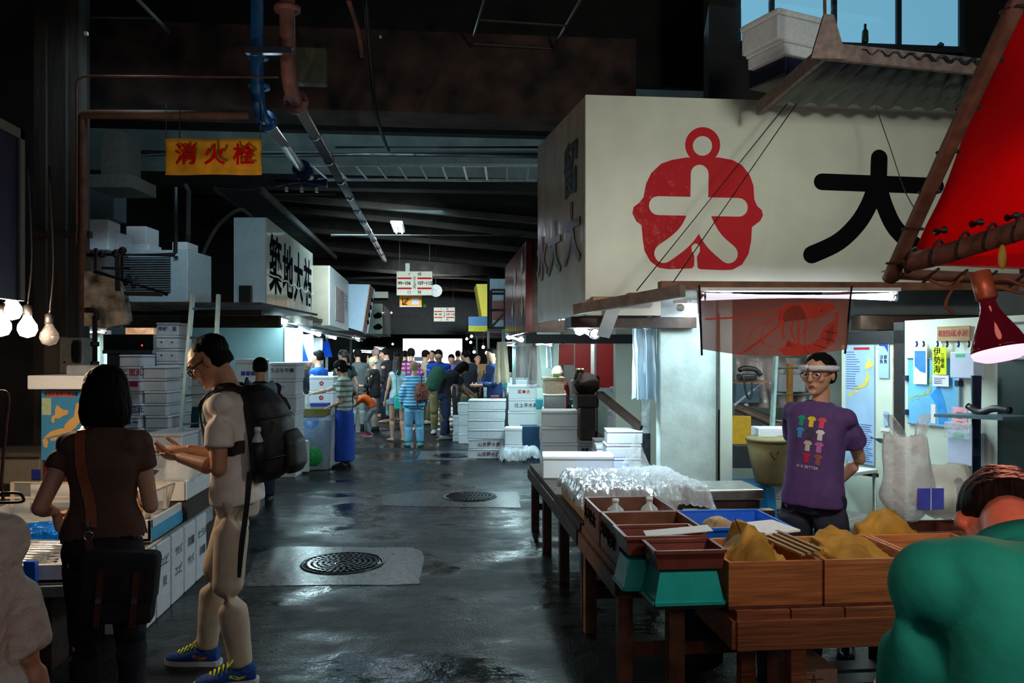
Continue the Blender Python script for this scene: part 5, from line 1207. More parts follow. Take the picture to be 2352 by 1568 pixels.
# ============================================================ FOAM BOXES
PROTO = {}
def foambox(base, rz, w_, d_, h_, label, lid=True, m=None, group=None, printed=None, open_=False, px=0.):
    """foam box: body is the thing, its lid (and any print) are parts; base = middle of its underside"""
    m = m or foam; key = (round(w_, 2), round(d_, 2), round(h_, 3), lid, m.name, open_)
    if key not in PROTO:
        hb = h_*(.80 if lid else 1)
        if open_:
            o = MB(); t_ = .025; o.box((-w_/2, -d_/2, 0), (w_/2, d_/2, .03)); o.box((-w_/2, -d_/2, 0), (w_/2, -d_/2+t_, hb)); o.box((-w_/2, d_/2-t_, 0), (w_/2, d_/2, hb)); o.box((-w_/2, -d_/2, 0), (-w_/2+t_, d_/2, hb)); o.box((w_/2-t_, -d_/2, 0), (w_/2, d_/2, hb))
            a = o.build('foam_box', m)
        else: a = MB().box((-w_/2+.004, -d_/2+.004, 0), (w_/2-.004, d_/2-.004, hb), None, .010).build('foam_box', m)
        b = MB().box((-w_/2, -d_/2, hb+.002), (w_/2, d_/2, h_), None, .010).build('lid', m) if lid else None
        PROTO[key] = (a.data, b.data if b else None); bpy.data.objects.remove(a)
        if b: bpy.data.objects.remove(b)
    A, B = PROTO[key]
    o = bpy.data.objects.new('foam_box', A); COL.objects.link(o); o.location = base; o.rotation_euler = (0, 0, rz); tag(o, label, 'foam box', group)
    if B: l = bpy.data.objects.new('lid', B); COL.objects.link(l); l.parent = o
    if printed:
        s_, sz, mm, xx, zz = printed; F = basis((xx*w_, -d_/2+.002, zz*h_), (1, 0, 0), (0, 0, 1)); text(s_, F, sz, mm, o, bold=.001)
    return o
def stack(l, r, yb, yt, d, n, where, dep=.33, rz=0., m=None, prints={}, floor=True, jit=.012, group=None, lidf=True, zb=None):
    k = d/FPX; p = W((l+r)/2, yb, d); z = 0. if zb is None and floor else (p.z if zb is None else zb); zt_ = W(0, yt, d).z; h = (zt_-z)/n; w_ = (r-l)*k
    p = p+V((SA, CA, 0))*dep/2
    out = []
    for i in range(n):
        lab = ('foam box, %s of %d in %s' % (ORD[i] if i < n-1 else 'topmost', n, where)) if n > 1 else 'foam box '+where
        q = V((p.x+random.uniform(-jit, jit), p.y+random.uniform(-jit, jit), z+i*h))
        out.append(foambox(q, -ANG+rz+random.uniform(-.04, .04), w_, dep, h-.0015, lab, m=m, printed=prints.get(i), lid=lidf))
    return out
# ---- right of the lane, standing on the floor
yp = lambda s_='山吉野水産', sz=.07: (s_, sz, inkblack, .05, .45)
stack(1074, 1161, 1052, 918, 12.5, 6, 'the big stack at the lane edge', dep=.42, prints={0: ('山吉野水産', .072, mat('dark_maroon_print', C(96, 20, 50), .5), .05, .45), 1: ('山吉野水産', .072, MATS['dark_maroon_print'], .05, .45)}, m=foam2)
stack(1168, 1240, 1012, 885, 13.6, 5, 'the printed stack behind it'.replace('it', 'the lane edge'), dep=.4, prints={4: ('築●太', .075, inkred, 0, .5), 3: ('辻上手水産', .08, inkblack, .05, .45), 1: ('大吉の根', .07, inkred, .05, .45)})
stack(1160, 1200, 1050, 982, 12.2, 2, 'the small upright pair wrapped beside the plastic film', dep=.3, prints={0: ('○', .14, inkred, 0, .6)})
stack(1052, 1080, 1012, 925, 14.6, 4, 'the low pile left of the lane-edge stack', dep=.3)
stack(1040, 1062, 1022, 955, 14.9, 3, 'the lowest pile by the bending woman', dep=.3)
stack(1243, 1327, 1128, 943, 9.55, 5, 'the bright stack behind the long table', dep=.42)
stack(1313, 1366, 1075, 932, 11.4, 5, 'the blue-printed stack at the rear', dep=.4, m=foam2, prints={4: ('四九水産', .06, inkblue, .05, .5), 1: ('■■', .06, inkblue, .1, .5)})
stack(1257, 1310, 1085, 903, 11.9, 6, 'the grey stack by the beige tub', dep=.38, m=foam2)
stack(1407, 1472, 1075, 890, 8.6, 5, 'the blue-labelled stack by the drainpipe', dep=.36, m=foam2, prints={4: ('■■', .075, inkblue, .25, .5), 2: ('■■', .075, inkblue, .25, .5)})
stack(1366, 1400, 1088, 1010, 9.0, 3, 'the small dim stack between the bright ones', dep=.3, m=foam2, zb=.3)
# ---- long table along the lane
def plank_table(x0, x1, y0, y1, z, label, legs, m=wooddark, th=.04, apron=.09, low=True):
    t = thing('work_table', label, 'table', ((x0+x1)/2, (y0+y1)/2, 0)); c = V(((x0+x1)/2, (y0+y1)/2, 0))
    n = max(2, int((x1-x0)/.22))
    o = MB()
    for k in range(n):
        a = x0+(x1-x0)*k/n; o.box((a+.004-c.x, y0-c.y, z-th), (a+(x1-x0)/n-.004-c.x, y1-c.y, z))
    o.build('tabletop', m, t)
    for a, b in (((x0, y0), (x0, y1)), ((x1, y0), (x1, y1)), ((x0, y0), (x1, y0)), ((x0, y1), (x1, y1))):
        MB().bar(V((*a, z-th-apron/2))-c, V((*b, z-th-apron/2))-c, .035, apron).build('apron', m, t)
    for x, y in legs: MB().box((x-.035-c.x, y-.035-c.y, 0), (x+.035-c.x, y+.035-c.y, z-th), None, .004).build('leg', m, t)
    for s_ in ((y0+.05), (y1-.05)) if low else (): MB().bar(V((x0+.03, s_, .22))-c, V((x1-.03, s_, .22))-c, .03, .06).build('stretcher', m, t)
    return t
plank_table(.86, 1.60, 4.80, 7.45, .615, 'long dark plank table running along the lane edge', [(.91, 4.82), (1.57, 4.82), (.91, 5.7), (1.57, 5.7), (.91, 6.6), (1.57, 6.6), (.91, 7.4), (1.57, 7.4)])
stack(1246, 1412, 1112, 1046, 6.55, 1, 'long and low, at the far end of the plank table', dep=.30, zb=.617)
t = thing('plastic_tray', 'bright blue plastic tray under the white boxes on the long table', 'tray', (1.38, 6.72, .617))
MB().box((-.24, -.30, 0), (.24, .30, .008)).build('base', mat('bright_blue_plastic', C(24, 100, 214), .35, var=.08), t)
for a, b in (((-.24, -.3), (.24, -.3)), ((.24, -.3), (.24, .3)), ((.24, .3), (-.24, .3)), ((-.24, .3), (-.24, -.3))): MB().bar(V((*a, .04)), V((*b, .04)), .012, .08).build('side_wall', MATS['bright_blue_plastic'], t)
stack(1392, 1476, 1075, 988, 6.9, 3, 'the white stack in the blue tray', dep=.30, zb=.627)
stack(1370, 1400, 1070, 1022, 7.2, 1, 'small, tucked behind the blue tray stack', dep=.25, zb=.617)
# foil-wrapped trays
foilm = mat('crumpled_clear_foil', (.78, .82, .86, 1), .14, .35, bump=1., scale=9, var=.15, detail=7, alpha=.88)
def crumple(name, x0, x1, y0, y1, z0, z1, m, label, cat, amp=.03, seed=0, res=46, th=.003, drop=.10, parent=None):
    def f(u, v):
        x = x0+(x1-x0)*u; y = y0+(y1-y0)*v; e = min(u, 1-u, v, 1-v); edge = max(0, 1-e/.10)
        n = noise.noise(V((x*9+seed, y*9, 0)))*.6+(1-abs(noise.noise(V((x*26, y*26+seed, 3))))*2)*.75
        return (x+noise.noise(V((y*12, seed, 1)))*.03*edge, y+noise.noise(V((x*12, seed, 2)))*.03*edge, z0+(z1-z0)*(1-.5*abs(u-.5))+amp*n-drop*edge**1.5)
    o = MB().grid(f, res, res, th).build(name, m, parent); return tag(o, label, cat) if label else o
t = thing('foil_wrapped_tray', 'shallow wooden fish tray heaped with crinkled clear film on the long table', 'tray', (0, 0, 0))
MB().box((.90, 4.80, .617), (1.34, 5.75, .72), None, .006).build('tray_body', woodpale, t)
crumple('wrapping', .87, 1.38, 4.78, 5.85, .76, .80, foilm, None, None, .035, 3, parent=t)
crumple('film', 1.30, 1.75, 4.85, 5.9, .74, .80, clearplastic, 'thin clear plastic film draped off the right side of the wrapped tray', 'plastic film', .04, 9, drop=.12)
o = MB(); 
def cone(u, v): a = 2*PI*u; r = (1-v)**1.3*.20+.01+noise.noise(V((u*9, v*5, 2)))*.035*(1-v); return (1.52+r*math.cos(a), 6.0+r*math.sin(a), .63+.40*v+noise.noise(V((u*6, v*8, 0)))*.02)
o.grid(cone, 30, 16).build('plastic_bag_peak', clearplastic, None, label='peaked clear plastic bag behind the wrapped tray', cat='plastic bag')

# ---- crate tables near the camera
plank_table(.86, 1.78, 3.74, 4.74, .615, 'red-brown wooden table under the open crates, corner nearest the lane', [(.90, 3.79), (1.74, 3.79), (.90, 4.66), (1.30, 4.2)], m=wood)
plank_table(1.24, 2.9, 3.22, 3.70, .575, 'wooden plank bench in front, carrying the orange-brown crates', [(1.52, 3.27), (2.75, 3.27), (1.45, 3.64), (2.75, 3.64)], m=woodx, apron=.12, low=False)
o = MB().bar((.92, 3.74, .585), (1.22, 3.28, .585), .04, .03).build('diagonal_rail', wooddark, None, label='dark rail slanting between the two wooden tables under the green trays', cat='rail')
MB().box((.90, 3.26, .578), (1.225, 3.73, .600)).build('support_board', wooddark, None, label='dark board holding the green trays between the tables', cat='board')
MB().box((1.02, 3.44, 0), (1.09, 3.51, .577)).build('support_post', wood, None, label='brown wooden post under the board with the green trays', cat='post')
def crate(x0, x1, y0, y1, z0, z1, m, label, th=.016, inner=None, rz=0):
    c = V(((x0+x1)/2, (y0+y1)/2, z0)); w_, d_, h = (x1-x0)/2, (y1-y0)/2, z1-z0
    t = thing('wooden_crate', label, 'crate', tuple(c), rz)
    MB().box((-w_, -d_, 0), (w_, d_, .012)).build('bottom_board', inner or m, t)
    for a, b in (((-w_, -d_), (w_, -d_+th)), ((-w_, d_-th), (w_, d_)), ((-w_, -d_+th), (-w_+th, d_-th)), ((w_-th, -d_+th), (w_, d_-th))):
        MB().box((*a, .012), (*b, h), None, .002).build('side_board', m, t)
    return t
dkw = mat('brown_wet_crate', C(112, 66, 48), .5, bump=.25, scale=9, var=.3, detail=6)
crate(.865, 1.30, 4.215, 4.66, .617, .80, dkw, 'dark wooden crate holding plastic bottles, at the lane corner')
crate(.870, 1.30, 3.76, 4.21, .617, .80, dkw, 'empty dark wooden crate with handwriting on its side, in front of the bottles')
for i, (y, z) in enumerate(((4.56, .73), (4.40, .72), (4.08, .73), (3.92, .71))):
    p = basis((.8635, y, z), (0, -1, 0), (0, 0, 1)); text('柏木' if i % 2 else '丸大', p, .085, inkblack, None, bold=.003)
for o in [o for o in COL.objects if o.name.startswith('lettering') and o.parent is None]:
    cr = [c for c in COL.objects if c.name.startswith('wooden_crate')]; b = min(cr, key=lambda c: abs(c.location.y-np.mean([v.co.y for v in o.data.vertices]))); o.data.transform(Matrix.Translation(-b.location)); o.parent = b
orangew = mat('orange_brown_crate', C(196, 120, 68), .5, bump=.18, scale=5, var=.25, stretch=(.8, 6, 12), detail=6)
crate(1.215, 1.625, 3.24, 3.68, .577, .775, orangew, 'orange-brown wooden crate with a brown paper heap, on the front bench', inner=dkw)
crate(1.635, 2.06, 3.24, 3.68, .577, .775, orangew, 'orange-brown wooden crate next to the green shirt on the front bench', inner=dkw)
crate(2.07, 2.50, 3.24, 3.68, .577, .775, orangew, 'orange-brown wooden crate at the bench end hidden by the green shirt', inner=dkw)
crate(2.25, 2.80, 3.76, 4.04, .60, .76, dkw, 'long brown crate behind the bench with plastic bags on it')
struct(MB().box((2.27, 3.78, 0), (2.78, 4.02, .598)).build('trim_3', wooddark))
# stack of thin battens between crates
for i in range(4): MB().bar((1.56+i*.028, 3.28, .788+.006*i), (1.52+i*.03, 3.66, .788+.006*i), .018, .010).build('batten', woodpale, None, label='thin pale batten across the crate rims, %s' % ['nearest the paper heap', 'second from the paper heap', 'third from the paper heap', 'on the side of the green shirt'][i], cat='batten', group='battens across the crates')
kraft = mat('yellow_brown_waxed_paper', C(168, 122, 40), .75, bump=.5, scale=7, var=.3, detail=7)
def lump(cx, cy, cz, rx, ry, rz_, m, label, seed, name='paper_heap', cat='crumpled paper', tilt=0):
    def f(u, v):
        a = 2*PI*u; t_ = PI/2*v; ct, st = math.cos(t_)**.6, math.sin(t_)
        p = V((math.cos(a)*ct, math.sin(a)*ct, st)); n = 1+.26*noise.noise(p*1.6+V((seed, 0, 0)))+.14*(1-2*abs(noise.noise(p*3.2+V((0, seed, 0)))))
        q = lambda c: math.copysign(abs(c)**.7, c)
        return (cx+rx*n*q(p.x), cy+ry*n*q(p.y), cz+rz_*n*st**.8*(.88+.12*math.cos(3*p.x*2))+tilt*p.x)
    return MB().grid(f, 40, 14).build(name, m, None, label=label, cat=cat)
lump(1.38, 3.45, .60, .15, .15, .235, kraft, 'crumpled yellow-brown waxed paper heaped in the first orange-brown crate', 1)
lump(1.86, 3.46, .60, .17, .14, .22, kraft, 'crumpled yellow-brown waxed paper in the crate next to the green shirt', 5, tilt=-.04)
lump(2.22, 3.78, .60, .17, .09, .24, kraft, 'small folded brown paper behind the bench near the plastic bags', 8)
MB().tube([(1.33, 3.40, .86), (1.29, 3.36, .93)], .0025, 6).build('skewer', blackmetal, None, label='thin dark skewer stuck in the first brown paper heap', cat='skewer')
MB().box((-.11, -.10, 0), (.11, .10, .012), None, .002).build('white_tray', foam, None, label='thin white foam sheet lying behind the first brown paper heap', cat='foam sheet').matrix_world = Matrix.Translation((1.60, 3.74, .80)) @ Matrix.Rotation(.3, 4, 'Z') @ Matrix.Rotation(.05, 4, 'X')
# plastic trays
def basket(c, w_, d_, h, m, label, taper=.86, flip=False, th=.006, rz=0., name='plastic_tray'):
    t = thing(name, label, 'tray', tuple(c), rz); o = MB()
    a = [(x*w_/2, y*d_/2) for x, y in ((-1, -1), (1, -1), (1, 1), (-1, 1))]; k = taper
    z0, z1 = (h, 0) if flip else (0, h)
    out = [V((x*k, y*k, z0)) for x, y in a]+[V((x, y, z1)) for x, y in a]
    inn = [V((x*(k-.03), y*(k-.03), z0+(-th if flip else th))) for x, y in a]+[V((x*.97, y*.97, z1)) for x, y in a]
    F = [[i, (i+1) % 4, 4+(i+1) % 4, 4+i] for i in range(4)]
    fs = [[3, 2, 1, 0]]+F+[[8+3-j for j in range(4)][::-1]]+[[8+i for i in f][::-1] for f in F]+[[4+i, 4+(i+1) % 4, 12+(i+1) % 4, 12+i] for i in range(4)]
    o.add(out+inn, fs); o.build('basin', m, t)
    for i in range(4):
        p, q_ = V((*a[i], z1)), V((*a[(i+1) % 4], z1)); MB().bar(p, q_, .016, .014).build('rim', m, t)
    return t
teal = mat('teal_green_plastic', C(36, 190, 180), .3, var=.10, scale=8)
basket((1.055, 3.36, .602), .30, .20, .128, teal, 'upside-down teal green tray in front, under the brown trays', flip=True, taper=.82)
basket((.955, 3.58, .602), .26, .20, .125, teal, 'upside-down teal green tray half hidden behind the front one', flip=True, taper=.82)
brownp = mat('red_brown_plastic', C(124, 62, 50), .4, var=.15, scale=8)
basket((1.06, 3.37, .742), .30, .21, .075, brownp, 'red-brown shallow tray on top of the front green tray', taper=.93)
basket((1.02, 3.62, .745), .36, .24, .080, brownp, 'larger red-brown tray with a white sheet, behind the shallow one', taper=.93)
MB().box((-.15, -.06, 0), (.15, .06, .004)).build('paper_sheet', foam, None, label='white paper sheet lying across the red-brown trays', cat='paper').matrix_world = Matrix.Translation((1.10, 3.58, .832)) @ Matrix.Rotation(-.12, 4, 'Z') @ Matrix.Rotation(-.10, 4, 'Y')
basket((1.60, 4.26, .617), .50, .46, .12, MATS['bright_blue_plastic'], 'bright blue plastic tray on the crate table behind the red-brown trays', taper=.9)
lump(1.52, 4.20, .63, .11, .09, .12, woodpale, 'folded pale brown paper lying in the blue tray', 12)
# bottles in the crate
for i, (x, y, r, h) in enumerate(((1.0, 4.42, .055, .20), (1.19, 4.40, .055, .21), (1.08, 4.31, .022, .13))):
    t = thing('plastic_bottle', ['squat clear plastic jug in the dark crate, on the lane side', 'squat clear plastic jug in the dark crate, on the pillar side', 'tiny clear bottle between the two jugs in the dark crate'][i], 'bottle', (x, y, .63))
    MB().lathe([(0, 0), (r, 0), (r, h*.55), (r*.8, h*.72), (r*.3, h*.84), (r*.3, h*.92), (0, h*.92)]).build('bottle_body', mat('milky_plastic', (.62, .74, .76, 1), .25, alpha=.75), t)
    MB().lathe([(0, h*.92), (r*.36, h*.92), (r*.36, h), (0, h)]).build('cap', paper, t)
foambox(V((1.08, 4.50, .63)), 0, .36, .14, .10, 'small open foam liner in the crate with the bottles', lid=False, open_=True)
# ---- duckboards, carton, bin under the benches
for i in range(7): MB().box((1.9+.0, 2.9+i*.16, .02), (3.9, 3.02+i*.16, .05), None, .003).build('duckboard_plank', mat('grey_wet_plank', C(84, 84, 80), .6, bump=.3, scale=8, var=.3), None, label='grey wet floor plank behind the bench, %s from the camera' % ORD[i].replace('bottom', 'first'), cat='floor plank', group='floor planks')
t = thing('cardboard_box', 'torn pale cardboard box with red print on the floor under the bench', 'cardboard box', (1.64, 3.47, 0)); t.scale = (1, 1, .62)
MB().box((-.11, -.12, 0), (.11, .12, .43), None, .004).build('carton', mat('pink_tan_cardboard', C(226, 176, 148), .8, var=.12, bump=.1), t)
MB().box((-.115, -.13, .425), (.0, .0, .44), Matrix.Rotation(.04, 4, 'X')).build('flap', MATS['pink_tan_cardboard'], t)
text('大', basis((0, -.122, .34), (1, 0, 0), (0, 0, 1)), .10, mat('faded_red', C(150, 80, 70), .7), t)
t = basket((1.75, 3.85, 0), .26, .26, .42, mat('dark_green_plastic', C(14, 48, 30), .35), 'dark green plastic bin on the floor under the bench', name='plastic_bin')
t = basket((1.42, 4.25, 0), .24, .24, .45, mat('dull_blue_plastic', C(36, 70, 100), .4), 'dull blue bin on the floor beneath the crate table', name='plastic_bin')

# ---- scale on its wooden stand, stool, storage behind
t = thing('wooden_stand', 'low rough wooden stand under the platform scale', 'stand', (1.89, 5.2, .08))
for x, y in ((-.24, -.2), (.24, -.2), (-.24, .2), (.24, .2)): MB().box((x-.035, y-.035, -.08), (x+.035, y+.035, .50)).build('leg', wood, t)
for y in (-.2, .2): MB().box((-.28, y-.04, .50), (.28, y+.04, .56), None, .004).build('rail', woodpale, t)
MB().box((-.28, -.24, .40), (.28, -.2, .50)).build('front_board', wood, t)
t = thing('platform_scale', 'flat steel platform scale on the wooden stand by the pillar', 'scale', (1.89, 5.2, .642))
MB().box((-.21, -.17, 0), (.21, .17, .05), None, .006).build('base', wooddark, t)
MB().box((-.23, -.19, .055), (.23, .19, .125), None, .010).build('steel_plate', mat('dull_steel', (.42, .43, .41, 1), .35, .8, var=.15), t)
MB().tube([(.0, .0, .045), (.0, .0, .06)], .05, 10).build('load_cell', blackmetal, t)
t = thing('plastic_stool', 'light blue plastic stool behind the scale', 'stool', tuple(W(1712, 812, 6.3).xy)+(0,))
sb = mat('sky_blue_plastic', C(40, 130, 190), .4, var=.08)
MB().box((-.15, -.15, .60), (.15, .15, .64), None, .01).build('seat', sb, t)
for x, y in ((-1, -1), (1, -1), (1, 1), (-1, 1)): MB().bar((x*.13, y*.13, .61), (x*.18, y*.18, 0), .07, .07).build('leg', sb, t)
for s_ in (-1, 1): MB().bar((-.14, s_*.14, .50), (.14, s_*.14, .50), .02, .2).build('skirt_panel', sb, t)
# storage room behind the vendor
struct(MB().box((1.9, 8.4, 0), (4.6, 8.5, 2.45)).build('wall_storage', pale))
struct(MB().box((W(1850, 800, 7.9).x, 7.2, 0), (W(1935, 800, 7.9).x+.15, 7.25, 2.3)).build('wall_panel', pale))
crumple('hanging_film', 0, 1, 0, 1, 0, 0, clearplastic, None, None) if False else None
def sheet(name, pxl, pxr, yt, yb, d, m, label, cat, amp=.03, seed=0, nx=26, ny=20, th=.0, wav=4, rz=0., flare=0.):
    """cloth or film hanging from its top edge"""
    k = d/FPX; w_, h = (pxr-pxl)*k, (yb-yt)*k; c = W((pxl+pxr)/2, yt, d)
    def f(u, v):
        w2 = w_*(1+flare*(1-v)-flare*.5); return ((u-.5)*w2, amp*math.sin(u*wav*PI+seed+v*1.5)*(1.2-v)+amp*.6*noise.noise(V((u*5+seed, v*4, 0))), -h*(1-v)*(1+.05*noise.noise(V((u*6, seed, 1)))))
    o = MB().grid(f, nx, ny, th).build(name, m, None, label=label, cat=cat); o.location = c; o.rotation_euler = (0, 0, -ANG+rz); return o
sheet('crinkled_film_bundle', 1690, 1850, 822, 935, 7.9, mat('crinkled_rosy_film', C(190, 176, 170), .15, bump=1., scale=7, var=.35, detail=6), 'bundled rosy clear film hanging in the storage corner', 'plastic film', .08, 2, wav=7)
t = thing('wall_telephone', 'black telephone with hanging coiled cord on a small shelf behind the pillar', 'telephone', tuple(W(1715, 872, 6.9)))
MB().box((-.08, -.05, 0), (.08, .05, .05), None, .015).build('base', rubber, t); MB().tube(smoothpts([(-.09, -.06, .08), (-.05, -.06, .10), (.05, -.06, .09), (.10, -.06, .04)], 4), .022, 8).build('handset', rubber, t)
MB().tube(smoothpts([(-.06, -.07, .06), (-.03, -.07, -.12), (.01, -.07, -.15), (.02, -.07, -.02)], 6), .010, 6).build('cord', rubber, t)
o = MB().box(W(1686, 878, 7.0)-V((0, .12, 0)), W(1752, 873, 7.0)+V((0, .12, .0))); o.build('phone_shelf', wood, None, label='small brown shelf carrying the black telephone', cat='shelf')
MB().bar(W(1686, 930, 7.0), W(1745, 882, 7.0), .02, .02).build('shelf_brace', alu, None, label='thin metal brace under the telephone shelf', cat='brace')
def ladder(a0, a1, b0, b1, n, m, label, r=.016):
    a0, a1, b0, b1 = map(V, (a0, a1, b0, b1)); t = thing('ladder', label, 'ladder', tuple(a1))
    for p, q_ in ((a0, a1), (b0, b1)): MB().bar(p-a1, q_-a1, .024, .06).build('rail', m, t)
    for k in range(n):
        f = (k+.5)/n; MB().tube([a0.lerp(a1, f)-a1, b0.lerp(b1, f)-a1], r, 8).build('rung', m, t)
    return t
def gnd(p): return V((p.x, p.y, 0))
a0 = W(1782, 815, 7.1); a1 = gnd(W(1760, 815, 6.9)); b0 = W(1860, 815, 7.1); b1 = gnd(W(1880, 815, 6.9)); ladder(a0, a1, b0, b1, 7, mat('pale_green_ladder', C(160, 190, 184), .4), 'pale folding ladder standing in the storage corner behind the vendor')
for i, (l, r, ty, by, d, m, nm, cat, lb) in enumerate([(1682, 1726, 955, 1022, 7.2, mat('mustard_yellow', C(196, 150, 30), .5), 'storage_box', 'box', 'mustard yellow box behind the pillar edge'),
        (1684, 1750, 1022, 1075, 7.1, mat('near_black_plastic', (.02, .02, .025, 1), .5), 'storage_box', 'box', 'near-black box under the mustard yellow one'),
        (1742, 1822, 983, 1006, 6.35, foam2, 'foam_board', 'foam board', 'white foam board sticking out of the canvas sack'),
        (1790, 1850, 860, 900, 7.7, foam2, 'storage_box', 'box', 'pale box on the rear shelf behind the ladder'),
        (1690, 1745, 882, 925, 7.8, mat('grey_blue_bundle', C(92, 122, 140), .6, var=.2), 'storage_box', 'box', 'grey-blue bundle under the telephone shelf')]):
    p = W((l+r)/2, by, d); k = d/FPX; o = MB(); w_, h = (r-l)*k, (by-ty)*k
    o.box((-w_/2, 0, 0), (w_/2, .2, h), None, .006); o = o.build(nm, m, None, label=lb, cat=cat); o.location = p; o.rotation_euler = (0, 0, -ANG)
p = W(1770, 1110, 6.2); t = thing('canvas_sack', 'big stiff khaki canvas sack behind the vendor', 'sack', tuple(p), -ANG)
rg = []
for z, rx, ry in ((0, .10, .10), (.03, .12, .11), (.18, .155, .14), (.34, .185, .16)): rg.append((V((0, 0, z)), rx, ry, V((1, 0, 0)), V((0, 1, 0))))
MB().loft(rg, 24).build('sack_body', mat('khaki_canvas', C(124, 116, 80), .85, bump=.35, scale=7, var=.2), t)
MB().lathe([(.18, .33), (.192, .34), (.188, .36), (.175, .35)]).build('rolled_rim', MATS['khaki_canvas'], t)
for x in (-.05, .07): MB().tube(smoothpts([(x, -.15, .26), (x+.03, -.17, .22), (x+.06, -.15, .26)], 4), .006, 6).build('handle', wooddark, t)
stack(1750, 1810, 1170, 1110, 6.3, 2, 'the dim pair under the canvas sack', dep=.22, m=foam2, floor=False)
for i in range(5):
    a, b = W(1688, 925+i*8, 7.3), W(1850, 985+i*14, 7.0)
    MB().bar(a, b, .03, .02).build('bundled_pole', [wooddark, wood, darkconc][i % 3], None, label='pole slanting behind the canvas sack, %s from above' % ORD[i].replace('bottom', 'first'), cat='pole', group='slanting bundled poles')
MB().box(W(1812, 985, 7.4), W(1822, 835, 7.4)+V((0, .06, 0))).build('wooden_post', mat('amber_wood', C(180, 120, 50), .6, var=.15), None, label='amber wooden post behind the pale ladder', cat='post')
# white trolley behind vendor
t = thing('white_trolley', 'white metal trolley table between the vendor and the plastic bags', 'trolley', tuple(wl(1990, 1160, .42).xy)+(0,), math.atan2(ld.y, ld.x)+.25)
MB().box((-.30, -.25, .73), (.30, .25, .76), None, .006).build('top', white, t); MB().box((-.28, -.23, .38), (.28, .23, .40)).build('lower_shelf', white, t)
for x in (-.28, .28):
    for y in (-.23, .23): MB().tube([(x, y, .03), (x, y, .73)], .014, 8).build('leg', alu, t)
for y in (-.25, .25): MB().bar((-.30, y, .71), (.30, y, .71), .02, .03).build('rusty_edge', rust, t)
# plastic carrier bags
def carrier(p, w_, h, m, label, seed=0, handles=True, rz=0.):
    t = thing('plastic_bag', label, 'plastic bag', tuple(p), rz)
    def f(u, v):
        a = 2*PI*u; n = noise.noise(V((math.cos(a)*1.4+seed, math.sin(a)*1.4, v*2.5))); r = w_/2*(math.sin(min(1, v*2.4+.25)*PI/2))*(1-.45*max(0, v-.45))*(1+.22*n); return (r*math.cos(a), r*.72*math.sin(a), h*v*(.80)+.02*n)
    MB().grid(f, 36, 18).build('bag_body', m, t)
    if handles:
        for s_ in (-1, 1):
            x = s_*w_*.16
            def g(u, v): return (x+s_*w_*.22*v**1.5+(u-.5)*w_*.34*(1-v)**1.6+(u-.5)*.03, .03*math.sin(u*5+v*5+seed)+.02*noise.noise(V((u*6, v*5, seed))), h*(.72+.28*v))
            MB().grid(g, 8, 10).build('handle', m, t)
    return t
p = W(2085, 1245, 4.2); bb = carrier(V((p.x, p.y, .77)), .28, .56, bagplastic, 'tall white carrier bag with a blue printed square behind the bench', 3)
MB().box((-.02, -.125, .08), (.12, -.115, .19), None, .003).build('blue_print', mat('violet_blue_print', C(70, 80, 190), .5), bb)
MB().box((.045, -.128, .08), (.049, -.117, .19)).build('white_line', paper, bb)
p = W(2165, 1245, 4.3); carrier(V((p.x, p.y, .77)), .34, .34, mat('cloudy_plastic_sack', (.72, .72, .66, 1), .3, bump=.5, scale=14, alpha=.7, var=.1), 'wide cloudy plastic sack slumped beside the carrier bag', 7, False)
p = W(2225, 1240, 4.0); carrier(V((p.x, p.y, .77)), .14, .26, bagplastic, 'small thin white carrier bag by the green shirt collar', 11)
# ============================================================ RED AWNING AND HEAT LAMP
bamboo = mat('taped_bamboo_pole', C(112, 84, 70), .6, bump=.4, scale=16, var=.35)
def pole(pts, r, label):
    P = [W(*p) for p in pts]; t = thing('awning_pole', label, 'pole', tuple(P[0])); P = [p-P[0] for p in P]
    MB().tube(smoothpts(P, 4), r, 12).build('tube', bamboo, t)
    for k in range(7):
        f = (k+.5)/7; p = P[0].lerp(P[-1], f); d = (P[-1]-P[0]).normalized(); x, y, _ = frame(d)
        MB().tube([p+x*(r+.004)*math.cos(a)+y*(r+.004)*math.sin(a)+d*.02*math.sin(a) for a in [2*PI*j/12 for j in range(13)]], .0045, 6, cap=False).build('rope_lashing', mat('dark_rope', C(52, 40, 36), .8), t)
    return t
pole([(2358, -40, 1.92), (2230, 230, 2.1), (2120, 470, 2.35), (2042, 642, 2.55)], .022, 'taped pole slanting along the left edge of the red awning')
pole([(2044, 628, 2.60), (2200, 636, 2.52), (2520, 650, 2.35)], .018, 'thin brown pole along the bottom of the red awning')
pole([(2066, 606, 2.50), (2180, 580, 2.4), (2520, 470, 2.1)], .030, 'thick dark pole crossing under the red awning')
redt = translucent(mat('red_tarpaulin', C(178, 8, 18), .35, bump=.3, scale=5, var=.08), C(220, 10, 20), .45)
a, b, c_, d_ = W(2092, 612, 2.66), W(2372, -60, 2.02), W(2900, -60, 2.5), W(2900, 600, 3.1)
t = thing('red_awning', 'red tarpaulin awning lashed to poles in the upper right corner', 'awning', tuple(a))
MB().grid(lambda u, v: (a.lerp(d_, u)).lerp(b.lerp(c_, u), v)-a+V((0, 0, .012*math.sin(v*14)*max(0, 1-u*6))), 30, 30, .003).build('tarpaulin', redt, t)
a2, b2_ = W(2120, 606, 2.60), W(2900, 640, 2.5)
MB().grid(lambda u, v: a2.lerp(b2_, u)-a+V((0, 0, .10*v*min(1, u*5)))+V((0, .25*v, 0)), 20, 4, .003).build('valance', redt, t)
for px, py in ((2164, 518), (2248, 500), (2330, 485)):
    p = W(px+5, py+10, 2.42)-a; MB().tube([p, p+V((0, .04, 0))], .012, 8).build('grommet', blackmetal, t)
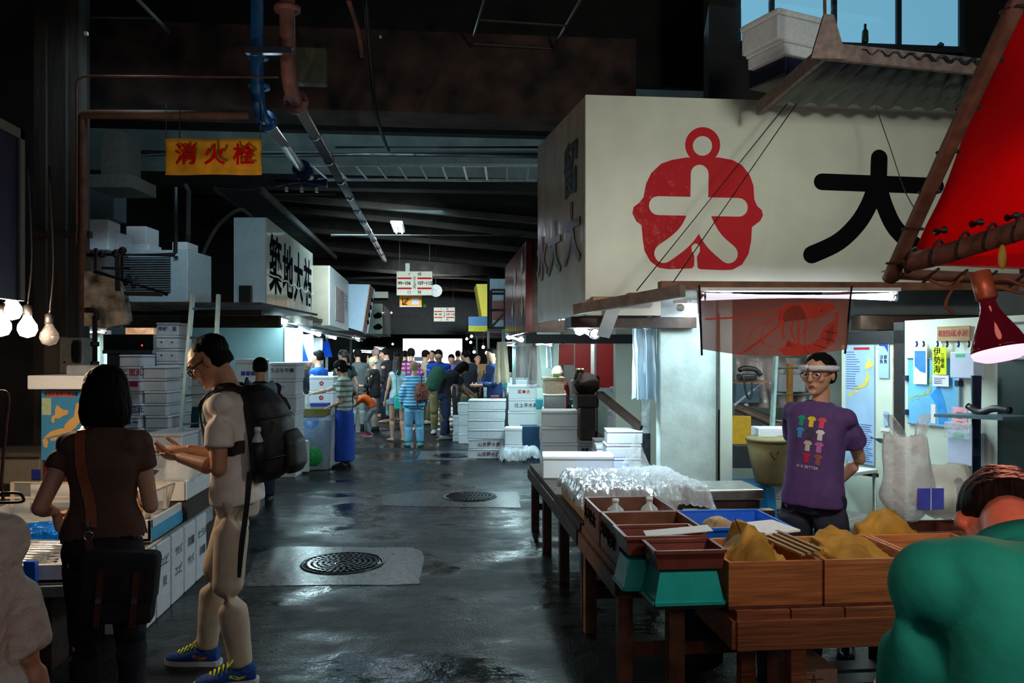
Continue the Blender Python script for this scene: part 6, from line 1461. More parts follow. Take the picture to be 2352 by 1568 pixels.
for i, pts in enumerate(([(2215, 630, 2.5), (2190, 660, 2.45), (2172, 700, 2.45), (2190, 720, 2.45)], [(2262, 655, 2.2), (2300, 660, 2.2), (2340, 672, 2.2), (2420, 680, 2.2)], [(2262, 645, 2.25), (2310, 640, 2.2), (2350, 655, 2.2), (2420, 660, 2.2)], [(2130, 640, 2.5), (2170, 655, 2.5), (2210, 640, 2.5)])):
    MB().tube(smoothpts([W(*p) for p in pts], 6), .005, 6).build('loose_wire', mat('brown_wire', C(150, 96, 70), .5), None, label=['dark loop of wire hanging under the awning corner', 'tan wire running right of the heat lamp socket, the lower one', 'tan wire running right of the heat lamp socket, the upper one', 'short wire looped round the thin brown awning pole'][i], cat='wire')
p = W(2302, 590, 2.2); tag(MB().ell(p, (.012, .008, .035)).build('yellow_tag', mat('yellow_plastic_tag', C(190, 170, 60), .5)), 'small yellow tag dangling from the thick awning pole', 'tag')
hp = W(2262, 668, 2.02); ax = (W(2304, 830, 1.98)-W(2262, 668, 2.02)).normalized(); x_, y_, z_ = frame(ax)
t = thing('heat_lamp', 'dark red glowing heat lamp hanging from the awning over the green shirt', 'lamp', tuple(hp))
M_ = Matrix(((x_.x, y_.x, ax.x, 0), (x_.y, y_.y, ax.y, 0), (x_.z, y_.z, ax.z, 0), (0, 0, 0, 1)))
MB().lathe([(0, -.05), (.024, -.05), (.025, .02), (.020, .025), (0, .025)], M_).build('socket', mat('brass_socket', C(140, 84, 56), .4, .3), t)
MB().lathe([(.018, .025), (.020, .045), (.030, .07), (.050, .11), (.064, .145), (.066, .155)], M_, 32).build('red_glass', mat('dark_red_glass', C(66, 4, 22), .06, .4, var=.1, em=(1, .05, .12, 1), es=.03), t)
MB().lathe([(.066, .155), (.062, .170), (.040, .180), (0, .183)], M_, 32).build('lit_face', mat('lit_pink_face', (1, .6, .7, 1), .3, em=(1, .45, .58, 1), es=1.8), t)
l = light('lamp_light', tuple(hp+ax*.20), 5, (1, .30, .20), (.10, .10), aim=tuple(hp+ax*1.0+V((-.06, -.35, -.3))), spread=2.4)
light('neck_fill_light', tuple(W(2540, 900, .95)), 9, (1, .40, .28), (.06, .06), kind='POINT')  # added light, assumed out of frame, no lamp built, brightens the green-shirt neck
light('lamp_glow', tuple(hp+V((-.10, -.16, .10))), .9, (1, .45, .32), (.05, .05), kind='POINT')

# ============================================================ LEFT SIDE
# warm bulbs
bulbs = [(27, 711, 4.5, 1, 'top'), (2, 748, 4.4, 1, 'left'), (63, 752, 4.6, 1, 'right'), (113, 771, 4.7, 0, 'unlit')]
for px, py, d, on, w_ in bulbs:
    p = W(px, py, d); t = thing('bulb_lamp', {'top': 'glowing bulb hanging highest of the warm trio', 'left': 'glowing bulb at the picture edge, below the highest one', 'right': 'glowing bulb hanging lowest and nearest the unlit bulb', 'unlit': 'unlit clear bulb hanging beside the three glowing ones'}[w_], 'lamp', tuple(p)); t.scale = (1.25,)*3
    MB().lathe([(0, -.048), (.030, -.038), (.042, -.012), (.040, .012), (.022, .040), (.016, .055), (.016, .06)], None, 20).build('glass', tubewarm if on else mat('clear_bulb_glass', (.12, .12, .12, 1), .05, alpha=.35), t)
    MB().lathe([(0, .11), (.018, .10), (.020, .055), (.0, .055)]).build('socket', blackmetal, t)
    MB().tube(smoothpts([(0, 0, .10), (.01, .02, .35), (0, 0, .8)], 4), .004, 6).build('cord', blackmetal, t)
    if on: l = light('lamp_light', tuple(p+V((.02, -.05, -.02))), 32.0, (1, .72, .48), (.05, .05), kind='POINT')
# blue board
X_ = -2.2; fy = onX(52, 480, X_).y; zt_, zb_ = onX(50, 300, X_).z, 1.93
t = thing('blue_board', 'dark blue board in a pale frame at the left picture edge', 'board', (X_, fy-.6, zb_))
MB().box((-.03, -1.4, 0), (0, .6, zt_-zb_)).build('panel', mat('navy_board', C(14, 28, 66), .4, var=.12), t)
bdr = mat('pale_border', C(118, 112, 96), .6)
MB().box((0, -1.4, zt_-zb_-.05), (.012, .6, zt_-zb_)).build('frame_top', bdr, t); MB().box((0, .555, 0), (.012, .6, zt_-zb_)).build('frame_side', bdr, t)
# sooty column and posts behind
def lbox(name, l, r, ty, by, d, dep, m, label=None, cat=None, rz=0., bev=0., parent=None, kind=None, group=None):
    """block measured on its front face; base centre origin"""
    k = d/FPX; w_, h = (r-l)*k, (by-ty)*k; p = W((l+r)/2, by, d)
    o = MB().box((-w_/2, 0, 0), (w_/2, dep, h), None, bev).build(name, m, parent)
    o.location = p; o.rotation_euler = (0, 0, -ANG+rz)
    if kind: o['kind'] = kind
    return tag(o, label, cat, group) if label else o
colm = mat('stained_timber', C(40, 34, 28), .8, bump=.4, scale=4, var=.6, detail=8, stretch=(3, 3, .4))
for i, (l, r, d) in enumerate(((78, 104, 6.35), (112, 150, 6.4), (152, 180, 6.45))):
    p = W((l+r)/2, 812, d); k = d/FPX; struct(MB().box((p.x-(r-l)*k/2, p.y, 0), (p.x+(r-l)*k/2, p.y+.15, 5.0)).build('wall_post', colm))
p = W(60, 812, 6.7); struct(MB().box((p.x-2.2, p.y+.1, 0), (W(184, 812, 6.75).x, p.y+.2, 6.0)).build('wall_timber', soot))
lbox('cross_bar', 75, 205, 530, 545, 6.2, .05, colm, 'dark horizontal timber bolted to the sooty column', 'timber')
# mottled hood sheet
pts = [(193, 622), (238, 624), (262, 640), (280, 672), (291, 735), (283, 744), (240, 754), (193, 748)]
M_, P = poly_on(pts, (W(240, 812, 6.15), V((CA, -SA, 0))))
MB().prism(P[::-1], .10, M_ @ Matrix.Translation((0, 0, -.10))).build('padded_hood', mat('mottled_grey_bark', C(160, 150, 136), .8, bump=1., scale=9, var=.7, detail=9, mottle=(.012, .011, .010, 1)), None, label='mottled grey curved sheet like a hood beside the brown riser pipe', cat='hood')
# meter box with mirror
t = thing('meter_box', 'grey steel meter box with an oval black-rimmed mirror on it', 'meter box', tuple(W(163, 857, 6.1)), -ANG)
k = 6.1/FPX; MB().box((-27*k, 0, 0), (27*k, .16, 82*k), None, .006).build('case', mat('dull_grey_paint', C(104, 108, 104), .5, var=.15), t)
ell_ = [(12*k*math.copysign(abs(math.cos(a))**.6, math.cos(a)), 27*k*math.copysign(abs(math.sin(a))**.6, math.sin(a))) for a in [2*PI*j/24 for j in range(24)]]
Mm = basis((14*k, -.001, 50*k), (1, 0, 0), (0, 0, 1)); MB().prism(ell_, .014, Mm).build('mirror_rim', rubber, t); MB().prism([(x*.8, y*.86) for x, y in ell_], .016, Mm).build('mirror_glass', mat('mirror', (.7, .75, .75, 1), .05, 1.), t)
MB().tube([(-14*k, -.01, 25*k), (-14*k, 0, 25*k)], .008, 8).build('lock', blackmetal, t)
lbox('conduit_box', 102, 136, 772, 858, 6.15, .12, mat('brown_grey_box', C(70, 62, 56), .7), 'narrow dark utility box left of the meter box', 'utility box')
MB().tube(smoothpts([W(222, 735, 6.0), W(220, 715, 6.0), W(196, 712, 6.0)], 4)+[], .02, 8).build('pipe_elbow', blackmetal, None, label='short black pipe elbow under the mottled hood', cat='pipe')
t = pipe('black_standpipe', [W(218, 725, 5.95), W(218, 866, 5.95)], .018, blackmetal, 'black standpipe with collars right of the meter box', joints=[(W(218, 790, 5.95), (0, 0, 1)), (W(218, 835, 5.95), (0, 0, 1))])
# foam lid box with the map poster below
fb = lbox('foam_box', 62, 205, 862, 894, 5.45, .40, foam, 'long white foam box lying over the map poster', 'foam box', bev=.008)
lbox('plastic_film', 150, 225, 838, 862, 5.6, .2, clearplastic, 'crumpled clear film lying on the long white foam box', 'plastic film', bev=.015)
mp_ = lbox('map_poster', 95, 188, 897, 1056, 5.55, .02, mat('map_sea_blue', C(62, 140, 190), .5, var=.06), 'blue and orange map poster of Japan under the white foam box', 'poster')
k = 5.55/FPX; Mq = basis((0, -.002, 79*k), (1, 0, 0), (0, 0, 1))
orl = mat('orange_land', C(214, 168, 96), .6, var=.04)
for P in ([(-8,20),(4,26),(10,36),(14,52),(6,44),(-6,40)], ): pass
def pp_(pts): return [((x-490)/3.485*k, (510-y)/3.485*k) for x, y in pts]
for P in ([(455,345),(500,380),(548,390),(540,420),(500,435),(470,455),(440,450),(430,490),(410,480),(412,440),(440,420),(440,380)],
          [(610,330),(640,320),(640,480),(600,530),(560,560),(500,580),(440,590),(380,610),(345,610),(400,560),(470,535),(510,530),(520,500),(560,460),(590,440),(600,380)],
          [(340,620),(370,610),(385,640),(375,690),(350,680)], [(400,615),(440,600),(470,605),(440,630),(405,635)], [(480,630),(560,630),(560,720),(510,700),(480,690)]):
    MB().prism(pp_(P)[::-1], .0015, Mq).build('land_print', orl, mp_)
MB().prism(pp_([(370,240),(595,240),(595,278),(370,278)])[::-1], .0015, Mq).build('red_heading', mat('red_orange_heading', C(206, 90, 66), .6), mp_)
text('全国水産物市場地図', basis((0, -.0045, 79*k+(510-259)/3.485*k), (1, 0, 0), (0, 0, 1)), .026, inkblack, mp_)
MB().prism(pp_([(335,290),(408,290),(408,425),(335,425)])[::-1], .0015, Mq).build('inset_map', mat('pale_green_inset', C(170, 190, 150), .6), mp_)
lbox('map_stand', 99, 184, 1056, 1160, 5.57, .25, mat('dark_red_panel', C(96, 12, 20), .5, var=.1), 'dark red bin under the map poster', 'bin')
# white sink cabinet, dishes on the far left
lbox('sink_cabinet', -60, 92, 1048, 1112, 5.9, .4, mat('greyish_cream_enamel', C(138, 130, 118), .4, var=.1), 'cream enamel cabinet at the left picture edge', 'cabinet', bev=.01)
lbox('cabinet_top', -60, 95, 1040, 1049, 5.86, .44, mat('dark_shelf_edge', C(98, 88, 80), .5), 'thin shelf on top of the cream enamel cabinet', 'shelf')
lbox('sticker', 72, 92, 1078, 1100, 5.885, .005, inkblue, 'small blue square sticker on the cream cabinet', 'sticker')
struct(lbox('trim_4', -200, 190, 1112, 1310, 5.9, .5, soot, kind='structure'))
MB().tube(smoothpts([W(-20, 900, 3.6), W(18, 905, 3.6), W(14, 980, 3.6), W(4, 1100, 3.6), W(8, 1150, 3.6)], 6), .007, 6).build('hose', rust, None, label='thin pale hose hanging at the left picture edge', cat='hose')
MB().tube(smoothpts([W(0, 1132, 3.4), W(40, 1132, 3.4), W(52, 1140, 3.4), W(50, 1152, 3.4), W(0, 1154, 3.4)], 5), .006, 6).build('wire_handle', blackmetal, None, label='black bent wire handle beside the acrylic sheet at the left edge', cat='handle')

# ---- the fish counter
FX = -1.74
steelc = mat('wet_grey_counter', C(120, 128, 134), .3, .2, bump=.1, var=.2)
t = thing('fish_counter', 'long low fish counter behind the woman in brown', 'counter', (-2.7, 4.9, 0))
MB().box((-1.0, -.62, .40), (.95, 1.5, .46), None, .006).build('worktop', steelc, t)
MB().box((-1.0, -.55, 0), (.70, 1.45, .40)).build('base_cabinet', wooddark, t)
MB().box((.93, -.62, .36), (.955, 1.5, .47)).build('edge_band', mat('dirty_white_edge', C(150, 156, 160), .5, var=.2), t)
hand_ink = ['サバ', '真鯛', 'ヒラメ', '貝', 'エビ']
for i in range(5):
    y = 4.86+i*.27
    o = foambox(V((FX-.10, y+.13, .0)), 0, .22, .255, .46, ['upright foam box under the fish counter, %s' % w_ for w_ in ('by the bag of the woman in brown', 'second from that bag', 'third from that bag', 'fourth from that bag', 'beside the leg of the man in white')][i], lid=False, m=foam2)
    for z in (.33, .20): text(hand_ink[(i+int(z*10)) % 5], basis((.112, 0, z), (0, 1, 0), (0, 0, 1)), .07, mat('grey_marker', (.10, .11, .13, 1), .7), o)
# trough of ice with teal stripe
lb = mat('light_blue_stripe', C(70, 170, 210), .4, var=.06)
def trough(x0, x1, y0, y1, z0, z1, label, m=white, stripe=True, water=None):
    c = V(((x0+x1)/2, (y0+y1)/2, z0)); w_, d_, h = (x1-x0)/2, (y1-y0)/2, z1-z0
    t = thing('display_trough', label, 'trough', tuple(c)); MB().box((-w_, -d_, 0), (w_, d_, .02)).build('bottom', m, t)
    for a, b in (((-w_, -d_), (w_, -d_+.025)), ((-w_, d_-.025), (w_, d_)), ((-w_, -d_), (-w_+.025, d_)), ((w_-.025, -d_), (w_, d_))): MB().box((*a, .0), (*b, h), None, .004).build('side_board', m, t)
    if stripe:
        MB().box((w_-.001, -d_, .01), (w_+.006, d_, h*.62)).build('blue_stripe', lb, t)
    if water: MB().box((-w_+.025, -d_+.025, h*.55), (w_-.025, d_-.025, h*.62)).build('ice_bed', water, t)
    return t
ice = mat('wet_ice_bed', C(196, 206, 206), .25, bump=.7, scale=26, var=.15)
trough(-3.0, -1.80, 5.22, 6.1, .462, .60, 'white display trough with a blue stripe behind the brown-shirted woman', water=ice)
trough(-3.55, -1.84, 4.32, 5.18, .462, .56, 'shallow lit display trough under the pointing hand', water=ice, stripe=False)
bluefilm = mat('blue_crinkled_film', C(0, 110, 214), .10, .3, bump=1., scale=20, var=.35, detail=7)
crumple('blue_film', -2.75, -1.95, 4.82, 5.12, .585, .61, bluefilm, 'bright blue crinkled film over fish under the pointing hand', 'plastic film', .03, 21)
fishm = mat('silver_fish_skin', (.62, .62, .62, 1), .18, .55, bump=.15, scale=30, var=.3, stretch=(6, 1, 1))
for i in range(9):
    y = 4.37+i*.052; x = -2.33+random.uniform(-.05, .05)
    t = thing('silver_fish', 'silver fish lying on the lit ice, %s from the front' % ORD[i].replace('bottom', 'first'), 'fish', (x, y, .555), random.uniform(-.05, .05), 'silver fish in the lit trough')
    MB().loft([(V((-.33, 0, 0)), .004, .008, V((0, 1, 0)), V((0, 0, 1))), (V((-.24, 0, .006)), .024, .018, V((0, 1, 0)), V((0, 0, 1))), (V((-.05, 0, .01)), .036, .024, V((0, 1, 0)), V((0, 0, 1))), (V((.18, 0, .008)), .026, .018, V((0, 1, 0)), V((0, 0, 1))), (V((.30, 0, .004)), .008, .008, V((0, 1, 0)), V((0, 0, 1)))], 14).build('fish_body', fishm, t)
    MB().prism([(.28, 0), (.38, .045), (.36, 0), (.38, -.045)], .004).build('tail_fin', fishm, t)
    MB().ell((-.27, .0, .020), (.008, .008, .006)).build('eye', inkblack, t)
lbox('foam_box', 100, 312, 1292, 1372, 4.16, .10, foam2, 'long dirty foam box closing the near end of the fish counter', 'foam box', bev=.01)
bluetray = lbox('blue_tub', 54, 80, 1290, 1352, 4.0, .03, MATS['bright_blue_plastic'], 'bright blue tub edge showing behind the lace blouse', 'tub')
# acrylic sheets
acr = mat('clear_acrylic', (.80, .82, .78, 1), .10, alpha=.28, var=.04)
acf = mat('cream_acrylic_edge', C(206, 190, 160), .4)
def acrylic(p, q_, h, lean_, label):
    p, q_ = V(p), V(q_); t = thing('acrylic_guard', label, 'guard panel', tuple(p)); d = q_-p; s_ = d.cross(V((0, 0, 1))).normalized()*lean_
    o = MB().add([V((0, 0, 0)), d, d+s_+V((0, 0, h)), s_+V((0, 0, h))], [[0, 1, 2, 3]]); o.add([v+s_.normalized()*.006 for v in (V((0, 0, 0)), d, d+s_+V((0, 0, h)), s_+V((0, 0, h)))], [[3, 2, 1, 0]]); o.build('sheet', acr, t)
    MB().bar(s_+V((0, 0, h)), d+s_+V((0, 0, h)), .012, .010).build('top_edge', acf, t)
    for e in (V((0, 0, 0)), d): MB().bar(e, e+s_+V((0, 0, h)), .02, .02).build('corner_strip', acf, t)
acrylic((-3.3, 5.19, .56), (-2.15, 5.19, .56), .20, .0, 'clear acrylic guard panel left of the woman in brown')
acrylic((-1.86, 5.24, .60), (-1.84, 5.62, .60), .17, .05, 'clear acrylic guard panel beside the shoulder bag')
acrylic((-1.84, 5.6, .60), (-2.9, 5.75, .60), .17, .0, 'clear acrylic guard panel in front of the white basin')
lump(-2.15, 5.42, .545, .22, .16, .12, mat('orange_seafood', C(216, 150, 70), .35, bump=.4, scale=25, var=.3), 'small heap of orange seafood behind the shoulder bag', 31, 'seafood_heap', 'seafood')
lump(-1.95, 5.32, .545, .10, .08, .09, mat('brown_seafood', C(150, 90, 60), .4, bump=.4, scale=25, var=.3), 'brown shellfish by the acrylic corner', 35, 'seafood_heap', 'seafood')
t = thing('white_basin', 'wide white shallow basin beyond the acrylic guard', 'basin', (-2.2, 6.1, .62))
MB().box((-.60, -.28, .0), (.42, .42, .02), None, .005).build('base', white, t)
for a, b in (((-.6, -.28), (.42, -.28)), ((.42, -.28), (.42, .42)), ((.42, .42), (-.6, .42)), ((-.6, .42), (-.6, -.28))): MB().bar(V((*a, .06)), V((*b, .06)), .03, .13).build('side_wall', white, t)
struct(MB().box((-2.82, 5.82, 0), (-1.76, 6.55, .618)).build('trim_5', wooddark))
carrier(W(412, 1118, 5.75), .24, .30, bagplastic, 'white carrier bag with upright handles below the hands of the phone man', 17)
t = thing('round_dish', 'dark round dish between the woman in brown and the carrier bag', 'dish', tuple(W(332, 1092, 5.9)))
MB().lathe([(0, 0), (.07, 0), (.10, .03), (.095, .03), (.06, .008), (0, .008)]).build('bowl', mat('slate_dish', C(64, 66, 76), .3), t)
# big near foam box behind the woman
zb1 = W(375, 1075, 6.2).z
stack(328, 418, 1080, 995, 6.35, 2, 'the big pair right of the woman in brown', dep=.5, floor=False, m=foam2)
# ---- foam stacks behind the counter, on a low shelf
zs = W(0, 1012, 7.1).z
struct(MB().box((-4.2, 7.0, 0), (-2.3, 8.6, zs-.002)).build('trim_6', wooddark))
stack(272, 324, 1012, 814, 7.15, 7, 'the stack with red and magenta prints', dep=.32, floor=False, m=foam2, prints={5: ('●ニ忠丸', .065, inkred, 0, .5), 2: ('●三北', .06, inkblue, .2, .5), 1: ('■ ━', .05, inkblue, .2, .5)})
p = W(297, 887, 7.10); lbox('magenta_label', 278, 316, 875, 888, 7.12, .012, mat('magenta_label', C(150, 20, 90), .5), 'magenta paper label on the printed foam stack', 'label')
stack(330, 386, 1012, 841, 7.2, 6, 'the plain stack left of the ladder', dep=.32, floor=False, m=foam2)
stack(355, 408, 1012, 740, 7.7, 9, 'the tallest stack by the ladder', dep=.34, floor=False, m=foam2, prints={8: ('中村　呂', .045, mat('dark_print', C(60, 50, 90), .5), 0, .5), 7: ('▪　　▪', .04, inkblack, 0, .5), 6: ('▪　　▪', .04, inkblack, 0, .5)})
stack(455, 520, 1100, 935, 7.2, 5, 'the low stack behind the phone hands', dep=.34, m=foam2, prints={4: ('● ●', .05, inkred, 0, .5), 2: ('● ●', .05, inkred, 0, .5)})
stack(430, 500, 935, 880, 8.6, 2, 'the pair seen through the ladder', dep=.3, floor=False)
lbox('teal_tank', 437, 480, 935, 1000, 8.4, .3, mat('dark_teal_tank', C(20, 84, 96), .4), 'dark teal tank seen between the ladder rails', 'tank')
# refrigerated case behind
t = thing('chiller_case', 'grey chiller case with a small red digital display', 'chiller', tuple(W(300, 1010, 8.3)), -ANG); k = 8.3/FPX
gm = mat('matt_grey_steel', C(132, 142, 146), .4, .3, var=.08)
MB().box((-55*k, 0, 0), (58*k, .6, 205*k), None, .01).build('body', gm, t); MB().box((-56*k, -.06, 205*k), (58*k, .6, 242*k)).build('dark_hood', mat('dark_grey_hood', C(52, 60, 64), .4, .2), t)
MB().box((-56*k, -.08, 198*k), (58*k, 0, 206*k)).build('lip', gm, t); MB().box((20*k, -.07, 212*k), (38*k, -.06, 222*k)).build('display', blackmetal, t)
MB().box((32*k, -.075, 215*k), (35*k, -.07, 219*k)).build('red_digit', mat('red_led', (1, .1, .1, 1), .4, em=(1, .05, .05, 1), es=2), t)
# ladder
a0, b0 = W(443, 676, 6.55), W(502, 676, 6.75); a1, b1 = gnd(W(392, 800, 6.5)), gnd(W(475, 800, 6.7))
ladder(a0, a1, b0, b1, 9, mat('cool_aluminium', C(150, 186, 196), .35, .6, var=.1), 'aluminium ladder leaning behind the head of the phone man', .014)
# shelf beam, condenser unit, boxes above
lbox('shelf_beam', 283, 600, 700, 724, 8.6, .10, wooddark, 'brown timber beam under the condenser unit', 'beam')
lbox('shelf_beam', 283, 640, 724, 752, 9.2, .10, mat('olive_board', C(50, 44, 32), .7, var=.3), 'olive-brown board running below the timber beam', 'beam')
struct(lbox('ceiling_stall', 270, 600, 694, 700, 7.6, 2.2, wooddark, kind='structure'))
t = thing('condenser_unit', 'white condenser unit with a louvred grille on the stall roof', 'condenser unit', tuple(W(357, 694, 7.9)), -ANG-.05); k = 7.9/FPX
MB().box((-76*k, 0, 0), (76*k, .55, 120*k), None, .008).build('case', mat('pale_blue_grey_case', C(170, 192, 200), .45, var=.06), t)
MB().box((-75*k, -.006, 22*k), (36*k, .0, 104*k)).build('grille_recess', mat('dark_grille', C(60, 70, 74), .5), t)
for i in range(15): MB().bar((-74*k, -.012, (25+i*5.3)*k), (35*k, -.012, (25+i*5.3)*k), .012, .008).build('louvre', mat('grille_grey', C(120, 132, 136), .5), t)
for x in (-66, 50): MB().box((x*k-.02, -.02, 100*k), (x*k+.02, 0, 106*k)).build('bracket', steel, t)
for i, (l, r, ty, by, d, rz, lb_) in enumerate([(203, 248, 503, 574, 7.6, .1, 'tall foam box at the left end above the condenser unit'), (247, 270, 532, 572, 7.8, 0, 'small foam box beside the tall one on the stall roof'), (289, 336, 519, 560, 8.2, 0, 'upper foam box on the condenser unit'), (287, 342, 559, 575, 8.1, 0, 'thin foam box directly on the condenser unit'), (197, 240, 574, 690, 8.1, 0, 'dim tall foam box left of the condenser grille'), (200, 262, 430, 503, 9.0, 0, 'dark grey box far back above the stall roof'), (395, 430, 555, 574, 8.4, 0, 'small grey box at the right end of the condenser unit')]):
    lbox('foam_box', l, r, ty, by, d, .3, foam2 if i != 5 else mat('dim_grey_card', C(72, 80, 86), .7), lb_, 'foam box', rz, .01)
struct(lbox('trim_7', 190, 285, 690, 700, 7.4, 1.4, wooddark, kind='structure'))
# lever arm with round weight, bracket frame
t = thing('balance_arm', 'dark lever arm with a round weight hanging in front of the condenser', 'balance arm', tuple(W(215, 622, 6.0)))
o0 = W(215, 622, 6.0); MB().tube([V((0, 0, 0)), W(385, 676, 6.3)-o0], .016, 8).build('rod', mat('dark_iron', C(44, 46, 48), .5, .5), t)
c = W(301, 646, 6.1)-o0; MB().tube([c-V((.03, 0, -.01)), c+V((.03, 0, -.01))], .052, 20).build('round_weight', blackmetal, t)
t2 = thing('bracket_frame', 'black pipe frame with valves crossing the condenser unit', 'frame', tuple(W(195, 585, 6.2))); o0 = W(195, 585, 6.2)
MB().tube([V((0, 0, 0)), W(398, 585, 6.3)-o0, W(403, 580, 6.3)-o0, W(404, 430, 6.3)-o0], .017, 8).build('tube', mat('dark_blue_pipe', C(16, 26, 40), .4, .2), t2)
for px, py, r in ((235, 583, .03), (268, 583, .036), (282, 575, .03)): MB().ell(W(px, py, 6.2)-o0, (r, r, r)).build('valve', blackmetal, t2)
MB().bar(W(220, 570, 6.1)-o0, W(220, 618, 6.1)-o0, .02, .02).build('upright', blackmetal, t2); MB().bar(W(270, 590, 6.1)-o0, W(271, 668, 6.1)-o0, .035, .02).build('upright', blackmetal, t2); MB().bar(W(235, 615, 6.1)-o0, W(300, 618, 6.1)-o0, .02, .02).build('crossbar', blackmetal, t2)
MB().bar(W(283, 674, 6.2)-o0, W(372, 676, 6.2)-o0, .03, .03).build('lower_bar', blackmetal, t2)
# duct boxes on the far left roof
lbox('duct_box', 200, 302, 400, 430, 7.2, .5, mat('dusty_duct', C(52, 50, 46), .7, var=.2), 'dusty sheet-metal duct box under the hydrant banner pipe', 'duct')
lbox('duct_cone', 232, 278, 300, 402, 7.5, .4, MATS['dusty_duct'], 'dark vertical duct above the dusty duct box', 'duct')
# lit stuff behind the chiller
lbox('warm_shelf', 288, 352, 738, 768, 9.5, .3, mat('warm_shelf_goods', C(226, 190, 160), .6, var=.4, scale=9), 'warmly lit goods on a shelf above the chiller', 'goods')
lbox('lit_panel', 196, 246, 758, 838, 9.6, .1, mat('pinkish_white_wall', C(226, 220, 226), .6, var=.1), 'brightly lit pinkish panel behind the black standpipe', 'panel')
tube_lamp(W(198, 762, 9.0), W(238, 762, 9.2), .02, 'lit tube glimpsed behind the mottled hood', 6)
light('partition_fill_light', (W(1340, 800, 9.2).x, 9.2, 2.2), 9, (1, .97, .9), (.8, .1), aim=(W(1350, 800, 10).x, 10.2, 1.2))  # unseen fill light added to brighten the red partition
light('shelf_fill_light', tuple(W(320, 728, 9.3)), 3, (1, .78, .58), (.6, .1))  # assumed source of the warm shelf light, no lamp built
struct(MB().box((-6.2, 9.9, 0), (W(262, 800, 9.9).x, 10.0, 3.0)).build('wall_rear_left', pale))

# ============================================================ MIDDLE LEFT
p0_, p1_ = W(478, 812, 11.6), W(652, 812, 11.8)
struct(MB().bar(V((p0_.x-2, p0_.y+.18, 1.02)), V((p1_.x, p1_.y, 1.02)), .1, 2.04).build('wall_teal', mat('pale_teal_tiles', C(104, 134, 136), .6, var=.06, scale=3)))
sgm = mat('cream_grey_sign', C(168, 166, 148), .3, bump=.08, scale=4, var=.06); sgw = mat('bluish_white_sign', C(196, 214, 220), .4, var=.05)
def signbox(fl, fr, sr, d0, d1, zb_, zt_, label, mf, ms, cat='shop sign'):
    A, B, Cc = W(fl, 812, d0), W(fr, 812, d0), W(sr, 812, d1); Dd = A+(Cc-B)
    t = thing('shop_sign_box', label, cat, (B.x, B.y, zb_)); o = V((B.x, B.y, zb_)); P = [V((v.x, v.y, zb_))-o for v in (A, B, Cc, Dd)]; H_ = V((0, 0, zt_-zb_))
    vs = P+[v+H_ for v in P]
    F = [[0, 1, 5, 4], [2, 3, 7, 6], [3, 0, 4, 7], [4, 5, 6, 7], [3, 2, 1, 0]]
    MB().add(vs, F).build('front_panel', mf, t)
    n = (P[2]-P[1]).cross(V((0, 0, 1))).normalized()
    if n.x < 0: n = -n
    MB().add([P[1]+n*.004, P[2]+n*.004, P[2]+n*.004+H_, P[1]+n*.004+H_, P[1]-n*.02, P[2]-n*.02, P[2]-n*.02+H_, P[1]-n*.02+H_], [[0,1,2,3],[7,6,5,4],[0,4,5,1],[3,2,6,7],[1,5,6,2],[0,3,7,4]]).build('side_panel', ms, t)
    return t, basis(P[1]+n*.006, (P[2]-P[1]), (0, 0, 1)), (P[2]-P[1]).length, zt_-zb_
glossy = mat('glossy_wavy_sign', C(192, 190, 176), .12, bump=.5, scale=3, var=.08, stretch=(1, 1, .3))
t, Ms, L, H_ = signbox(537, 612, 718, 11.0, 15.0, 2.15, 3.53, 'tall sign box with black brush characters over the left stalls', sgw, glossy)
for i, ch in enumerate('築地大祐'): text(ch, Ms @ Matrix.Translation((L*(.15+.235*i), H_*.52, 0)), .88, inkblack, t, sx=1.15 if False else 1., bold=.02)
MB().tube(smoothpts([Ms @ V((L*f, H_*.44+.03*math.sin(f*40), .02)) for f in [k/12 for k in range(13)]], 3), .01, 6).build('cord', white, t)
lbox('black_ornament', 548, 578, 655, 695, 10.9, .05, rubber, 'black rag hanging on the bluish end of the tall sign box', 'rag', bev=.015)
t, Ms, L, H_ = signbox(718, 757, 800, 16.0, 19.6, 2.22, 3.42, 'cream sign box with a framed drawing on its side', sgm, sgw)
MB().box((L*.25, H_*.12, 0), (L*.72, H_*.72, .01), Ms).build('framed_drawing', mat('grey_drawing', C(150, 144, 148), .5, var=.3, scale=6), t)
text('寿', Ms @ Matrix.Translation((L*.85, H_*.5, .003)), .5, mat('mauve_ink', C(110, 100, 150), .5), t)
t = thing('shop_sign_box', 'bluish white flared sign box slanting inward, third on the left', 'shop sign', tuple(W(826, 765, 20.5)))
o0 = W(826, 765, 20.5); f = [W(800, 652, 20.5), W(850, 653, 20.5), W(833, 762, 20.5), W(800, 752, 20.5)]; bk_ = [v+V((0, 1.6, 0)) for v in f]
MB().add([v-o0 for v in f+bk_], [[3, 2, 1, 0], [4, 5, 6, 7], [0, 1, 5, 4], [2, 3, 7, 6], [3, 0, 4, 7]]).build('front_panel', mat('sky_white_sign', C(168, 206, 232), .4, var=.06), t)
sd_ = [W(850, 653, 20.5), W(860, 664, 22.2), W(841, 768, 22.2), W(833, 762, 20.5)]
MB().add([v-o0 for v in sd_]+[v-o0-V((.03, 0, 0)) for v in sd_], [[3, 2, 1, 0], [4, 5, 6, 7], [0, 1, 5, 4], [1, 2, 6, 5], [2, 3, 7, 6], [3, 0, 4, 7]]).build('side_panel', mat('beige_side', C(190, 170, 156), .5), t)
for k in range(4): text('■', basis(W(850-k*3.2, 690+k*17, 21.1)-o0+V((.06, -.05, 0)), (.3, .9, 0), (0, 0, 1)), .16, inkblack, t)
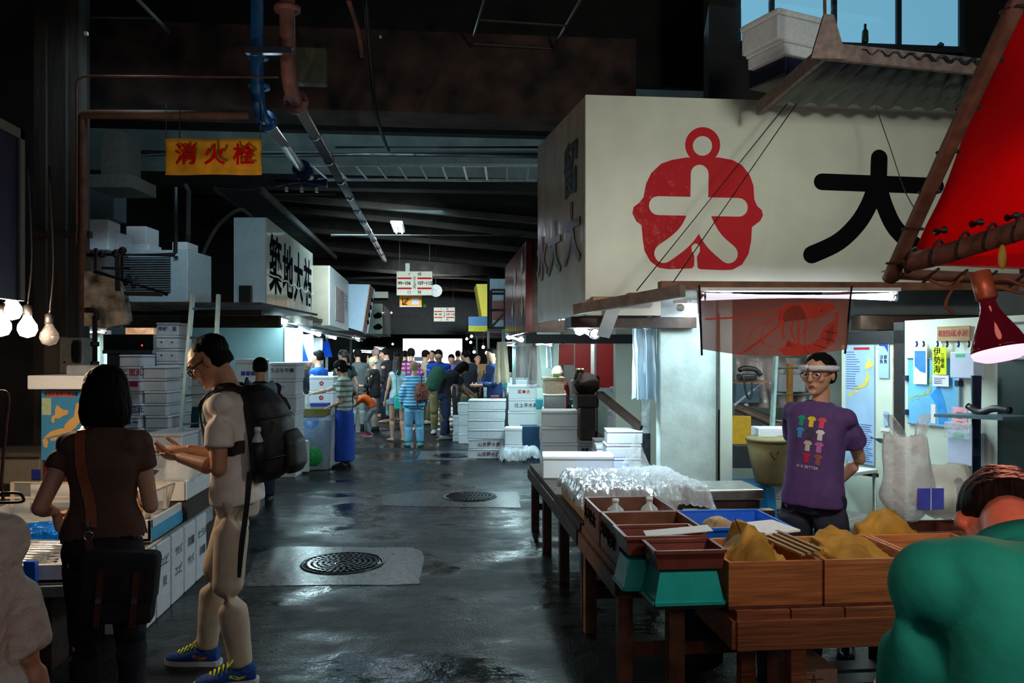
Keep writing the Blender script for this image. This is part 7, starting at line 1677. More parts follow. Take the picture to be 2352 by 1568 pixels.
t, Ms, L, H_ = signbox(840, 878, 897, 26, 31, 2.3, 3.28, 'grey-green sign box with black crescents, farthest on the left', mat('grey_green_sign', C(150, 176, 160), .5), glossy)
for z in (.45, .08): MB().prism([(0, 0), (.16, .10), (.26, .06), (.30, -.04), (.2, -.1), (.05, -.1)], .004, basis(W(857, 812, 25.9)-V((0, 0, 1.65))+V((0, 0, 2.3+H_*z+.16))-V(t.location), (1, 0, 0), (0, 0, 1))).build('crescent_mark', inkblack, t)
# ---- right hand signs
t = thing('shop_sign_box', 'glossy dark red sign box with white petals on the right', 'shop sign', tuple(W(1207, 765, 10)))
o0 = V((W(1207, 812, 10).x, W(1207, 812, 10).y, 1.92)); t.location = o0; q0, q1 = V((0, 0, 0)), W(1160, 812, 13); q1 = V((q1.x, q1.y, 1.92))-o0
redg = mat('glossy_maroon', C(122, 50, 58), .14, bump=.4, scale=4, var=.15, stretch=(1, 1, .3)); Hh = 1.14
vs = [q0, q1, q1+V((0, 0, Hh)), q0+V((0, 0, Hh))]; MB().add(vs+[v+V((.06, 0, 0)) for v in vs], [[3,2,1,0],[4,5,6,7],[0,1,5,4],[1,2,6,5],[2,3,7,6],[3,0,4,7]]).build('side_panel', redg, t)
MB().box((0, -.03, 0), (.08, .0, Hh)).build('edge_panel', mat('deep_red', C(92, 10, 18), .4), t); MB().box((.06, .02, 0), (.5, .1, Hh)).build('front_panel', wooddark, t)
Mr = basis(q0+V((-.006, 0, 0)), -(q1-q0), (0, 0, 1)); Lr = (q1-q0).length
for x, z in ((-.12, .78), (-.42, .70), (-.12, .28), (-.55, .30)): MB().prism([(x*Lr-.2, z*Hh), (x*Lr, z*Hh+.16), (x*Lr+.16, z*Hh-.02), (x*Lr, z*Hh-.14)], .002, Mr).build('petal_mark', mat('petal_print', C(170, 160, 150), .3), t)
t = thing('lattice_frame', 'black lattice frame in front of a white sign with a red mark, right side', 'frame', tuple(W(1140, 755, 15))); o0 = W(1140, 755, 15)
MB().box(W(1122, 755, 15.2)-o0, W(1162, 640, 15.2)-o0+V((0, .3, 0))).build('white_sign', sgw, t)
MB().box(W(1132, 735, 15.15)-o0, W(1160, 690, 15.15)-o0+V((0, .03, 0))).build('red_mark', mat('pale_red_print', C(176, 110, 104), .5), t)
for a, b in (((1122, 640), (1122, 755)), ((1160, 665), (1160, 755)), ((1128, 666), (1128, 752)), ((1122, 674), (1160, 674)), ((1122, 712), (1160, 712)), ((1122, 753), (1160, 753)), ((1128, 752), (1160, 718)), ((1128, 666), (1160, 666))):
    MB().bar(W(*a, 14.9)-o0, W(*b, 14.9)-o0, .045, .045).build('bar', wooddark if a[0] == 1128 else blackmetal, t)
o0 = W(1105, 725, 19); t = thing('shop_sign_box', 'slanting yellow sign box on the right', 'shop sign', tuple(o0))
f = [W(1094, 652, 19), W(1120, 652, 19), W(1120, 726, 19), W(1107, 726, 19)]; MB().add([v-o0 for v in f]+[v-o0+V((0, 1.2, 0)) for v in f], [[3,2,1,0],[4,5,6,7],[0,1,5,4],[1,2,6,5],[2,3,7,6],[3,0,4,7]]).build('front_panel', mat('yellow_sign', C(226, 214, 50), .5, var=.06), t)
f = [W(1094, 652, 19), W(1107, 726, 19), W(1104, 727, 22), W(1089, 660, 22)]; MB().add([v-o0 for v in f]+[v-o0+V((.04, 0, 0)) for v in f], [[3,2,1,0],[4,5,6,7],[0,1,5,4],[1,2,6,5],[2,3,7,6],[3,0,4,7]]).build('side_panel', mat('ochre_side', C(150, 124, 50), .6), t)
o0 = W(1098, 762, 17); t = thing('two_colour_tarp', 'blue tarp with a yellow lower band hanging on the right', 'tarp', tuple(o0))
MB().box(W(1076, 748, 17)-o0, W(1120, 727, 17)-o0+V((0, .05, 0))).build('blue_band', mat('blue_tarp', C(90, 140, 190), .5, var=.06), t); MB().box(W(1076, 761, 17)-o0, W(1120, 748, 17)-o0+V((0, .05, 0))).build('yellow_band', mat('yellow_tarp', C(220, 214, 60), .5), t)

# ---- lamps of the middle stalls
tl = tube_lamp
tl(W(617, 731, 10.6), W(656, 741, 11.8), .030, 'bright lit tube under the corner of the tall sign box', 8, n=2)
tl(W(676, 752, 12.6), W(733, 769, 14.2), .030, 'long bright lit tube above the hanging aprons', 26, n=2)
tl(W(752, 774, 15.5), W(770, 777, 16.5), .025, 'short lit tube third along the left stalls', 12)
tl(W(812, 776, 18.5), W(824, 781, 19.5), .030, 'small lit tube fourth along the left stalls', 12)
tl(W(814, 808, 19.0), W(852, 809, 19.3), .020, 'low lit tube crosswise over the left stalls', 14)
tl(W(864, 801, 21.0), W(882, 802, 22.5), .03, 'lit tube at the far end of the left stalls', 16)
tl(W(1232, 789, 11.5), W(1268, 792, 11.5), .022, 'lit tube by the white wall left of the red panels', 10)
tl(W(1168, 774, 12.5), W(1198, 780, 12.0), .035, 'bright lit tube beneath the maroon sign', 12, n=2)
tl(W(1150, 793, 14.5), W(1185, 792, 14.0), .03, 'second bright tube beneath the maroon sign', 10)
for i, (px, py, d) in enumerate(((1072, 778, 22), (1083, 772, 20), (1081, 786, 21), (1089, 808, 19), (1118, 810, 17), (1110, 797, 18), (902, 790, 27), (899, 718, 28))):
    p = W(px, py, d); t = thing('bulb_lamp', 'small glowing bulb over the far stalls, %s' % ['beside the street opening', 'highest by the blue tarp', 'in the middle of the cluster', 'low behind the grey vest man', 'behind the man in navy', 'just left of the lattice frame', 'under the grey-green sign box', 'at the tip of the grey-green sign'][i], 'lamp', tuple(p))
    MB().ell((0, 0, 0), (.035 if i < 7 else .03,)*3, None, 12, 8).build('glass', tubewarm if i in (3, 4, 5) else tubepink, t); MB().tube([(0, 0, .05), (0, 0, .12)], .02, 6).build('socket', blackmetal, t)
    MB().tube([(0, 0, .12), (0, 0, .5)], .005, 5).build('cord', blackmetal, t)
for px, py, d, e in ((1095, 800, 18, 14), (1082, 780, 23, 12)): light('stall_bulb_light', tuple(W(px, py, d)), e, (1, .80, .70), (.15, .15), kind='POINT')
lbox('lit_wall_panel', 650, 694, 742, 838, 13.0, .05, white, 'glaringly lit white wall panel behind the hanging aprons', 'wall panel')
light('panel_fill_light', tuple(W(668, 757, 12.3)), 16, (.70, .94, 1), (.7, .1), aim=tuple(W(672, 800, 13.0)))  # extra fill added to make the white panel glare, no fixture of its own
# ---- stall counters, posts and backs down both sides of the lane
wcounter = mat('wet_white_counter', C(190, 204, 208), .35, var=.12)
for i, (sd, y, ln_, nm) in enumerate([(-1, 12.6, 2.6, 'white counter behind the blue-skirted woman'), (-1, 16.4, 3.0, 'second white counter along the left stalls'), (-1, 20.5, 4.0, 'third white counter along the left stalls'), (-1, 26, 6.0, 'long far counter on the left'),
                              (1, 14.7, 2.0, 'white counter under the hanging cream cloth'), (1, 17, 3.4, 'second white counter along the right stalls'), (1, 22, 4.5, 'third white counter along the right stalls'), (1, 28.5, 6, 'long far counter on the right')]):
    x0 = -3.75 if sd < 0 else 1.38; wd = 1.0 if sd < 0 else .9
    t = thing('stall_counter', nm, 'counter', (x0+wd/2, y, 0)); MB().box((-wd/2, 0, .78), (wd/2, ln_, .84), None, .006).build('worktop', wcounter, t); MB().box((-wd/2+.05, .05, 0), (wd/2-.05, ln_-.05, .78)).build('base_cabinet', gm, t)
    for k in range(int(ln_/.6)):
        foambox(V((x0+wd/2+random.uniform(-.2, .2), y+.35+k*.6, .842)), random.uniform(-.2, .2), random.uniform(.4, .5), .32, random.uniform(.12, .3), 'foam box on the %s, %s along it' % (nm.replace(' behind the blue-skirted woman', ' by the blue skirt'), ORD[k].replace('bottom', 'first')), m=[foam, foam2][k % 2], group='foam boxes on stall counters')
    xb_ = -4.6 if sd < 0 else 3.4
    struct(MB().box((xb_-.05, y-.5, 0), (xb_+.05, y+ln_+.6, 2.3)).build('wall_stall', pale))
    xr_ = (-4.6, -2.3) if sd < 0 else (1.35, 3.4)
    struct(MB().box((xr_[0], y-.4, 2.28), (xr_[1], y+ln_+.5, 2.34)).build('ceiling_stall', wooddark))
    MB().box((x0+(wd if sd < 0 else 0)-.03, y-.35, 0), (x0+(wd if sd < 0 else 0)+.03, y-.29, 2.28)).build('stall_post', mat('grey_painted_post', C(110, 130, 130), .5), None, label='slim grey post at the corner of the %s' % nm, cat='post')
    if i in (2, 3, 6, 7): light('far_stall_fill_light', (x0+wd/2, y+ln_/2, 2.2), 26, (.82, .95, 1), (1.2, .1))  # assumed light over the far counters, added without a fixture
# left stalls' upper rails and white conduit along the lane
MB().tube([W(655, 746, 11.6), W(838, 776, 20)], .03, 8).build('stall_rail', gm, None, label='grey rail running along the left stalls under the signs', cat='rail')
MB().tube([W(690, 755, 12.6), W(832, 782, 20)], .022, 8).build('stall_rail', sgw, None, label='pale pipe running just below the grey stall rail', cat='rail')
# hanging aprons and cloths
bcl = translucent(clothm('cobalt_apron', C(16, 80, 200)), C(20, 90, 220), .4)
wcl = translucent(clothm('white_apron', C(214, 222, 226)), C(220, 228, 230), .4)
sheet('hanging_apron', 672, 700, 776, 830, 13.2, bcl, 'blue plastic apron hanging left of the blue-shirted vendor', 'apron', .05, 1, 12, 12, flare=.9)
sheet('hanging_apron', 694, 722, 768, 832, 13.6, wcl, 'white apron hanging beside the blue one', 'apron', .05, 2, 12, 12, flare=.5)
sheet('hanging_apron', 741, 760, 784, 820, 15.0, bcl, 'small blue bag hanging farther along the left stalls', 'apron', .04, 3, 10, 10, flare=.8)
sheet('hanging_apron', 706, 740, 776, 835, 15.5, wcl, 'pale cloth hanging behind the two aprons', 'apron', .05, 7, 12, 10)
crm = translucent(clothm('cream_cloth', C(226, 216, 190)), C(226, 216, 190), .3)
sheet('hanging_cloth', 1138, 1168, 785, 880, 11.2, crm, 'cream cloth hanging in folds over the right stalls', 'cloth', .06, 4, 18, 18, flare=.5)
sheet('hanging_film', 1182, 1212, 795, 870, 10.8, bagplastic, 'grey clear plastic sheet gathered at the top, left of the pair', 'plastic sheet', .05, 5, 16, 14, flare=.8)
sheet('hanging_film', 1214, 1242, 795, 890, 10.6, bagplastic, 'grey clear plastic sheet gathered at the top, right of the pair', 'plastic sheet', .05, 6, 16, 14, flare=.7)
sheet('hanging_cloth', 1254, 1272, 795, 845, 12.4, wcl, 'small white cloth hanging left of the red panels', 'cloth', .04, 8, 10, 10)
sheet('hanging_apron', 1452, 1506, 742, 918, 6.3, translucent(clothm('soft_white_film', C(206, 226, 236), rough=.4), C(210, 226, 236), .5), 'long white plastic apron hanging beside the plaster pillar', 'apron', .07, 9, 26, 26, wav=5)
t = thing('paper_roll', 'white roll of film hanging end-on above the long white apron', 'roll', tuple(W(1491, 741, 6.15)), -ANG)
MB().lathe([(.018, 0), (.050, 0), (.050, .14), (.018, .14), (.018, 0)], Matrix.Rotation(-PI/2, 4, 'X'), 24).build('roll', paper, t); MB().lathe([(.0, .02), (.017, .02), (.017, .1), (0, .1)], Matrix.Rotation(-PI/2, 4, 'X')).build('core', blackmetal, t)
pipe('mottled_grey_column', [gnd(W(1483, 812, 6.9)), W(1483, 740, 6.9)], .042, mat('mottled_drainpipe', C(112, 122, 122), .6, bump=.3, scale=14, var=.4), 'mottled grey drainpipe beside the hanging white apron', 'column')
# red panels and the band-saw machine
t = thing('red_panel_wall', 'dull red sheet-metal partition behind the machine', 'partition', tuple(W(1360, 900, 10.6)), -ANG); k = 10.6/FPX
rp = mat('dull_red_sheet', C(150, 22, 30), .4, bump=.1, var=.2, scale=2)
for l, r, ty, by, dz in ((-77, -42, 790, 838, -.03), (-42, 6, 788, 1000, 0), (8, 66, 788, 890, 0)): MB().box((l*k, dz, (900-by)*k), (r*k, dz+.04, (900-ty)*k)).build('panel', rp, t)
for l in (-42, 7, 66): MB().box((l*k-.015, -.02, (900-990)*k), (l*k+.015, .0, (900-788)*k)).build('frame_bar', gm, t)
t = thing('band_saw', 'dark greasy cutting machine with a green hose before the red panels', 'machine', tuple(W(1345, 1010, 9.4))); o0 = W(1345, 1010, 9.4)
gre = mat('greasy_iron', C(44, 32, 26), .5, .4, bump=.3, scale=10, var=.5)
def rel(px, py, d=9.4): return W(px, py, d)-o0
c = rel(1346, 882); MB().tube([c-V((0, .06, 0)), c+V((0, .06, 0))], .14, 24).build('wheel_housing', gre, t)
c = rel(1328, 848); 
for dx in (0, 9): MB().tube([rel(1326+dx, 848), rel(1326+dx, 848)+V((0, -.10, 0))], .016, 12).build('gauge', mat('brass_gauge', C(170, 150, 110), .3, .6), t)
MB().box(rel(1322, 935)-V((0, .12, 0)), rel(1372, 905)+V((0, .2, 0)), None, .02).build('table', gre, t); MB().box(rel(1330, 1010)-V((0, .1, 0)), rel(1365, 935)+V((0, .1, 0)), None, .01).build('pedestal', gre, t)
MB().box(rel(1313, 905), rel(1332, 872)+V((0, .12, 0)), None, .02).build('motor', mat('pale_motor', C(150, 150, 140), .5), t)
MB().tube([rel(1361, 940), rel(1361, 790)], .024, 8).build('upright', gm, t)
MB().tube(smoothpts([rel(1320, 872), rel(1328, 852), rel(1345, 858), rel(1360, 885), rel(1362, 940), rel(1356, 985)], 6), .018, 8).build('hose', mat('dark_green_hose', C(24, 60, 50), .4), t)
MB().box(rel(1362, 895)-V((0, .05, 0)), rel(1376, 862)+V((0, .05, 0)), None, .02).build('end_guard', gre, t)
MB().bar(W(1378, 905, 7.6), W(1476, 985, 6.9), .055, .06).build('slanting_beam', wooddark, None, label='dark square timber slanting down towards the grey drainpipe', cat='timber')
# tub, boxes with coloured tops in the right middle
t = thing('beige_tub', 'beige plastic tub with a rim, heaped with orange and green goods', 'tub', tuple(W(1275, 905, 11))); k = 11/FPX
MB().box((-22*k, 0, 0), (22*k, .3, 32*k), None, .01).build('tub_body', mat('beige_plastic', C(222, 214, 180), .5), t); MB().box((-25*k, -.02, 32*k), (25*k, .32, 38*k), None, .004).build('rim', MATS['beige_plastic'], t)
lbox('orange_pack', 1252, 1266, 866, 872, 11.0, .1, orange, 'small orange pack on the beige tub', 'pack'); lbox('green_tub', 1270, 1284, 858, 868, 11.1, .1, mat('lime_plastic', C(150, 210, 90), .5), 'small lime green tub on the beige tub', 'tub')
stack(1247, 1300, 1000, 905, 11.4, 3, 'the pile under the beige tub', dep=.35, floor=False, m=foam2)
lbox('teal_crate', 1232, 1320, 918, 940, 12.4, .4, mat('teal_crate', C(16, 120, 130), .45), 'teal crate partly hidden behind the grey foam stack', 'crate')
lbox('blue_crate', 1196, 1242, 980, 1040, 12.9, .4, mat('petrol_blue_crate', C(24, 60, 92), .45, var=.1), 'petrol blue crate under the printed foam stack', 'crate')
lbox('teal_crate', 1148, 1172, 868, 890, 15, .4, MATS['teal_crate'], 'small teal crate on the goods behind the cream cloth', 'crate')
lbox('tan_carton', 1098, 1122, 836, 850, 15.5, .3, mat('tan_carton', C(206, 130, 90), .7), 'small tan carton near the navy-clad stall keeper', 'carton')
stack(1165, 1215, 902, 868, 14.8, 2, 'the white pair beneath the plastic sheets', dep=.4, floor=False)
stack(1110, 1160, 912, 880, 15.2, 2, 'the white pair beneath the cream cloth', dep=.4, floor=False)
lbox('sashimi_pack', 1127, 1146, 909, 913, 12.6, .15, mat('maroon_pack', C(120, 30, 40), .5), 'tiny maroon pack on top of the lane-edge stack', 'pack')
crumple('film', *(lambda p: (p.x-.32, p.x+.30, p.y-.3, p.y+.35))(onZ(1196, 1060)), .12, .16, clearplastic, 'crumpled clear film lying on the floor beside the printed boxes', 'plastic film', .09, 41, 30, drop=.12)
# goods deeper on the right: shelf with bottles left of the pillar
lbox('rear_shelf', 1425, 1475, 872, 880, 9.2, .3, gm, 'shelf with odds and ends left of the drainpipe', 'shelf')
for i in range(6): lbox('jar', 1428+i*8, 1434+i*8, 850+i % 3*5, 872, 9.2, .08, [paper, crm, gre, MATS['bright_blue_plastic'], foam2, woodpale][i], 'small container on the shelf left of the drainpipe, %s from the machine' % ORD[i].replace('bottom', 'first'), 'container', group='containers on the rear shelf')
struct(MB().box((2.33, 9.6, 0), (3.9, 9.7, 2.3)).build('wall_rear_right', pale))
struct(MB().box((W(1228, 812, 13.5).x, 13.0, 0), (W(1290, 812, 13).x, 13.1, 2.3)).build('wall_pale_panel', pale))
# stacks on the left of the lane
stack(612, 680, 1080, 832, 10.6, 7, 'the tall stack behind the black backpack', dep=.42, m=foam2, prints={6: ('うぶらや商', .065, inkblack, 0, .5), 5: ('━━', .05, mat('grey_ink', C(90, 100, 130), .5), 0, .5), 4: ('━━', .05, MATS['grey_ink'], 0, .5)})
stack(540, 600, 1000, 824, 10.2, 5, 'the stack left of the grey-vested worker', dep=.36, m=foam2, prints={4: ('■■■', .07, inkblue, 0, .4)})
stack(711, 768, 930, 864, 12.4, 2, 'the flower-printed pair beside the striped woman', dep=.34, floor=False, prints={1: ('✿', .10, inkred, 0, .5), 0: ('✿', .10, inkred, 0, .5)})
o = lbox('foam_box', 661, 710, 1014, 1084, 10.9, .22, foam2, 'open foam box standing on its side by the plastic bag', 'foam box', rz=.35, bev=.008)
text('ニ八水産', basis((.147, .11, .22), (0, 0, -1), (0, 1, 0)), .05, mat('orange_print2', C(220, 120, 90), .5), o)
# waste bag bin
bp0 = onZ(716, 1081); t = thing('waste_bag', 'clear plastic bag lining a bin, with green scraps inside', 'waste bag', (bp0.x, bp0.y+.25, 0))
def wb_(u, v):
    a = 2*PI*u; r = (.29+.03*math.sin(v*3))*(1+.10*noise.noise(V((math.cos(a)*2, math.sin(a)*2, v*4)))); return (r*math.cos(a)*1.05, r*.8*math.sin(a), .74*v+.01)
MB().grid(wb_, 40, 20).build('clear_film', mat('bluish_clear_film', (.62, .78, .84, 1), .12, bump=.7, scale=10, alpha=.42, var=.1), t)
MB().lathe([(0, .02), (.22, .02), (.25, .70), (.24, .70), (.0, .04)]).build('inner_bin', mat('dull_blue_bin', C(60, 110, 170), .4), t)
MB().ell((.02, -.24, .20), (.13, .05, .14)).build('green_scraps', mat('green_net', C(30, 150, 70), .6, bump=.5, scale=40, var=.3), t)
basket((bp0.x-.02, bp0.y+.22, .765), .50, .34, .10, mat('olive_plastic_tray', C(150, 144, 84), .5), 'olive tray on the waste bag holding a bottle bag', taper=.92)
carrier(V((bp0.x-.12, bp0.y+.18, .78)), .15, .34, bagplastic, 'upright white bag in the olive tray', 23, False)
lbox('blue_case', 690, 752, 926, 942, 12.0, .2, inkblue, 'blue crate rim just behind the olive tray', 'crate')

# ============================================================ THE CROWD
def crowd(px, d, ytop, rz, label, **k):
    lean_ = k.get('lean', 0); H = k.pop('H', None) or EYE+(HZ-ytop)*d/FPX
    p = W(px, 812, d); p.z = 0; k.setdefault('vox', .016 if d < 13 else .020); k.setdefault('lean', 2)
    return human(label, H, (p.x, p.y, 0), math.radians(rz), **k)
def cl(name, *c): return clothm(name, C(*c))
beige = cl('beige_slacks', 176, 168, 150); dark = cl('charcoal_cloth', 28, 30, 36); navyc = cl('navy_cloth', 24, 32, 58); grayp = cl('slate_grey_polo', 76, 86, 88)
crowd(598, 8.7, 824, 12, 'worker in grey-blue vest with black sleeves, back turned, behind the backpack', top=dict(m=cl('black_shirt', 16, 18, 22), sleeve=.95, sw=.012), vest=cl('grey_blue_vest', 120, 146, 164), bottom=dict(m=navyc), build=1.08, head=(8, 8), shoes=dict(m=rubber), skin=SKIND, hands=((-.10, .22, .60), (.15, .16, .60)))
J = crowd(792, 11.5, 827, 78, 'woman in striped tee and long blue apron skirt, reaching to the left', sex='f', top=dict(m=stripes('grey_green_stripes', C(166, 180, 172), C(92, 104, 100), .075, 2, .35), sleeve=.75, hem=.0), bottom=dict(type='skirt', m=cl('cobalt_rubber_apron', 18, 62, 160), leg=.86, waist=.09, flare=.012, infl=.012), head=(22, 0), hair='fringe', hands=((-.05, .14, .565), (-.02, .34, .675)), palms=(V((0, 0, -1)), V((0, 0, -1))), shoes=dict(m=rubber, boot=True), vox=.012)
crowd(733, 13.2, 806, 62, 'vendor with black hair in bright blue shop shirt behind the counter', top=dict(m=cl('shop_blue', 16, 84, 180), sleeve=.7), bottom=dict(m=navyc), head=(5, 12))
crowd(706, 14.2, 815, 200, 'vendor in black behind the foam boxes left of the blue shirt', top=dict(m=dark, sleeve=.7), bottom=dict(m=navyc), head=(15, 0), hands=(None, (.1, .25, .6)))
crowd(792, 15.0, 804, 28, 'woman with long dark ponytail in dark green top behind the striped woman', sex='f', hair='pony', hairm=mat('dark_brown_hair', (.020, .010, .008, 1), .5), top=dict(m=cl('dark_green_top', 40, 62, 58), sleeve=.5), bottom=dict(m=navyc), head=(10, 30))
crowd(822, 17.3, 803, 6, 'man in slate grey polo shirt and grey trousers, back to the camera', top=dict(m=grayp, sleeve=.8, hem=.06), bottom=dict(m=cl('stone_trousers', 150, 160, 160)), head=(12, 10), build=1.08, shoes=dict(m=rubber))
crowd(862, 16.9, 821, 82, 'white-haired woman in black jacket and beige trousers, facing left', sex='f', hair='curly', hairm=mat('white_blond_hair', C(206, 196, 160), .6, bump=.5, scale=60), top=dict(m=cl('black_jacket', 14, 16, 20), sleeve=1.6, hem=.07, loose=.012), bottom=dict(m=beige), hands=((-.05, .2, .62), (.03, .2, .62)), head=(18, 0), shoes=dict(m=dark), skin=mat('skin_pale', C(222, 176, 150), .5))
crowd(848, 16.0, 0, 84, 'small child in orange top bending over with red shoes', H=1.12, lean=78, pel=(0, -.06), pz=.50, top=dict(m=mat('bright_orange_cloth', C(236, 96, 20), .8, var=.06), sleeve=.6, hem=.0), bottom=dict(m=cl('grey_child_pants', 150, 165, 170)), hands=((-.08, .45, .42), (.08, .45, .42)), head=(60, 0), shoes=dict(m=mat('red_shoe', C(190, 24, 50), .5), sole=solew), feet=(((-.06, -.02), 0), ((.06, .06), 0)), build=1.15)
crowd(890, 19.0, 800, 60, 'man in dark grey jacket at the edge of the crowd by the black jacket', top=dict(m=dark, sleeve=1.7, hem=.08), bottom=dict(m=navyc), head=(25, 0))
crowd(880, 21.0, 812, 100, 'visitor in navy coat standing behind the white-haired woman', top=dict(m=navyc, sleeve=1.7, hem=.1), bottom=dict(m=dark))
crowd(864, 20.5, 800, 40, 'person with pinkish grey cap taking a photo in the crowd', hair='thin', hairm=cl('pinkish_cap', 170, 140, 136), top=dict(m=cl('grey_shirt', 120, 124, 128), sleeve=.7), bottom=dict(m=dark), hands=((-.05, .14, .82), (.05, .14, .82)))
J = crowd(913, 15.0, 820, 24, 'young woman with long hair, white tank top and denim shorts', sex='f', hair='long', hairm=mat('dark_auburn_hair', C(52, 28, 26), .5), head=(20, -30), top=dict(m=cl('white_tank', 200, 216, 220), sleeve=0, infl=.006, loose=.002), bottom=dict(m=cl('denim_shorts', 120, 150, 176), leg=.16), shoes=None, feet=(((-.06, .02), 10), ((.06, -.03), -14)), vox=.014)
crowd(944, 17.5, 801, 8, 'man in magenta plaid shirt in the middle of the crowd', top=dict(m=stripes('plaid_magenta', C(150, 50, 100), C(206, 150, 180), .09, 2, .35, c3=C(70, 50, 120)), sleeve=.8), bottom=dict(m=dark), head=(12, -12))
J = crowd(951, 14.1, 832, 2, 'short-haired blond woman in blue striped top and jeans with floral backpack', sex='f', hair='short', hairm=mat('dark_blond_hair', C(150, 120, 80), .6, bump=.5, scale=50), top=dict(m=stripes('blue_white_stripes', C(34, 132, 190), C(170, 206, 220), .055, 2, .42), sleeve=1.7, hem=.05, loose=.014, sw=.016), bottom=dict(m=cl('light_jeans', 104, 160, 190), w=.014), shoes=dict(m=cl('aqua_trainer', 60, 170, 170)), feet=(((-.07, 0), 14), ((.07, 0), -14)), build=1.14, vox=.014)
S = J['S']; t = thing('floral_backpack', 'black floral backpack slung on the right shoulder of the striped-top woman', 'backpack', tuple(J['root'].location), J['root'].rotation_euler.z)
c0 = J['P1']*S+V((.13, -.17, .02)); bm_ = MB().loft([(c0+V((0, 0, z)), rx, ry, V((1, 0, 0)), V((0, 1, 0))) for z, rx, ry in ((-.16, .08, .06), (-.13, .12, .09), (0, .13, .10), (.12, .11, .08), (.18, .05, .04))], 16); fuse(bm_, .014, 'bag_body', mat('floral_print', C(20, 18, 20), .6, scale=26, detail=1, mottle=C(150, 70, 40)), t, 2)
MB().tube(smoothpts([c0+V((0, 0, .17)), c0+V((.0, .06, .30)), c0+V((.02, .16, .34))], 4), .012, 6).build('strap', blk, t); MB().tube(smoothpts([c0+V((-.08, .0, -.1)), c0+V((-.06, -.04, -.26)), c0+V((.06, -.03, -.28)), c0+V((.10, .0, -.1))], 4), .010, 6).build('loose_strap', blk, t)
t = thing('teal_handbag', 'turquoise handbag at the hip of the long-haired young woman', 'handbag', tuple(W(922, 925, 14.8))); MB().box((-.13, -.06, -.12), (.13, .06, .12), None, .03).build('bag_body', cl('turquoise_bag', 40, 176, 160), t); MB().tube(smoothpts([(-.08, 0, .12), (-.10, .06, .5), (-.06, .14, .62)], 5), .012, 6).build('strap', MATS['turquoise_bag'], t)
t = thing('grey_tote', 'grey-green shoulder tote behind the turquoise handbag', 'handbag', tuple(W(897, 935, 15.1))); MB().box((-.09, -.05, -.17), (.09, .05, .15), None, .04).build('bag_body', cl('sage_bag', 130, 150, 140), t)
crowd(975, 18.6, 805, -50, 'woman with hair tied up in beige top, face turned right', sex='f', hair='bun', head=(10, 0), top=dict(m=cl('beige_top', 170, 160, 136), sleeve=.8), bottom=dict(m=cl('olive_cargo', 120, 116, 80)), shoes=dict(m=solew))
crowd(993, 21.5, 806, 150, 'dark-haired man far back between the bun woman and blue tee', top=dict(m=dark, sleeve=1.6), bottom=dict(m=dark))
crowd(1008, 16.4, 802, 176, 'man in royal blue tee with dark straps, looking down towards the camera', glasses='thin', head=(38, 0), top=dict(m=cl('royal_blue_tee', 14, 70, 170), sleeve=.75), bottom=dict(m=cl('khaki_slacks', 150, 130, 84)), hands=((-.06, .2, .60), (.06, .2, .60)), build=1.1, shoes=dict(m=solew), vox=.012)
t = thing('green_backpack', 'dark green rucksack on the back of the bending woman', 'backpack', tuple(W(1000, 868, 15.1))); fuse(MB().loft([(V((z*.5, 0, z)), rx, ry, V((.9, 0, -.4)), V((0, 1, 0))) for z, rx, ry in ((-.24, .06, .06), (-.18, .13, .13), (0, .15, .15), (.16, .13, .13), (.22, .05, .05))], 16), .016, 'bag_body', cl('forest_green_nylon', 36, 84, 62), t, 2)
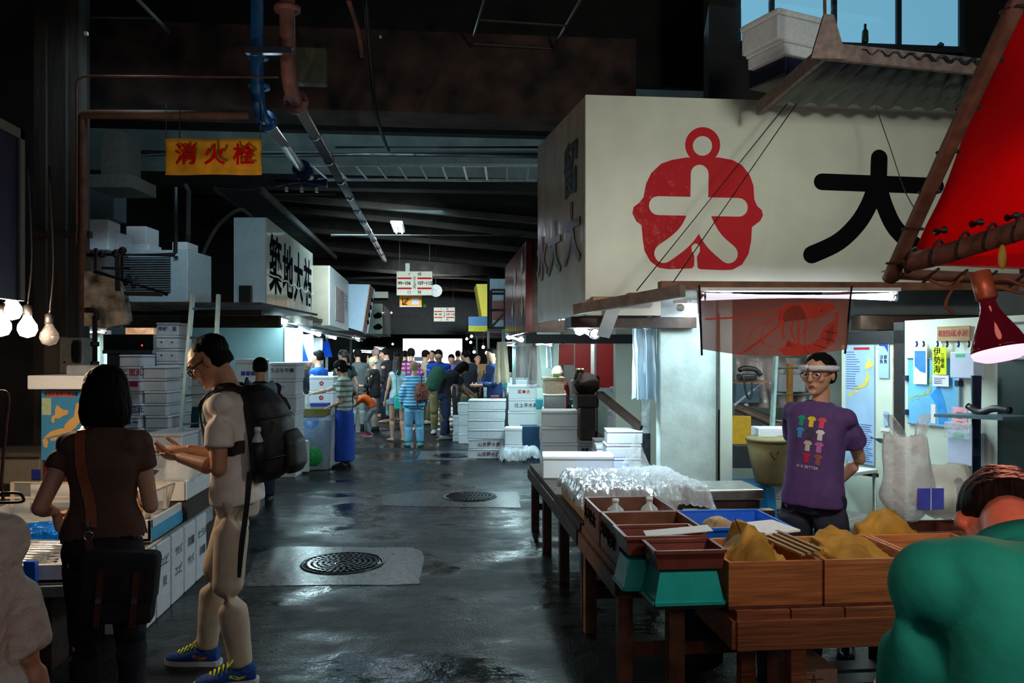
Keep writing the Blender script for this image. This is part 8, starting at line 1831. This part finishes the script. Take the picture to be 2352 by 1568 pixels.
crowd(1024, 15.3, 0, -68, 'woman in black tee bending forward to look into a foam box', H=1.66, sex='f', lean=52, pel=(0, -.03), hair='bob', head=(62, 0), top=dict(m=cl('ink_black_tee', 20, 24, 34), sleeve=.7, hem=.0), bottom=dict(m=cl('dark_denim', 26, 36, 66)), hands=((-.06, .33, .50), (.06, .32, .52)), shoes=dict(m=cl('olive_grey_trainer', 130, 136, 120)), feet=(((-.05, .03), 0), ((.05, -.06), 0)), vox=.014)
crowd(1078, 17.0, 803, 18, 'man in dark grey waistcoat over white tee and khaki shorts', lean=14, head=(30, 25), top=dict(m=wcl, sleeve=.6, hem=.02), vest=cl('dark_waistcoat', 52, 58, 68), bottom=dict(m=cl('moss_shorts', 112, 118, 88), leg=.45), shoes=dict(m=solew))
crowd(1062, 18.2, 808, 190, 'black-haired person leaning in beside the waistcoat man', lean=14, head=(35, 10), top=dict(m=cl('steel_blue_top', 80, 110, 150), sleeve=.8), bottom=dict(m=dark))
crowd(1038, 19.8, 813, 170, 'person with black hair in lilac top looking down behind the blue tee', head=(35, 0), top=dict(m=cl('lilac_top', 100, 96, 160), sleeve=.8), bottom=dict(m=dark))
crowd(1096, 19.5, 815, 200, 'person in mustard top half hidden behind the waistcoat man', top=dict(m=cl('mustard_top', 176, 150, 80), sleeve=.8), bottom=dict(m=dark))
crowd(1136, 14.6, 800, 120, 'stall keeper in navy coat beside the hanging cream cloth', top=dict(m=cl('navy_coat', 22, 50, 96), sleeve=1.8, hem=.1), bottom=dict(m=navyc), head=(20, 0), hands=((-.05, .22, .62), (.05, .22, .62)))
J = crowd(1293, 11.8, 840, 80, 'stall keeper in red top and pale cap behind the beige tub', top=dict(m=cl('tomato_red_top', 150, 26, 34), sleeve=1.7), bottom=dict(m=dark), head=(35, 0), hair='thin', hairm=cl('pale_pink_cap', 196, 160, 150), glasses='thin')
crowd(1052, 24, 806, 0, 'distant walker in grey near the street opening', top=dict(m=grayp, sleeve=.8), bottom=dict(m=dark), vox=.026)
crowd(930, 22.5, 806, 0, 'distant walker in black to the left of the plaid shirt', top=dict(m=dark, sleeve=.8), bottom=dict(m=dark), vox=.026)
crowd(912, 19.5, 805, 30, 'man in dark jacket behind the long-haired young woman', top=dict(m=dark, sleeve=1.7), bottom=dict(m=dark), head=(15, -30), vox=.022)
